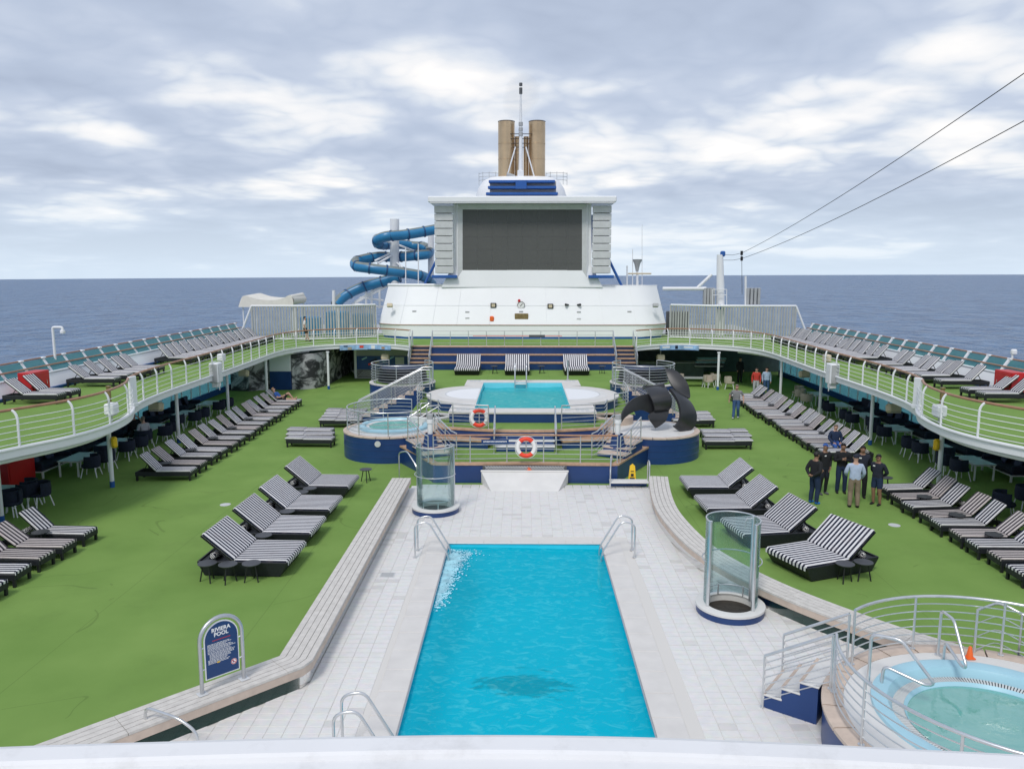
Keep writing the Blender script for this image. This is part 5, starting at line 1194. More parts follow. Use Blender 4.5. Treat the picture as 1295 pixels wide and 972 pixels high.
# ================================================================= SLAT FENCES on the upper deck
def fence(label, pts, h, cut):
    c = Vector(pts[0]); t = thing('slat_fence', label, 'fence', c); L_ = [Vector(p) - c for p in pts]
    sl_ = resample(L_, .20); me = MB().box((0, 0, h / 2 + .05), (.115, .05, h - .1)).mesh('slat', 'slat_grey')
    for i, p in enumerate(sl_):
        e_ = link('slat', me, t); e_.location = p; e_.rotation_euler = (0, 0, random.uniform(-.3, .3))
    MB().tube([p + Vector((0, 0, h)) for p in L_], .07, 8).build('top_rail', 'white_paint', t); MB().tube([p + Vector((0, 0, .08)) for p in L_], .05, 8).build('bottom_rail', 'white_paint', t)
    for p in resample(L_, 3.0): MB().box((p.x, p.y + .08, h / 2), (.12, .12, h)).build('post', 'white_paint', t)
    # slanted end stay towards the ship's side
    e_ = L_[cut]; MB().tube([e_ + Vector((0, 0, h)), e_ + Vector((.9 if e_.x > L_[-1 if cut == 0 else 0].x else -.9, 0, .3))], .07, 8).build('end_stay', 'white_paint', t)
mat('slat_grey', (.40, .41, .40), .5, var=.1, vs=2)
fence('grey vertical slat fence before the water slide beside the cream tent', [(-19.3, 56.2, UZ), (-15.8, 56.2, UZ), (-12.9, 56.6, UZ), (-10.9, 58.5, UZ)], 2.42, 0)
fence('grey vertical slat fence under the crane at the aft upper deck', [(10.9, 58.5, UZ), (13.5, 56.8, UZ), (16.0, 56.6, UZ), (19.4, 56.6, UZ)], 2.42, 3)
# aft deck behind the fences
for s_ in (-1, 1): struct(MB().box((s_ * 14.6, 68, 2.45), (9.8, 12, .4)).build('aft_deck', 'grey_paint'))
# cream tent roof
t = thing('tent', 'cream tent roof with rolled ends above the slat fence', 'tent', (-19.1, 61, UZ))
prof = [(-4.0, 2.2), (-3.6, 2.85), (-3.2, 3.05), (-2.6, 2.98), (-1.5, 2.80), (0, 2.72), (1.2, 2.74), (2.2, 2.90), (2.8, 3.08), (3.2, 3.0), (3.35, 2.6)]
A = [Vector((p[0] * .56, -1.6, p[1])) for p in prof]; B = [Vector((p[0] * .56, 1.8, p[1] + .1)) for p in prof]; MB().slab(smooth_path(A, 4), smooth_path(B, 4), .05).build('canopy', 'tent_cream', t); A2 = smooth_path(A, 4); MB().slab([p for p in A2], [Vector((p.x, p.y - .02, 2.2)) for p in A2], .04).build('valance', 'tent_cream', t)
for x in (-2.0, 1.75): MB().cyl((x, -1.4), .05, 0, 2.8, 8).build('leg', 'white_paint', t); MB().cyl((x, 1.6), .05, 0, 2.85, 8).build('leg', 'white_paint', t)
g = MB(); g.lathe([(.34, 0), (.34, 3.5)], 18); ob = g.build('rolled_side', 'tent_cream', t); ob.rotation_euler = (R(-90), 0, 0); ob.location = (1.6, -1.6, 2.68)
# blue slide splash panels seen through the fence
for k, (x, w, h_) in enumerate(((-16.0, 1.6, 1.5), (-14.0, 1.8, 1.9), (-12.2, 1.6, 1.7))):
    o = MB().box((0, 0, h_ / 2), (w, .25, h_), b=.12).build('blue_panel', 'slide_blue'); o.location = (x, 59.5 + .3 * k, UZ); tag(o, f'blue moulded slide panel behind the fence, {["nearest the tent", "in the middle of three", "nearest the screen building"][k]}', 'panel')

# ================================================================= CRANE, RAFT GEAR, ANTENNAS (aft, above the right fence)
cr = thing('crane', 'white crane mast with blue head and outrigger boom above the fence', 'crane', (15.6, 61, UZ))
o = cr.location.copy(); q = lambda px, py, Y=61: PY(px, py, Y) - o
MB().tube([q(911, 432), q(911, 360), q(910.5, 322)], [.34, .30, .24], 14).build('mast', 'white_paint', cr)
MB().box(tuple(q(914, 321)), (.34, .4, .42), b=.08).build('head', 'bright_blue', cr)
MB().tube([q(882, 364), q(900, 347)], .12, 8).build('boom', 'white_paint', cr); MB().tube([q(838, 365), q(893, 365)], .14, 8).build('boom', 'white_paint', cr)
pf = MB(); pf.box(tuple((q(905, 387) + q(955, 387)) / 2), (3.1, 1.6, .16), b=.03); pf.build('platform', 'light_grey', cr)
for pa, pb in ((891, 902), (945, 959)):
    for k in range(4): a = pa + (pb - pa) * k / 3; MB().box(tuple((q(a, 364) + q(a, 385)) / 2), (.18, .5, (q(a, 364) - q(a, 385)).z), b=.02).build('raft_rack', 'grey_paint', cr)
for px in (901, 908, 919): MB().tube([q(px, 366, 60.5), q(px, 386, 60.5)], .03, 6).build('rail_post', 'white_paint', cr)
for py in (366, 373): MB().tube([q(901, py, 60.5), q(919, py, 60.5)], .03, 6).build('rail_bar', 'white_paint', cr)
MB().tube([q(943, 349), q(943, 385)], .09, 8).build('post', 'white_paint', cr); MB().tube([q(938, 320), q(938.5, 372)], .018, 5).build('hook_line', 'rope_black', cr)
for py in (320, 327): MB().cyl(tuple(q(938, py))[:2], .10, q(938, py).z - .16, q(938, py).z + .16, 10).build('insulator', 'black_metal', cr)
MB().tube([q(916, 322), q(927, 322.5), q(938, 320)], .015, 5).build('stay', 'rope_black', cr); MB().tube([q(914, 329), q(927, 329), q(938, 327)], .015, 5).build('stay', 'rope_black', cr)
MB().box(tuple(q(910, 388, 60)), (.35, .3, .35), b=.1).build('motor', 'bright_blue', cr)
# two aerial wires running forward over the ship, to a yard beyond the camera's side
def wire(label, a, px, py, Yn):
    b = PY(px, py, Yn); d_ = b - a; far = a + d_ * 1.35; t = thing('aerial_wire', label, 'wire', a); n = 24; L_ = []
    for i in range(n + 1):
        f_ = i / n; p = a.lerp(far, f_) - a; L_.append(p)
    sag = .55
    w_ = 1 / 1.35; s0 = 4 * w_ * (1 - w_) * sag
    L_ = [p - Vector((0, 0, 4 * (i / n) * (1 - i / n) * sag)) + Vector((0, 0, s0 * (i / n) / w_)) for i, p in enumerate(L_)]
    MB().tube(L_, .016, 6).build('strand', 'rope_black', t); MB().tube([L_[0], L_[1] * .12], .05, 8).build('insulator', 'black_metal', t)
wire('upper thin black aerial wire rising over the sea from the crane', PY(938, 320, 61), 1295, 93, 24); wire('lower thin black aerial wire rising over the sea from the crane', PY(938, 327, 61), 1295, 153, 24)
# antennas on the roof corner
t = thing('antenna_cluster', 'white whip antennas and small radar on the roof corner beside the screen', 'antenna', PY(806, 360, 61)); o = t.location.copy()
for px, pb, pt, r in ((800, 360, 315, .04), (812, 360, 284, .03), (806, 360, 330, .10)): MB().tube([PY(px, pb + 4, 61) - o, PY(px, pt, 61) - o], [r, r * .6], 8).build('whip', 'white_paint', t)
MB().lathe([(.10, -.9), (.22, -.35), (.38, .0), (0, .02)], 16).build('radar_cup', 'grey_paint', t).location = PY(806, 328, 61) - o
MB().box((0, 0, 0), (1.75, .25, .12), b=.03).build('radar_bar', 'cream_box', t).location = PY(809, 346, 61) - o; MB().tube([PY(793, 362, 61) - o, PY(793, 336, 61) - o], .06, 6).build('post', 'white_paint', t)
c = PY(30, 470, 33); t = thing('lamp_post', 'thin white hooked lamp post on the outer windscreen', 'lamp', (-20.25, c.y + .8, 3.6)); o = t.location.copy(); hgt = 1.55
MB().tube(fillet([(0, 0, 0), (0, 0, hgt), (.42, .0, hgt), (.42, 0, hgt - .2)], .08), .055, 8).build('pole', 'white_paint', t); MB().box((.42, 0, hgt - .2), (.16, .2, .16), b=.03).build('head', 'white_paint', t)
t = thing('lamp_post', 'short white lamp on the outer windscreen near the red cabinet', 'lamp', (20.3, 32.9, 3.8)); MB().box((.05, 0, .42), (.22, .2, .24), b=.05).build('head', 'white_paint', t); MB().tube([(0, 0, -.1), (0, 0, .4)], .04, 6).build('pole', 'white_paint', t)
# roll of black netting behind right fence
o = MB().cyl((0, 0), .9, 0, 1.8, 24).build('round_tank', 'dark_grey'); o.location = (12.0, 61.5, UZ); tag(o, 'dark round tank behind the slats of the fence under the crane', 'tank')
# smoke is faint: thin brownish volume above the stacks
m = bpy.data.materials.new('smoke'); m.use_nodes = True; n = m.node_tree.nodes; n.clear(); oo = n.new('ShaderNodeOutputMaterial'); pv = n.new('ShaderNodeVolumePrincipled'); pv.inputs['Color'].default_value = (.42, .36, .32, 1); pv.inputs['Density'].default_value = .035
m.node_tree.links.new(pv.outputs[0], oo.inputs['Volume']); M['smoke'] = m
g = MB(); g.lathe([(.0, 0), (.8, .3), (1.3, 1.2), (1.6, 2.6), (1.0, 3.8), (0, 4.2)], 20); ob = g.build('smoke', 'smoke'); ob.location = (-1.2, 71, 20.6); ob.rotation_euler = (0, R(28), 0); ob['kind'] = 'stuff'

# ================================================================= UNDER-BALCONY AFT STRUCTURES
# white/blue pier and mural wall on the left
c = PZ(364, 494); t = thing('pier', 'white pier with blue lower half beside the mural', 'pier', (-15.55, 50.6, 0)); MB().box((0, 0, .60), (1.35, 1.0, 1.20), b=.01).build('lower', 'blue_wall', t); MB().box((0, 0, 1.745), (1.35, 1.0, 1.09), b=.01).build('upper', 'white_paint', t)
def mural(name):
    m = mat(name, (.5, .5, .5), .6); n = m.node_tree.nodes; l = m.node_tree.links; b = bsdf(m); ge = n.new('ShaderNodeNewGeometry')
    mp = n.new('ShaderNodeMapping'); mp.inputs['Scale'].default_value = (.8, .8, 1.1); l.new(ge.outputs['Position'], mp.inputs[0])
    no = n.new('ShaderNodeTexNoise'); no.inputs['Scale'].default_value = 1.1; no.inputs['Detail'].default_value = 7; no.inputs['Roughness'].default_value = .62; no.inputs['Distortion'].default_value = 1.6; l.new(mp.outputs[0], no.inputs['Vector'])
    rp = n.new('ShaderNodeValToRGB'); l.new(no.outputs['Fac'], rp.inputs[0]); el = rp.color_ramp.elements; el[0].position = .42; el[0].color = (.03, .03, .035, 1); el[1].position = .60; el[1].color = (.52, .51, .53, 1)
    x = el.new(.50); x.color = (.16, .16, .17, 1); x = el.new(.54); x.color = (.40, .39, .41, 1); l.new(rp.outputs[0], b.inputs['Base Color'])
mural('mural_print')
A = smooth_path([(-14.85, 50.3, 0), (-14.0, 50.5, 0), (-13.4, 51.2, 0), (-13.15, 53.0, 0), (-13.1, 56.0, 0), (-13.1, 60, 0)], 5)
o = MB(); o.slab([p + Vector((0, 0, 0)) for p in A], [p + Vector((0, 0, 2.29)) for p in A], -.08); ob = o.build('mural_wall', 'mural_print'); tag(ob, 'curved wall printed with a black and white mural under the balcony', 'wall')
A = [(-18.6, 49.8, 0), (-17.4, 49.6, 0), (-16.3, 50.4, 0)]; o = MB(); o.slab([Vector(p) for p in A], [Vector(p) + Vector((0, 0, 2.29)) for p in A], -.08); ob = o.build('mural_wall', 'mural_print'); tag(ob, 'black and white mural panel behind the lounge seats, beyond the pier', 'wall')
# kiosk with swimmer poster and lattice
t = thing('kiosk', 'grey kiosk front with blue swimmer poster and lattice base', 'kiosk', (-9.6, 55.6, 0))
MB().box((0, .4, 1.15), (4.6, .8, 2.28)).build('body', 'grey_paint', t); MB().box((-2.25, -.03, 1.15), (.16, .08, 2.2)).build('edge_post', 'white_paint', t)
pb = MB().box((-.1, -.05, 1.15), (4.1, .06, .95)).build('poster', 'sill_blue', t); MB().box((.9, -.085, 1.15), (.62, .01, .80)).build('menu', 'light_grey', pb); 
for x, z, w, h_, mt in ((-.95, 1.3, .55, .18, 'navy_light'), (-1.1, 1.12, .5, .13, 'buoy_red'), (-.7, 1.22, .35, .14, 'teak'), (-1.6, 1.45, .4, .1, 'tub_blue'), (.1, 1.4, .9, .12, 'light_blue')): MB().box((x, -.09, z), (w, .012, h_), b=.005, tilt=Matrix.Rotation(R(-25), 4, 'Y')).build('poster_figure', mt, pb)
g = MB()
for i in range(-20, 20):
    for dr in (-1, 1): g.tube([(-.1 + i * .1 , -.05, .15), (-.1 + i * .1 + dr * .45, -.05, .60)], .014, 4)
g.build('lattice', 'light_grey', t, kind='stuff'); MB().box((-.1, -.02, .37), (4.1, .02, .5)).build('lattice_back', 'black', t)
# poster banners on the fascia
def banner(label, s_, x_a, x_b, cols):
    pts = [p for p in E1 if x_a <= p[0] <= x_b]; pts = resample([(*p, 0) for p in pts], n=14); B_ = offset2([p.to_2d() for p in pts], -.075)
    c = Vector((B_[7][0] * s_, B_[7][1], UZ - .18)); t = thing('fascia_banner', label, 'banner', c)
    def strip(i, j, z0, z1, mt, d=0): 
        Q = [Vector((p[0] * s_, p[1] - d, UZ - .18)) - c for p in B_[i:j + 1]]; MB().slab([p + Vector((0, 0, z0)) for p in Q], [p + Vector((0, 0, z1)) for p in Q], .012 * s_).build('print', mt, t)
    strip(0, 14, -.17, .15, 'light_blue')
    for (i, j, z0, z1, mt) in cols: strip(i, j, z0, z1, mt, .012)
banner('long blue poster banner with bathers on the balcony fascia over the kiosk', -1, 8.6, 12.4, ((2, 3, -.1, .06, 'teak'), (5, 6, -.12, .12, 'sign_white'), (8, 9, -.05, .1, 'buoy_red'), (11, 12, -.15, .02, 'tan_wicker'), (12, 13, 0.05, .12, 'navy_fabric'), (0, 7, -.165, -.13, 'sill_blue')))
banner('pale blue poster banner with lettering on the balcony fascia over the bar', 1, 8.9, 11.8, ((1, 4, -.03, .09, 'sign_white'), (6, 7, -.1, .12, 'navy_fabric'), (9, 12, -.02, .06, 'sign_white'), (0, 13, -.165, -.14, 'sill_blue')))
# bar on the right
t = thing('bar_counter', 'dark green bar with glass counter under the aft balcony', 'bar', (10.6, 56.5, 0)); MB().box((0, 0, .55), (4.6, .9, 1.1), b=.02).build('counter', 'bar_green', t); MB().box((0, -.05, 1.12), (4.8, 1.1, .06), b=.02).build('counter_top', 'grey_paint', t); MB().box((0, .9, 1.9), (4.4, .4, .05)).build('shelf', 'light_grey', t)
for k in range(7): MB().cyl((-1.2 + .35 * k, .85), .07, 1.93, 2.18, 10).build('cup', 'light_grey', t)
for k in range(5): MB().box((2.6 + .05 * k, -.5, .9 + .14 * k), (2.0, .55, .07), b=.02).build('folded_towel', ['light_grey', 'dark_grey', 'tub_blue', 'light_grey', 'tub_blue'][k], t)
# ================================================================= LOUNGERS
LW = .66
def mk_lounger(fabric, back=R(44)):
    T = Tmpl()
    for sy in (-1, 1): T.part('side_rail', MB().box((0, sy * (LW / 2 - .025), .255), (2.0, .05, .15), b=.008), 'rattan')
    T.part('end_rail', MB().box((.985, 0, .255), (.05, LW - .102, .15), b=.008), 'rattan'); T.part('end_rail', MB().box((-.985, 0, .255), (.05, LW - .102, .15), b=.008), 'rattan')
    for sx in (-1, 1):
        for sy in (-1, 1): T.part('leg', MB().box((sx * .95, sy * (LW / 2 - .045), .09), (.07, .07, .18), b=.008), 'black_metal')
    T.part('slat_base', MB().box((.36, 0, .315), (1.24, LW - .11, .025)), 'black_metal')
    seat = T.part('seat_cushion', MB().box((.36, 0, .365), (1.26, LW - .04, .07), b=.025), fabric)
    fl = MB().box((1.0, 0, .345), (.018, LW - .05, .085), b=.006)
    T.part('flap', fl, fabric, seat)
    L_ = .80; cx_ = -.26 - L_ / 2 * math.cos(back); cz_ = .385 + L_ / 2 * math.sin(back); tl = Matrix.Rotation(back, 4, 'Y')
    T.part('back_cushion', MB().box((cx_, 0, cz_), (L_, LW - .04, .07), b=.025, tilt=tl), fabric)
    T.part('back_frame', MB().box((cx_ - .045 * math.sin(back), 0, cz_ - .05 * math.cos(back)), (L_, LW - .08, .025), tilt=tl), 'black_metal')
    zb_ = .385 + .34 * math.tan(min(back, R(48))); T.part('prop', MB().tube([(-.60, 0, max(.34, zb_ - .06)), (-.84, 0, .28)], .016, 6), 'black_metal')
    T.part('rolled_pillow', MB().lathe([(0, -.27), (.06, -.265), (.085, -.22), (.085, .22), (.06, .265), (0, .27)], 14), 'zigzag_fabric')
    # the pillow lies on the back ledge
    me = T.p[-1][1]; me.transform(Matrix.Translation((-.78, 0, .36)) @ Matrix.Rotation(R(90), 4, 'X'))
    return T
LG = mk_lounger('stripe_fabric'); LGW = mk_lounger('stripe_fabric_worn', R(42)); LGF = mk_lounger('stripe_fabric', R(50))
LG2 = mk_lounger('stripe_fabric', R(0.5))
PILLOW = len(LG.p) - 1
VAR = {}
def lounger(T, x, y, z, rz, label, group, pillow=False):
    T = random.choice(VAR.get(id(T), [T])); x += random.uniform(-.07, .07); y += random.uniform(-.05, .05)
    return T.put('sun_lounger', label, 'sun lounger', (x, y, z), rz + random.uniform(-.045, .045), group, skip=() if pillow else (PILLOW,))
for T_, f_, angs in ((LG, 'stripe_fabric', (40, 47)), (LGW, 'stripe_fabric_worn', (38, 46)), (LGF, 'stripe_fabric', (46, 54))): VAR[id(T_)] = [T_, T_] + [mk_lounger(f_, R(a)) for a in angs]
ORD = ['first', 'second', 'third', 'fourth', 'fifth', 'sixth', 'seventh', 'eighth', 'ninth', 'tenth', 'eleventh', 'twelfth', 'thirteenth', 'fourteenth', 'fifteenth', 'sixteenth', 'seventeenth', 'eighteenth']
# lower rows (feet towards the middle of the deck)
ROWL = [28.05 + 1.125 * i for i in range(15)]
for i, y in enumerate(ROWL): lounger(LGW if i % 3 == 1 else LG, -13.05 - .03 * i, y, 0, 0, f'{ORD[14 - i]} striped sun lounger from the mural wall in the lower row', 'loungers in the row before the mural wall')
ROWR = [46.2 - .92 * i for i in range(17)]
for i, y in enumerate(ROWR): lounger(LGW if i % 3 == 2 else LG, 13.25 - .012 * i, y, 0, PI, f'{ORD[i]} striped sun lounger from the red jacket in the row behind the crew', 'loungers in the row behind the crew', pillow=i in (15, 16))
NR = [26.0, 24.95, 24.05, 23.1, 22.2, 21.3, 20.4, 19.5, 18.6, 17.7]
for i, y in enumerate(NR): lounger(LGW if i % 2 else LG, 13.0, y, 0, PI + (.10 if i < 4 else .02), f'{ORD[i]} striped sun lounger from the crew group in the short row{" with zigzag pillow" if i in (0, 2, 5, 6, 8) else ""}', 'loungers in the short row beside the crew', pillow=i in (0, 2, 5, 6, 8))
NL = [21.2, 20.15, 19.25, 18.3, 17.35]
for i, y in enumerate(NL): lounger(LGW if i in (1, 2) else LG, -13.1, y, 0, -.04, f'{ORD[i]} striped sun lounger from the navy chairs in the short row past the pool sign', 'loungers in the short row by the pool sign', pillow=i in (0, 2))
# behind the podiums
for i in range(3): lounger(LG2, -9.2 - .25 * i, 33.6 + .95 * i, 0, .0, f'flat dark framed sun lounger beside the far hot tub podium, {ORD[2 - i]} from the tall podium', 'flat loungers beside the podiums')
for i in range(4): lounger(LG2, -8.9 - .10 * i, 38.0 + .9 * i, 0, 0, f'flat dark framed sun lounger behind the far hot tub podium, {ORD[3 - i]} from the kiosk', 'flat loungers beside the podiums')
for i in range(3): lounger(LG2, 8.75 + .2 * i, 33.5 + .95 * i, 0, PI, f'flat dark framed sun lounger beside the sculpture podium, {ORD[i]} from the sculpture', 'flat loungers beside the podiums')
for i in range(3): lounger(LG2, 8.3 + .1 * i, 38.2 + .9 * i, 0, PI, f'flat dark framed sun lounger behind the sculpture podium, {ORD[2 - i]} from the bar', 'flat loungers beside the podiums')
# upper deck
for i, y in enumerate([28.7, 29.6]): lounger(LG, -18.0, y, UZ, 0, f'{ORD[1 - i]} upper deck striped lounger from the red cabinet above the mural side', 'upper loungers by the red cabinet')
for i, y in enumerate([33.1, 34.2, 35.3, 36.3, 37.2]): lounger(LG, -18.2, y, UZ, .03, f'{ORD[i]} striped lounger past the red cabinet in the upper group of five', 'upper group of five loungers')
for i in range(16): lounger(LGF, -18.3, 41.2 + .90 * i, UZ, 0, f'{ORD[15 - i]} striped lounger from the tent fence in the long upper row', 'long upper row towards the tent')
for i, y in enumerate([29.4, 30.5]): lounger(LG, 18.1, y, UZ, PI, f'{ORD[1 - i]} upper deck striped lounger from the red cabinet above the sculpture side', 'upper loungers by the other red cabinet')
for i, y in enumerate([32.9, 34.5, 35.2, 36.4, 37.2, 38.7, 39.6]): lounger(LG, 18.25, y, UZ, PI, f'{ORD[i]} striped lounger past the red cabinet in the loose upper row above the crew', 'loosely spaced upper loungers')
for i in range(17): lounger(LGF, 18.3, 41.8 + .82 * i, UZ, PI, f'{ORD[16 - i]} striped lounger from the crane fence in the long upper row', 'long upper row towards the crane')
# double day beds
def mk_double():
    T = Tmpl(); w = 1.55; g = MB()
    tp_ = [(-1.2, -w / 2), (1.06, -w / 2), (1.06, w / 2), (-1.2, w / 2)]; bt = [(-1.05, -w / 2 + .05), (.86, -w / 2 + .05), (.86, w / 2 - .05), (-1.05, w / 2 - .05)]
    g.add([(*p, .02) for p in bt] + [(*p, .36) for p in tp_], [(3, 2, 1, 0), (4, 5, 6, 7), (0, 1, 5, 4), (1, 2, 6, 5), (2, 3, 7, 6), (3, 0, 4, 7)]); T.part('base', g, 'rattan', smooth=False)
    fr = MB()
    for c, d_ in (((-.07, -w / 2 + .02, .375), (2.26, .05, .05)), ((-.07, w / 2 - .02, .375), (2.26, .05, .05)), ((-1.18, 0, .375), (.05, w - .09, .05))): fr.box(c, d_, b=.01)
    T.part('rim', fr, 'rattan')
    st = T.part('seat_cushion', MB().box((.39, 0, .405), (1.34, w - .05, .09), b=.03), 'stripe_fabric'); fl = MB().box((1.072, 0, .355), (.018, w - .06, .10), b=.006)
    T.part('flap', fl, 'stripe_fabric', st)
    a = R(40); L_ = 1.02; cx_ = -.27 - L_ / 2 * math.cos(a); cz_ = .43 + L_ / 2 * math.sin(a); tl = Matrix.Rotation(a, 4, 'Y')
    T.part('back_cushion', MB().box((cx_, 0, cz_), (L_, w - .05, .09), b=.03, tilt=tl), 'stripe_fabric'); T.part('back_frame', MB().box((cx_ - .05, 0, cz_ - .06), (L_, w - .1, .03), tilt=tl), 'black_metal')
    for sy in (-.5, .5): T.part('prop', MB().tube([(-.75, sy, .80), (-1.0, sy, .37)], .018, 6), 'black_metal')
    for sy in (-.42, .40):
        m = MB().lathe([(0, -.26), (.06, -.255), (.085, -.21), (.085, .21), (.06, .255), (0, .26)], 14); T.part('rolled_pillow', m, 'zigzag_fabric'); T.p[-1][1].transform(Matrix.Translation((-.85, sy, .45)) @ Matrix.Rotation(R(80), 4, 'X'))
    return T
DB = mk_double()
for k, y in enumerate((19.45, 21.6, 23.75, 26.35)):
    DB.put('double_lounger', ['double striped day bed with three stools before it, beside the straight bench', 'second striped double day bed from the three stools, beside the straight bench', 'third striped double day bed from the three stools, beside the straight bench', 'double striped day bed nearest the far hot tub, beside the straight bench'][k], 'day bed', (-6.85, y, 0), R(-2), 'double day beds')
for k, (x, y, a) in enumerate(((7.60, 19.55, 22), (6.95, 21.75, 10), (6.62, 24.0, 3), (6.58, 26.35, 0))):
    DB.put('double_lounger', ['double striped day bed with two stools before it, beside the curved bench', 'second striped double day bed from the two stools, behind the glass shower', 'third striped double day bed from the two stools, beside the curved bench', 'double striped day bed nearest the sculpture podium, beside the curved bench'][k], 'day bed', (x, y, 0), PI + R(a), 'double day beds')
for k, x in enumerate((-3.38, -.33, 3.28)): DB.put('double_lounger', ['double striped day bed facing the small pool, on the mural wall side', 'double striped day bed facing the small pool ladder, middle of three', 'double striped day bed facing the small pool, on the sculpture side'][k], 'day bed', (x, 48.45, Z2), R(-90), 'double day beds before the blue tiers')
# stools
ST = Tmpl(); ST.part('top', MB().lathe([(0, .44), (.20, .44), (.225, .455), (.225, .47), (0, .475)], 24), 'table_grey')
for k in range(3): a = 2 * PI * k / 3 + .5; ST.part('leg', MB().tube([(.10 * math.cos(a), .10 * math.sin(a), .44), (.19 * math.cos(a), .19 * math.sin(a), 0)], .017, 7), 'black_metal')
def stool(x, y, z, lb, gr=None): ST.put('side_table', lb, 'side table', (x, y, z), random.random() * 6, gr)
for x, y in ((-7.70, 18.42), (-7.17, 18.36), (-6.62, 18.44)): stool(x, y, 0, 'round grey stool table in the trio before the nearest straight-bench day bed', 'three stool tables')
for x, y in ((7.88, 18.60), (8.38, 18.72)): stool(x, y, 0, 'round grey stool table in the pair before the nearest curved-bench day bed', 'pair of stool tables')
for k, (x, y) in enumerate(((-7.0, 20.52), (-7.0, 22.67), (-7.15, 24.75), (-7.0, 25.2), (-5.65, 27.75))): stool(x, y, 0, 'round grey stool table between the day beds on the straight bench side', 'stool tables between day beds')
for k, (x, y) in enumerate(((7.55, 22.9), (7.5, 25.2))): stool(x, y, 0, 'round grey stool table between the day beds on the curved bench side', 'stool tables between other day beds')
for i in (0, 2, 4, 6, 8, 10): stool(-13.3, ROWL[i] + .56, 0, 'small dark stool table between loungers of the mural wall row', 'stool tables in the mural row')
for i in (1, 4, 7, 10, 12): stool(13.4, ROWR[i] - .46, 0, 'small dark stool table between loungers of the row behind the crew', 'stool tables in the crew row')
for x, y in ((12.75, 24.5), (12.75, 22.6), (12.8, 20.85)): stool(x, y, 0, 'small dark stool table between loungers of the short row beside the crew', 'stool tables in the short crew row')
for x, y in ((-13.2, 20.7), (-14.1, 22.0)): stool(x, y, 0, 'small dark stool table between loungers of the short row opposite the pool sign', 'stool tables in the short sign row')
stool(12.6, 26.85, 0, 'small dark stool table at the far end of the short crew row')
for x, y in ((-1.75, 48.4), (1.15, 48.5), (4.9, 48.5)): stool(x, y, Z2, 'small black side table between the day beds before the blue tiers', 'side tables before the tiers')

# ================================================================= LOUNGE FURNITURE
CH = Tmpl()
g = MB(); g.lathe([(.27, .40), (.33, .40), (.345, .62), (.33, .80), (.29, .80), (.285, .62), (.27, .40)], 18, (0, 0, 0), R(68), R(292), cap=True); CH.part('shell', g, 'navy_fabric')
CH.part('seat', MB().lathe([(0, .36), (.30, .36), (.325, .40), (.31, .46), (0, .475)], 22), 'navy_fabric')
for sx in (-1, 1):
    for sy in (-1, 1): CH.part('leg', MB().tube([(sx * .20, sy * .20, .38), (sx * .28, sy * .28, 0)], .02, 7), 'white_paint')
CHT_mesh = {0: None}
sh = CH.p[0][1].copy(); sh.materials.clear(); sh.materials.append(M['tan_wicker']); se = CH.p[1][1].copy(); se.materials.clear(); se.materials.append(M['tan_wicker'])
TAN = {0: sh, 1: se}
TB = Tmpl(); mat('glass_top', (.44, .47, .46), .25, var=.05)
TB.part('top', MB().box((0, 0, .60), (.80, 1.5, .025), b=.008), 'glass_top'); TB.part('apron', MB().box((0, 0, .57), (.74, 1.44, .03)), 'white_paint')
for sx in (-1, 1):
    for sy in (-1, 1): TB.part('leg', MB().box((sx * .34, sy * .68, .28), (.05, .05, .555)), 'white_paint')
SF = Tmpl()
SF.part('seat', MB().box((0, 0, .36), (.78, 1.9, .18), b=.05), 'navy_fabric'); SF.part('backrest', MB().box((-.36, 0, .60), (.16, 1.9, .46), b=.05), 'navy_fabric')
for sy in (-1, 1): SF.part('armrest', MB().box((.0, sy * .92, .50), (.78, .12, .24), b=.04), 'navy_fabric')
SF.part('frame', MB().box((0, 0, .245), (.80, 1.94, .04), b=.01), 'white_paint')
for sx in (-1, 1):
    for sy in (-1, 1): SF.part('leg', MB().box((sx * .35, sy * .90, .112), (.06, .06, .225)), 'white_paint')
cush = MB().box((0, 0, 0), (.12, .44, .44), b=.055).mesh('cushion', 'navy_light')
CL = [24.2, 28.9, 31.6, 34.9, 38.2, 41.3]
for s_, side in ((1, 'sculpture side'), (-1, 'mural wall side')):
    rz0 = 0 if s_ > 0 else PI
    for k, y in enumerate(CL):
        j = random.uniform(-.15, .15); TB.put('coffee_table', f'{ORD[k]} pale glass topped lounge table from the red cabinet on the {side}', 'table', (16.75 * s_, y + j, 0), 0, f'lounge tables {side}')
        for dy in (-.55, .35): CH.put('tub_chair', f'navy tub chair at the {ORD[k]} lounge table from the red cabinet, {side}', 'chair', (15.95 * s_ + random.uniform(-.08, .08), y + dy + j, 0), rz0 + random.uniform(-.25, .25), f'navy tub chairs at table {ORD[k]} {side}')
        if k in (0, 2, 4): CH.put('tub_chair', f'navy tub chair at the {ORD[k]} lounge table from the red cabinet, {side}', 'chair', (16.5 * s_, y - 1.35 + j, 0), rz0 + R(70) * s_, f'navy tub chairs at table {ORD[k]} {side}')
        if k > 0:
            SF.put('sofa', f'{ORD[k - 1]} navy window sofa with white frame from the red cabinet, {side}', 'sofa', (17.95 * s_, y + j, 0), rz0 + PI, f'navy sofas {side}')
            for dy in (-.5, .35):
                if random.random() < .8:
                    o = link('cushion', cush); o.location = (18.10 * s_, y + j + dy, .68); o.rotation_euler = (0, R(18) * s_, random.uniform(-.3, .3)); tag(o, f'slate blue cushion on the {ORD[k - 1]} window sofa from the red cabinet, {side}', 'cushion', f'cushions on sofa {ORD[k - 1]} {side}')
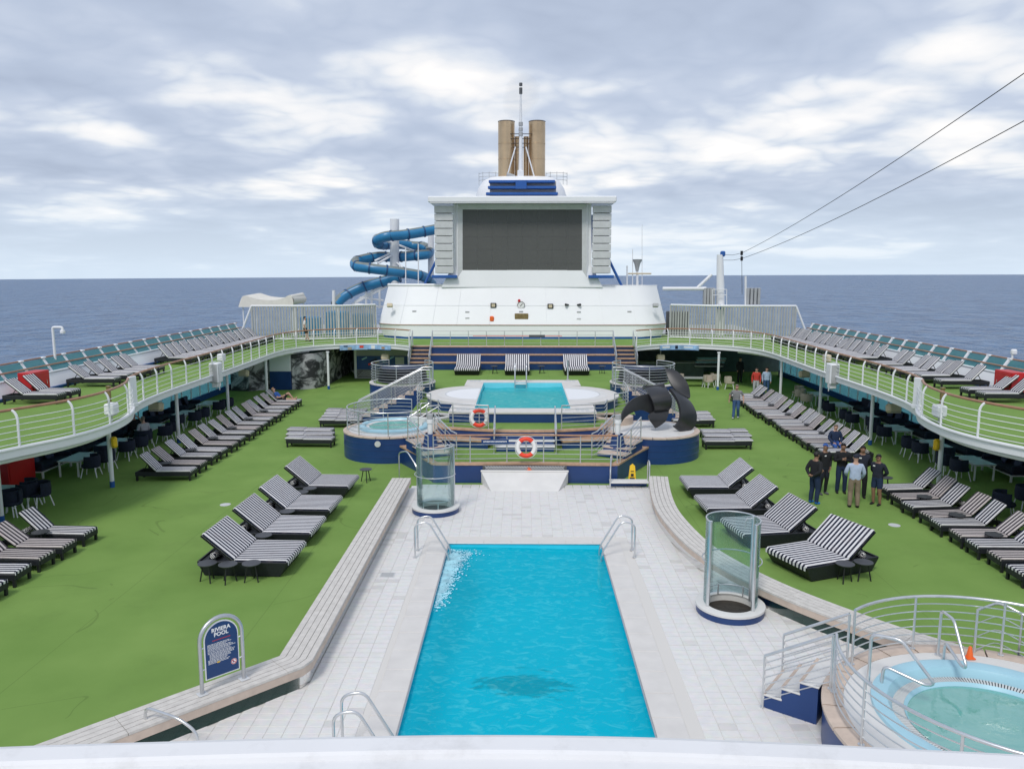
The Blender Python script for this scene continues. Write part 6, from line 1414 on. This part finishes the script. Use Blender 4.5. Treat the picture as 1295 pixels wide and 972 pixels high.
for k, (x, y) in enumerate(((-16.2, 24.9), (-15.6, 24.6), (-15.9, 23.6))): CH.put('tub_chair', 'navy tub chair with white legs near the lower red cabinet', 'chair', (x, y, 0), R(200 + 40 * k), 'chairs by the lower red cabinet')
for k, (x, y) in enumerate(((14.9, 23.9), (15.3, 22.9), (16.3, 24.3), (15.9, 21.8))): CH.put('tub_chair', 'navy tub chair with white legs behind the short crew side row', 'chair', (x, y, 0), R(-20 + 60 * k), 'chairs behind the short crew row')
TANP = ((12.2, 51.6), (13.4, 50.9), (12.9, 52.6), (15.9, 43.9), (16.1, 45.6), (16.4, 46.8), (10.4, 52.3), (9.0, 52.2))
for k, (x, y) in enumerate(TANP): CH.put('wicker_chair', 'tan wicker tub chair in the bar area under the aft balcony', 'chair', (x, y, 0), R(-60 + 47 * k), 'tan wicker chairs', swap=TAN)
TB.put('coffee_table', 'pale glass topped table among the tan wicker chairs', 'table', (11.3, 52.0, 0), R(90)); TB.put('coffee_table', 'pale glass topped table between tan chairs by the bar side windows', 'table', (16.9, 45.0, 0), 0)
# hanging cream lamps
for s_, side in ((1, 'sculpture side'), (-1, 'mural wall side')):
    for k, (x, y) in enumerate(((15.7, 33.2), (15.9, 44.5), (9.3, 53.2))):
        t = thing('speaker', f'cream loudspeaker hung {["near the seated lounge guests" if s_ < 0 else "above the middle lounge sofas", "above the far lounge end", "at the aft balcony end"][k]}, {side}', 'loudspeaker', (x * s_, y, 1.80)); MB().box((0, 0, 0), (.55, .42, .38), b=.07, tilt=Matrix.Rotation(R(-14), 4, 'X')).build('body', 'cream_box', t); MB().tube([(0, 0, .1), (0, 0, .49)], .03, 6).build('hanger', 'grey_paint', t); MB().box((0, -.205, -.05), (.42, .02, .25), tilt=Matrix.Rotation(R(-14), 4, 'X')).build('grille', 'tan_wicker', t)
    # big white loudspeaker on the fascia
    t = thing('speaker', f'large white loudspeaker cabinet mounted on the balcony edge on the {side}', 'loudspeaker', (14.50 * s_, 36.9, UZ + .10)); MB().box((0, 0, 0), (.42, .62, .95), b=.04).build('cabinet', 'white_paint', t); MB().box((-.0, -.315, 0), (.34, .02, .85), b=.005).build('grille', 'grey_paint', t); MB().box((0, 0, -.58), (.30, .40, .22), b=.03).build('bracket', 'white_paint', t); MB().tube([(-.22 * s_, -.2, -.8), (-.22 * s_, -.2, .3)], .025, 6).build('cable_pipe', 'light_grey', t)
    for y, z, c in ((25.1, .42, 'white_paint'), (38.8, .62, 'cream_box' if s_ > 0 else 'white_paint')):
        xx = 13.15 if y < 30 else 14.75
        t = thing('deck_box', f'small {"white" if c == "white_paint" else "cream"} box on the balcony {"bulge railing" if y < 30 else "railing past the big loudspeaker"}, {side}', 'box', ((xx + .18) * s_, y, UZ)); MB().box((0, 0, z), (.30, .44, .36), b=.04).build('body', c, t); MB().box((0, 0, z - .2), (.2, .3, .04)).build('bracket', 'grey_paint', t); MB().tube([(0, 0, 0), (0, 0, z - .2)], .02, 6).build('stem', 'grey_paint', t)
    # wooden bollard posts on upper deck
    o = MB().box((0, 0, .30), (.12, .12, .60), b=.01).box((0, 0, .62), (.15, .15, .05), b=.01).build('timber_post', 'brass'); o.location = (15.3 * s_, 28.7, UZ); tag(o, f'short brown post on the upper deck turf on the {side}', 'post')
    # red cabinets
    t = thing('fire_cabinet', f'red hose cabinet on the upper deck against the bulwark on the {side}', 'cabinet', (19.05 * s_, 30.3 if s_ < 0 else 30.9, UZ)); MB().box((0, 0, .50), (.55, 1.15, .96), b=.02).build('body', 'red_box', t); MB().box((-.285 * s_, 0, .5), (.02, 1.0, .84), b=.005).build('door', 'red_box', t); MB().box((-.30 * s_, -.32, .75), (.01, .14, .12)).build('label_plate', 'cream_box', t); MB().box((0, 0, .01), (.5, 1.05, .03)).build('base', 'dark_grey', t)
    MB().tube([(-.30 * s_, .35, .45), (-.30 * s_, .35, .6)], .015, 6).build('handle', 'steel', t)
    t = thing('fire_cabinet', f'red cabinet on the lower covered deck by the windows on the {side}', 'cabinet', (18.2 * s_, 27.2 if s_ < 0 else 26.8, 0)); MB().box((0, 0, .48), (.8, 1.5, .90), b=.02).build('body', 'red_box', t); MB().box((-.41 * s_, 0, .48), (.02, 1.38, .78), b=.005).build('door', 'red_box', t); MB().box((0, 0, .015), (.74, 1.4, .03)).build('base', 'dark_grey', t)
# coat hangers / towels by right lower windows
t = thing('towel_rack', 'white towels hung on a rack by the windows beyond the short crew row', 'rack', (18.4, 28.5, 0)); MB().tube([(0, -.5, 0), (0, -.5, 1.75), (0, .6, 1.75), (0, .6, 0)], .02, 6).build('frame', 'white_paint', t)
for k in range(5): MB().box((0, -.4 + .16 * k, 1.40), (.03, .13, .66), b=.01).build('towel', 'sign_white', t)

# ================================================================= NEAR BULWARK under the camera
zl = 6.72
line = smooth_path([PZ(x, y, zl) for x, y in ((-420, 962), (-150, 949), (0, 941), (200, 934.5), (400, 929), (600, 926), (800, 928.5), (1000, 936), (1150, 943.5), (1295, 951), (1500, 966), (1760, 990))], 6)
l2 = [p.to_2d() for p in line]
prof = [(-.02, -1.3), (-.02, -.05), (-.012, -.02), (.0, -.004), (.012, 0), (.046, -.001), (.052, -.005), (.055, -.012), (.075, -.014), (.20, -.016), (.26, -.020), (.275, -.04), (.28, -1.3)]
g = MB(); rows = []
for d_, z in prof:
    o2 = offset2(l2, -d_); rows.append([Vector((p[0], p[1], zl + z)) for p in o2])
for a, b in zip(rows, rows[1:]): g.strip(a, b, flip=False)
t = thing('bulwark', 'white painted bulwark edge of the forward deck under the camera', 'bulwark', (0, 1.2, 5.4)); 
for i, p in enumerate(g.v): g.v[i] = (p[0], p[1] - 1.2, p[2] - 5.4)
g.build('capping', 'ledge_paint', t, ang=9)
MB().box((0, .95 - 1.2, -.2), (8, .05, .2)).build('stiffener', 'ledge_paint', t)
# ================================================================= PEOPLE
mat('skin_light', (.50, .30, .22), .55, var=.06, vs=12); mat('skin_tan', (.28, .155, .10), .55, var=.06, vs=12); mat('hair_dark', (.012, .010, .009), .6); mat('hair_grey', (.24, .20, .17), .7); mat('hair_blond', (.36, .22, .11), .7); mat('eye', (.02, .02, .02), .3)
def cloth(n, c): mat(n, c, .85, var=.14, vs=9, bump=.25, bs=26)
for n_, c_ in (('cl_navy', (.012, .016, .030)), ('cl_black', (.010, .011, .014)), ('cl_jeans', (.035, .085, .20)), ('cl_darkjean', (.012, .028, .075)), ('cl_shirt_blue', (.42, .50, .66)), ('cl_khaki', (.25, .19, .14)), ('cl_grey', (.20, .20, .21)), ('cl_red', (.50, .045, .03)), ('cl_paleblue', (.40, .52, .68)), ('cl_lightgrey', (.42, .43, .46)), ('cl_white', (.70, .66, .64)), ('cl_blue', (.03, .10, .35)), ('sh_blue', (.01, .16, .55)), ('sh_black', (.012, .012, .013)), ('sh_grey', (.10, .10, .11)), ('sh_white', (.6, .62, .62))): cloth(n_, c_)
BASE = {'pel': (0, 0, .95), 'sp': (0, .0, 1.12), 'ch': (0, .01, 1.33), 'nb': (0, -.005, 1.475), 'nk': (0, .01, 1.535), 'hd': (0, .035, 1.60), 'ht': (0, .02, 1.69)}
def person(label, loc, rz=0.0, h=1.75, J=None, top='cl_navy', bottom='cl_darkjean', shoe='sh_black', skin='skin_tan', hair='hair_dark', shorts=False, sleeves=True, cap=None, shades=False, legs=((.0, 0), (.0, 0)), arms=((0, 0), (0, 0)), girth=1.1, longhair=False, group=None, bare=False, armspec=None, legspec=None, logo=False, leggings=None, foot=True):
    """faces local +y; legspec/armspec give explicit joints per side"""
    k = h / 1.75; B = dict(BASE)
    if J: B.update(J)
    V = {}; Rr = {}; E_ = []; TG = {}
    def vtx(n_, p, r, tg): V[n_] = Vector(p); Rr[n_] = tuple(q * (1.14 if n_[0] not in 'f' else 1.1) for q in (r if isinstance(r, tuple) else (r, r))); TG[n_] = tg
    g = girth
    vtx('pel', B['pel'], (.165 * g, .115 * g), 'bottom'); vtx('sp', B['sp'], (.150 * g, .108 * g), 'top'); vtx('ch', B['ch'], (.175 * g, .115 * g), 'top'); vtx('nb', B['nb'], (.070, .066), 'skin'); vtx('nk', B['nk'], .055, 'skin'); vtx('hd', B['hd'], (.072, .088), 'skin'); vtx('ht', B['ht'], (.068, .082), 'skin')
    for a, b in (('pel', 'sp'), ('sp', 'ch'), ('ch', 'nb'), ('nb', 'nk'), ('nk', 'hd'), ('hd', 'ht')): E_.append((a, b))
    for s_, i in ((-1, 0), (1, 1)):
        t = 'LR'[i]
        hip = V['pel'] + Vector((s_ * .095, 0, -.05)); ls = (legspec or {}).get(t)
        kn, an = ls[:2] if ls else ((s_ * .11, .03, .50), (s_ * .12, -.02, .085))
        kn, an = Vector(kn), Vector(an); fd = Vector(ls[2]) if ls and len(ls) > 2 else Vector((s_ * .05, 1, 0)).normalized()
        lt = 'skin' if (shorts and not leggings) else ('leggings' if leggings else 'bottom')
        vtx('hip' + t, hip, .098 * g, 'bottom'); vtx('th' + t, hip.lerp(kn, .5), .092 if not shorts else .098, 'bottom'); vtx('kn' + t, kn, .060 if shorts else .074, lt if shorts else 'bottom'); vtx('cf' + t, kn.lerp(an, .4) + Vector((0, -.012, 0)), .056 if shorts else .070, lt if shorts else 'bottom'); vtx('an' + t, an, .040 if shorts else .060, lt if shorts else 'bottom')
        dn = Vector((0, 0, -1)) if not ls or len(ls) < 4 else Vector(ls[3])
        vtx('hl' + t, an + dn * .045 - fd * .03, .042, 'shoe'); vtx('bl' + t, an + dn * .055 + fd * .10, .040, 'shoe'); vtx('to' + t, an + dn * .06 + fd * .17, .030, 'shoe')
        for a, b in (('pel', 'hip' + t), ('hip' + t, 'th' + t), ('th' + t, 'kn' + t), ('kn' + t, 'cf' + t), ('cf' + t, 'an' + t), ('an' + t, 'hl' + t), ('hl' + t, 'bl' + t), ('bl' + t, 'to' + t)): E_.append((a, b))
        sh = V['ch'] + Vector((s_ * .185 * (1 + (g - 1) * .5), -.005, .085)); as_ = (armspec or {}).get(t)
        el, wr, hd_ = as_ if as_ else ((s_ * .25, -.03, 1.13), (s_ * .245, .05, .88), (s_ * .24, .075, .79))
        el, wr, hd_ = Vector(el), Vector(wr), Vector(hd_); at = 'top' if sleeves else 'skin'
        vtx('sh' + t, sh, .074, 'top'); vtx('ua' + t, sh.lerp(el, .5), .066 if sleeves else .058, 'top'); vtx('el' + t, el, .058 if sleeves else .044, at); vtx('fa' + t, el.lerp(wr, .5), .052 if sleeves else .038, at); vtx('wr' + t, wr, .040 if sleeves else .028, at); vtx('pa' + t, wr.lerp(hd_, .7), (.036, .022), 'skin')
        for a, b in (('ch', 'sh' + t), ('sh' + t, 'ua' + t), ('ua' + t, 'el' + t), ('el' + t, 'fa' + t), ('fa' + t, 'wr' + t), ('wr' + t, 'pa' + t)): E_.append((a, b))
        d_ = (hd_ - wr).normalized(); sd_ = d_.cross(Vector((s_, 0, 0)));
        sd_ = sd_.normalized() if sd_.length > .1 else d_.orthogonal().normalized(); cu = d_.cross(sd_).normalized() * (-s_)
        for f_ in range(4):
            o_ = sd_ * (.030 - .020 * f_); ln = (.075, .085, .080, .062)[f_]; p0 = V['pa' + t] + o_ + d_ * .028
            vtx(f'f{f_}a{t}', p0 + d_ * ln * .45, .0095, 'skin'); vtx(f'f{f_}b{t}', p0 + d_ * ln * .85 + cu * ln * .30, .0085, 'skin'); E_.append(('pa' + t, f'f{f_}a{t}')); E_.append((f'f{f_}a{t}', f'f{f_}b{t}'))
        vtx('tha' + t, wr.lerp(V['pa' + t], .6) + sd_ * .045 + d_ * .015, .011, 'skin'); vtx('thb' + t, wr.lerp(V['pa' + t], .6) + sd_ * .055 + d_ * .055, .009, 'skin'); E_.append(('pa' + t, 'tha' + t)); E_.append(('tha' + t, 'thb' + t))
    names = list(V); idx = {n_: i for i, n_ in enumerate(names)}
    me = bpy.data.meshes.new('skel'); me.from_pydata([V[n_] * k for n_ in names], [(idx[a], idx[b]) for a, b in E_], []); me.update()
    ob = bpy.data.objects.new('skel', me); COL.objects.link(ob)
    sk = ob.modifiers.new('s', 'SKIN'); sk.use_smooth_shade = True; sk.branch_smoothing = .4
    lay = me.skin_vertices[0].data
    for n_ in names: lay[idx[n_]].radius = tuple(r * k for r in Rr[n_]); lay[idx[n_]].use_root = n_ == 'pel'
    su = ob.modifiers.new('u', 'SUBSURF'); su.levels = 2; su.render_levels = 2
    bpy.context.view_layer.update(); body = bpy.data.meshes.new_from_object(ob.evaluated_get(bpy.context.evaluated_depsgraph_get())); bpy.data.objects.remove(ob); bpy.data.meshes.remove(me)
    slots = {'top': top, 'bottom': bottom, 'skin': skin, 'shoe': shoe, 'leggings': leggings or bottom}; order = list(slots); body.materials.clear()
    for q in order: body.materials.append(M[slots[q]])
    segs = [(V[a] * k, V[b] * k, TG[a], TG[b], a, b) for a, b in E_]
    for p in body.polygons:
        c = p.center; best = None
        for a, b, ta, tb_, na, nb in segs:
            d_ = b - a; u_ = max(0, min(1, (c - a).dot(d_) / max(1e-9, d_.length_squared))); q = (a + d_ * u_ - c).length - Rr[na][0] * k * .5
            if best is None or q < best[0]: best = (q, ta if u_ < (.82 if (na, nb) == ('ch', 'nb') else .5) else tb_)
        bt_ = best[1]
        if J is None and bt_ in ('top', 'bottom') and abs(c.x) < .2 * k and .80 * k < c.z < 1.25 * k: bt_ = 'top' if c.z > .965 * k else 'bottom'
        p.material_index = order.index(bt_); p.use_smooth = True
    body.name = 'body'
    t = thing('person', label, 'person', loc, rz, group); link('body', body, t)
    # head details: hair shell, nose, ears, eyes
    hc = (V['hd'] * .45 + V['ht'] * .55) * k; fwd = Vector((0, 1, 0)); up_ = (V['ht'] - V['hd']).normalized()
    tilt = Vector((0, 0, 1)).rotation_difference(Vector((0, up_.y + .16, up_.z)).normalized()).to_matrix().to_4x4() if abs(up_.z) < .97 else Matrix.Identity(4)
    hm_ = Matrix.Translation(hc) @ tilt @ Matrix.Scale(k, 4)
    g = MB(); n, m_ = 18, 9; vs = []
    for i in range(m_ + 1):
        ph = PI / 2 * (1 - i / m_ * (1.55 if not cap else 1.0))
        for j in range(n):
            a = 2 * PI * j / n; fr = max(0, math.sin(a)); p_ = ph
            lim = R(12) * 1 + fr * R(22)
            if p_ < lim and fr > .15: p_ = lim if not longhair else lim
            rx, ry = .088, .105; vs.append((rx * math.cos(p_) * math.cos(a), ry * math.cos(p_) * math.sin(a) - .008, .100 * math.sin(p_) + .018))
    fs = [(i * n + j, i * n + (j + 1) % n, (i + 1) * n + (j + 1) % n, (i + 1) * n + j)[::-1] for i in range(m_) for j in range(n)]
    if cap:
        g.add(vs, fs); vs2 = [(.075 * math.cos(a), .09 + .085 * math.sin(a), .045) for a in [PI * i / 8 for i in range(9)]]; g.add(vs2 + [(p[0], p[1], .055) for p in vs2], [tuple(range(9)), tuple(range(17, 8, -1))] + [(i, i + 1, 10 + i, 9 + i) for i in range(8)])
        o = g.build('cap', cap, t); o.matrix_local = hm_
    else: o = g.add(vs, fs).build('hair', hair, t); o.matrix_local = hm_
    if longhair: o = MB().tube([(0, -.07, .02), (0, -.10, -.08), (0, -.09, -.18)], [.07, .07, .03], 10).build('hair', hair, t); o.matrix_local = hm_
    g = MB(); g.add([(0, .095, .02), (-.013, .098, -.03), (.013, .098, -.03), (0, .122, -.028), (0, .095, -.04)], [(0, 1, 3), (0, 3, 2), (1, 4, 3), (3, 4, 2)]); o = g.build('nose', skin, t); o.matrix_local = hm_
    for s_ in (-1, 1):
        o = MB().box((s_ * .086, -.005, -.005), (.014, .035, .055), b=.006).build('ear', skin, t); o.matrix_local = hm_
        if not shades: o = MB().box((s_ * .032, .092, .012), (.022, .01, .010), b=.003).build('eye', 'eye', t); o.matrix_local = hm_
    o = MB().box((0, .093, -.062), (.042, .008, .008), b=.002).build('mouth', 'sign_red' if False else skin, t); o.matrix_local = hm_
    if shades: o = MB().box((0, .094, .012), (.135, .02, .032), b=.008).build('sunglasses', 'black', t); o.matrix_local = hm_
    if logo: o = MB().box((.075 * k, .133 * k, 1.36 * k), (.075, .006, .04), b=.002).build('chest_logo', 'sign_white', t)
    return t
BK = {'L': ((-.27, -.10, 1.14), (-.08, -.20, .99), (.02, -.21, .98)), 'R': ((.27, -.10, 1.14), (.08, -.20, .97), (-.02, -.21, .96))}   # hands behind the back
CHEST = {'L': ((-.26, .06, 1.14), (-.08, .24, 1.22), (.0, .25, 1.24)), 'R': ((.26, .06, 1.14), (.08, .24, 1.24), (.0, .26, 1.27))}
POCK = {'L': ((-.30, -.06, 1.14), (-.20, .06, .95), (-.17, .10, .89)), 'R': ((.30, -.06, 1.14), (.20, .06, .95), (.17, .10, .89))}
person('crew member in black jacket and jeans with bright blue shoes, hands behind the back', (9.55, 25.25, 0), R(-60), 1.72, top='cl_black', bottom='cl_darkjean', shoe='sh_blue', armspec=BK)
person('crew member in dark jacket, shorts over leggings and a blue cap', (10.25, 26.35, 0), R(-160), 1.76, top='cl_black', bottom='cl_navy', shorts=True, leggings='cl_black', shoe='sh_grey', cap='cl_blue', armspec=POCK, logo=True, girth=1.06)
person('crew member in black jacket and navy trousers holding hands at the chest', (10.92, 26.5, 0), R(170), 1.74, top='cl_black', bottom='cl_darkjean', armspec=CHEST)
person('man seen from behind in pale blue shirt, khaki trousers and dark cap', (10.66, 24.82, 0), R(-12), 1.73, top='cl_shirt_blue', bottom='cl_khaki', cap='cl_navy', skin='skin_light', armspec={'L': ((-.28, .03, 1.14), (-.22, .22, 1.02), (-.20, .29, 1.0)), 'R': ((.28, .03, 1.14), (.24, .16, .97), (.23, .22, .92))})
person('crew member in dark shirt and black trousers half hidden behind the man in khaki', (11.35, 25.95, 0), R(165), 1.78, top='cl_navy', bottom='cl_black', logo=True, armspec=BK)
person('crew member in dark sweater and navy shorts with sunglasses, hands behind the back', (11.52, 25.12, 0), R(125), 1.68, top='cl_navy', bottom='cl_darkjean', shorts=True, shades=True, armspec=BK, logo=True, girth=1.08)
WALK = {'L': ((-.10, .16, .52), (-.11, .02, .11), (0, .95, .2)), 'R': ((.10, .10, .50), (.11, .28, .10), (.1, .95, .25))}
person('man in grey polo shirt and blue jeans walking past the loungers', (11.06, 40.5, .0), R(160), 1.76, top='cl_grey', bottom='cl_jeans', shoe='sh_white', skin='skin_light', hair='hair_grey', sleeves=False, girth=1.25, legspec=WALK, armspec={'L': ((-.33, -.02, 1.15), (-.36, .10, .93), (-.36, .14, .85)), 'R': ((.33, -.06, 1.15), (.37, -.06, .91), (.37, -.04, .83))})
person('person in red jacket and pale trousers standing under the balcony', (14.35, 48.3, 0), R(160), 1.70, top='cl_red', bottom='cl_lightgrey', shoe='sh_white', skin='skin_light', hair='hair_dark')
person('person in pale blue shirt and jeans standing beside the red jacket', (15.0, 48.4, 0), R(175), 1.72, top='cl_paleblue', bottom='cl_jeans', skin='skin_light', hair='hair_dark', girth=1.1)
person('person in black clothes standing in the shade by the far windows', (14.9, 54.0, 0), R(200), 1.74, top='cl_black', bottom='cl_black', skin='skin_light')
person('man in white shirt and dark shorts walking on the upper deck before the fence', (-15.2, 55.0, UZ), R(-80), 1.74, top='cl_white', bottom='cl_black', shorts=True, skin='skin_light', legspec=WALK, sleeves=False)
# seated figures: local +y is where they face; hips on the seat
def seated(label, loc, rz, seat, h=1.72, **k):
    dz = seat + .12 - .95
    J = {n_: (p[0], p[1], p[2] + dz) for n_, p in BASE.items()}
    kz = seat + .06
    k.setdefault('armspec', {'L': ((-.27, .02, 1.14 + dz), (-.16, .24, .98 + dz), (-.12, .31, .98 + dz)), 'R': ((.27, .02, 1.14 + dz), (.16, .24, .98 + dz), (.12, .31, .98 + dz))})
    return person(label, loc, rz, h, J=J, legspec={'L': ((-.13, .44, kz), (-.13, .42, .085)), 'R': ((.13, .44, kz), (.13, .42, .085))}, **k)
for nm, x, y, rz in (('man', -16.9, 33.1, 0), ): pass
CH.put('tub_chair', 'navy tub chair holding the seated man in grey', 'chair', (-16.3, 33.2, 0), R(150)); CH.put('tub_chair', 'navy tub chair holding the seated woman in black', 'chair', (-17.2, 34.2, 0), R(-70))
seated('man in grey shirt sitting in a tub chair in the covered lounge', (-16.3, 33.2, 0), R(60), .47, top='cl_lightgrey', bottom='cl_navy', skin='skin_light', hair='hair_grey', girth=1.15)
dz = .47 + .12 - .95
seated('woman in black sitting with raised arms in the covered lounge', (-17.2, 34.2, 0), R(-160), .47, h=1.66, top='cl_black', bottom='cl_black', skin='skin_light', longhair=True, sleeves=False, armspec={'L': ((-.34, .10, 1.40 + dz), (-.16, .14, 1.62 + dz), (-.10, .15, 1.68 + dz)), 'R': ((.34, .10, 1.40 + dz), (.16, .14, 1.62 + dz), (.10, .15, 1.68 + dz))})
# woman lying on the last lounger of the mural row: body leans on the raised back, one knee up
xb, yb = -13.05 - .03 * 14, ROWL[14]
dd = {'pel': (0, -.10, .50), 'sp': (0, -.27, .62), 'ch': (0, -.42, .78), 'nb': (0, -.51, .90), 'nk': (0, -.54, .95), 'hd': (0, -.555, 1.015), 'ht': (0, -.60, 1.095)}
person('woman in blue top and black shorts lying on the lounger nearest the mural wall', (xb, yb, -.03), R(-90), 1.66, J=dd, top='cl_blue', bottom='cl_black', shorts=True, skin='skin_light', hair='hair_blond', sleeves=False, shoe='skin_light',
       legspec={'L': ((-.11, .28, .84), (-.11, .55, .50), (0, .8, .5), (0, .3, -.9)), 'R': ((.12, .32, .50), (.12, .74, .48), (0, .2, 1), (0, 1, 0))}, armspec={'L': ((-.24, -.30, .62), (-.14, -.05, .66), (-.10, .02, .68)), 'R': ((.24, -.30, .60), (.16, -.04, .64), (.12, .03, .66))})
xb, yb = 13.25 - .012 * 15, ROWR[15]
seated('guest in navy top sitting sideways on a lounger just behind the crew group', (xb - .1, yb - .05, 0), R(180), .40, h=1.68, top='cl_darkjean', bottom='cl_blue', skin='skin_light', hair='hair_grey')
# make sure nothing was left behind
bpy.context.view_layer.update()
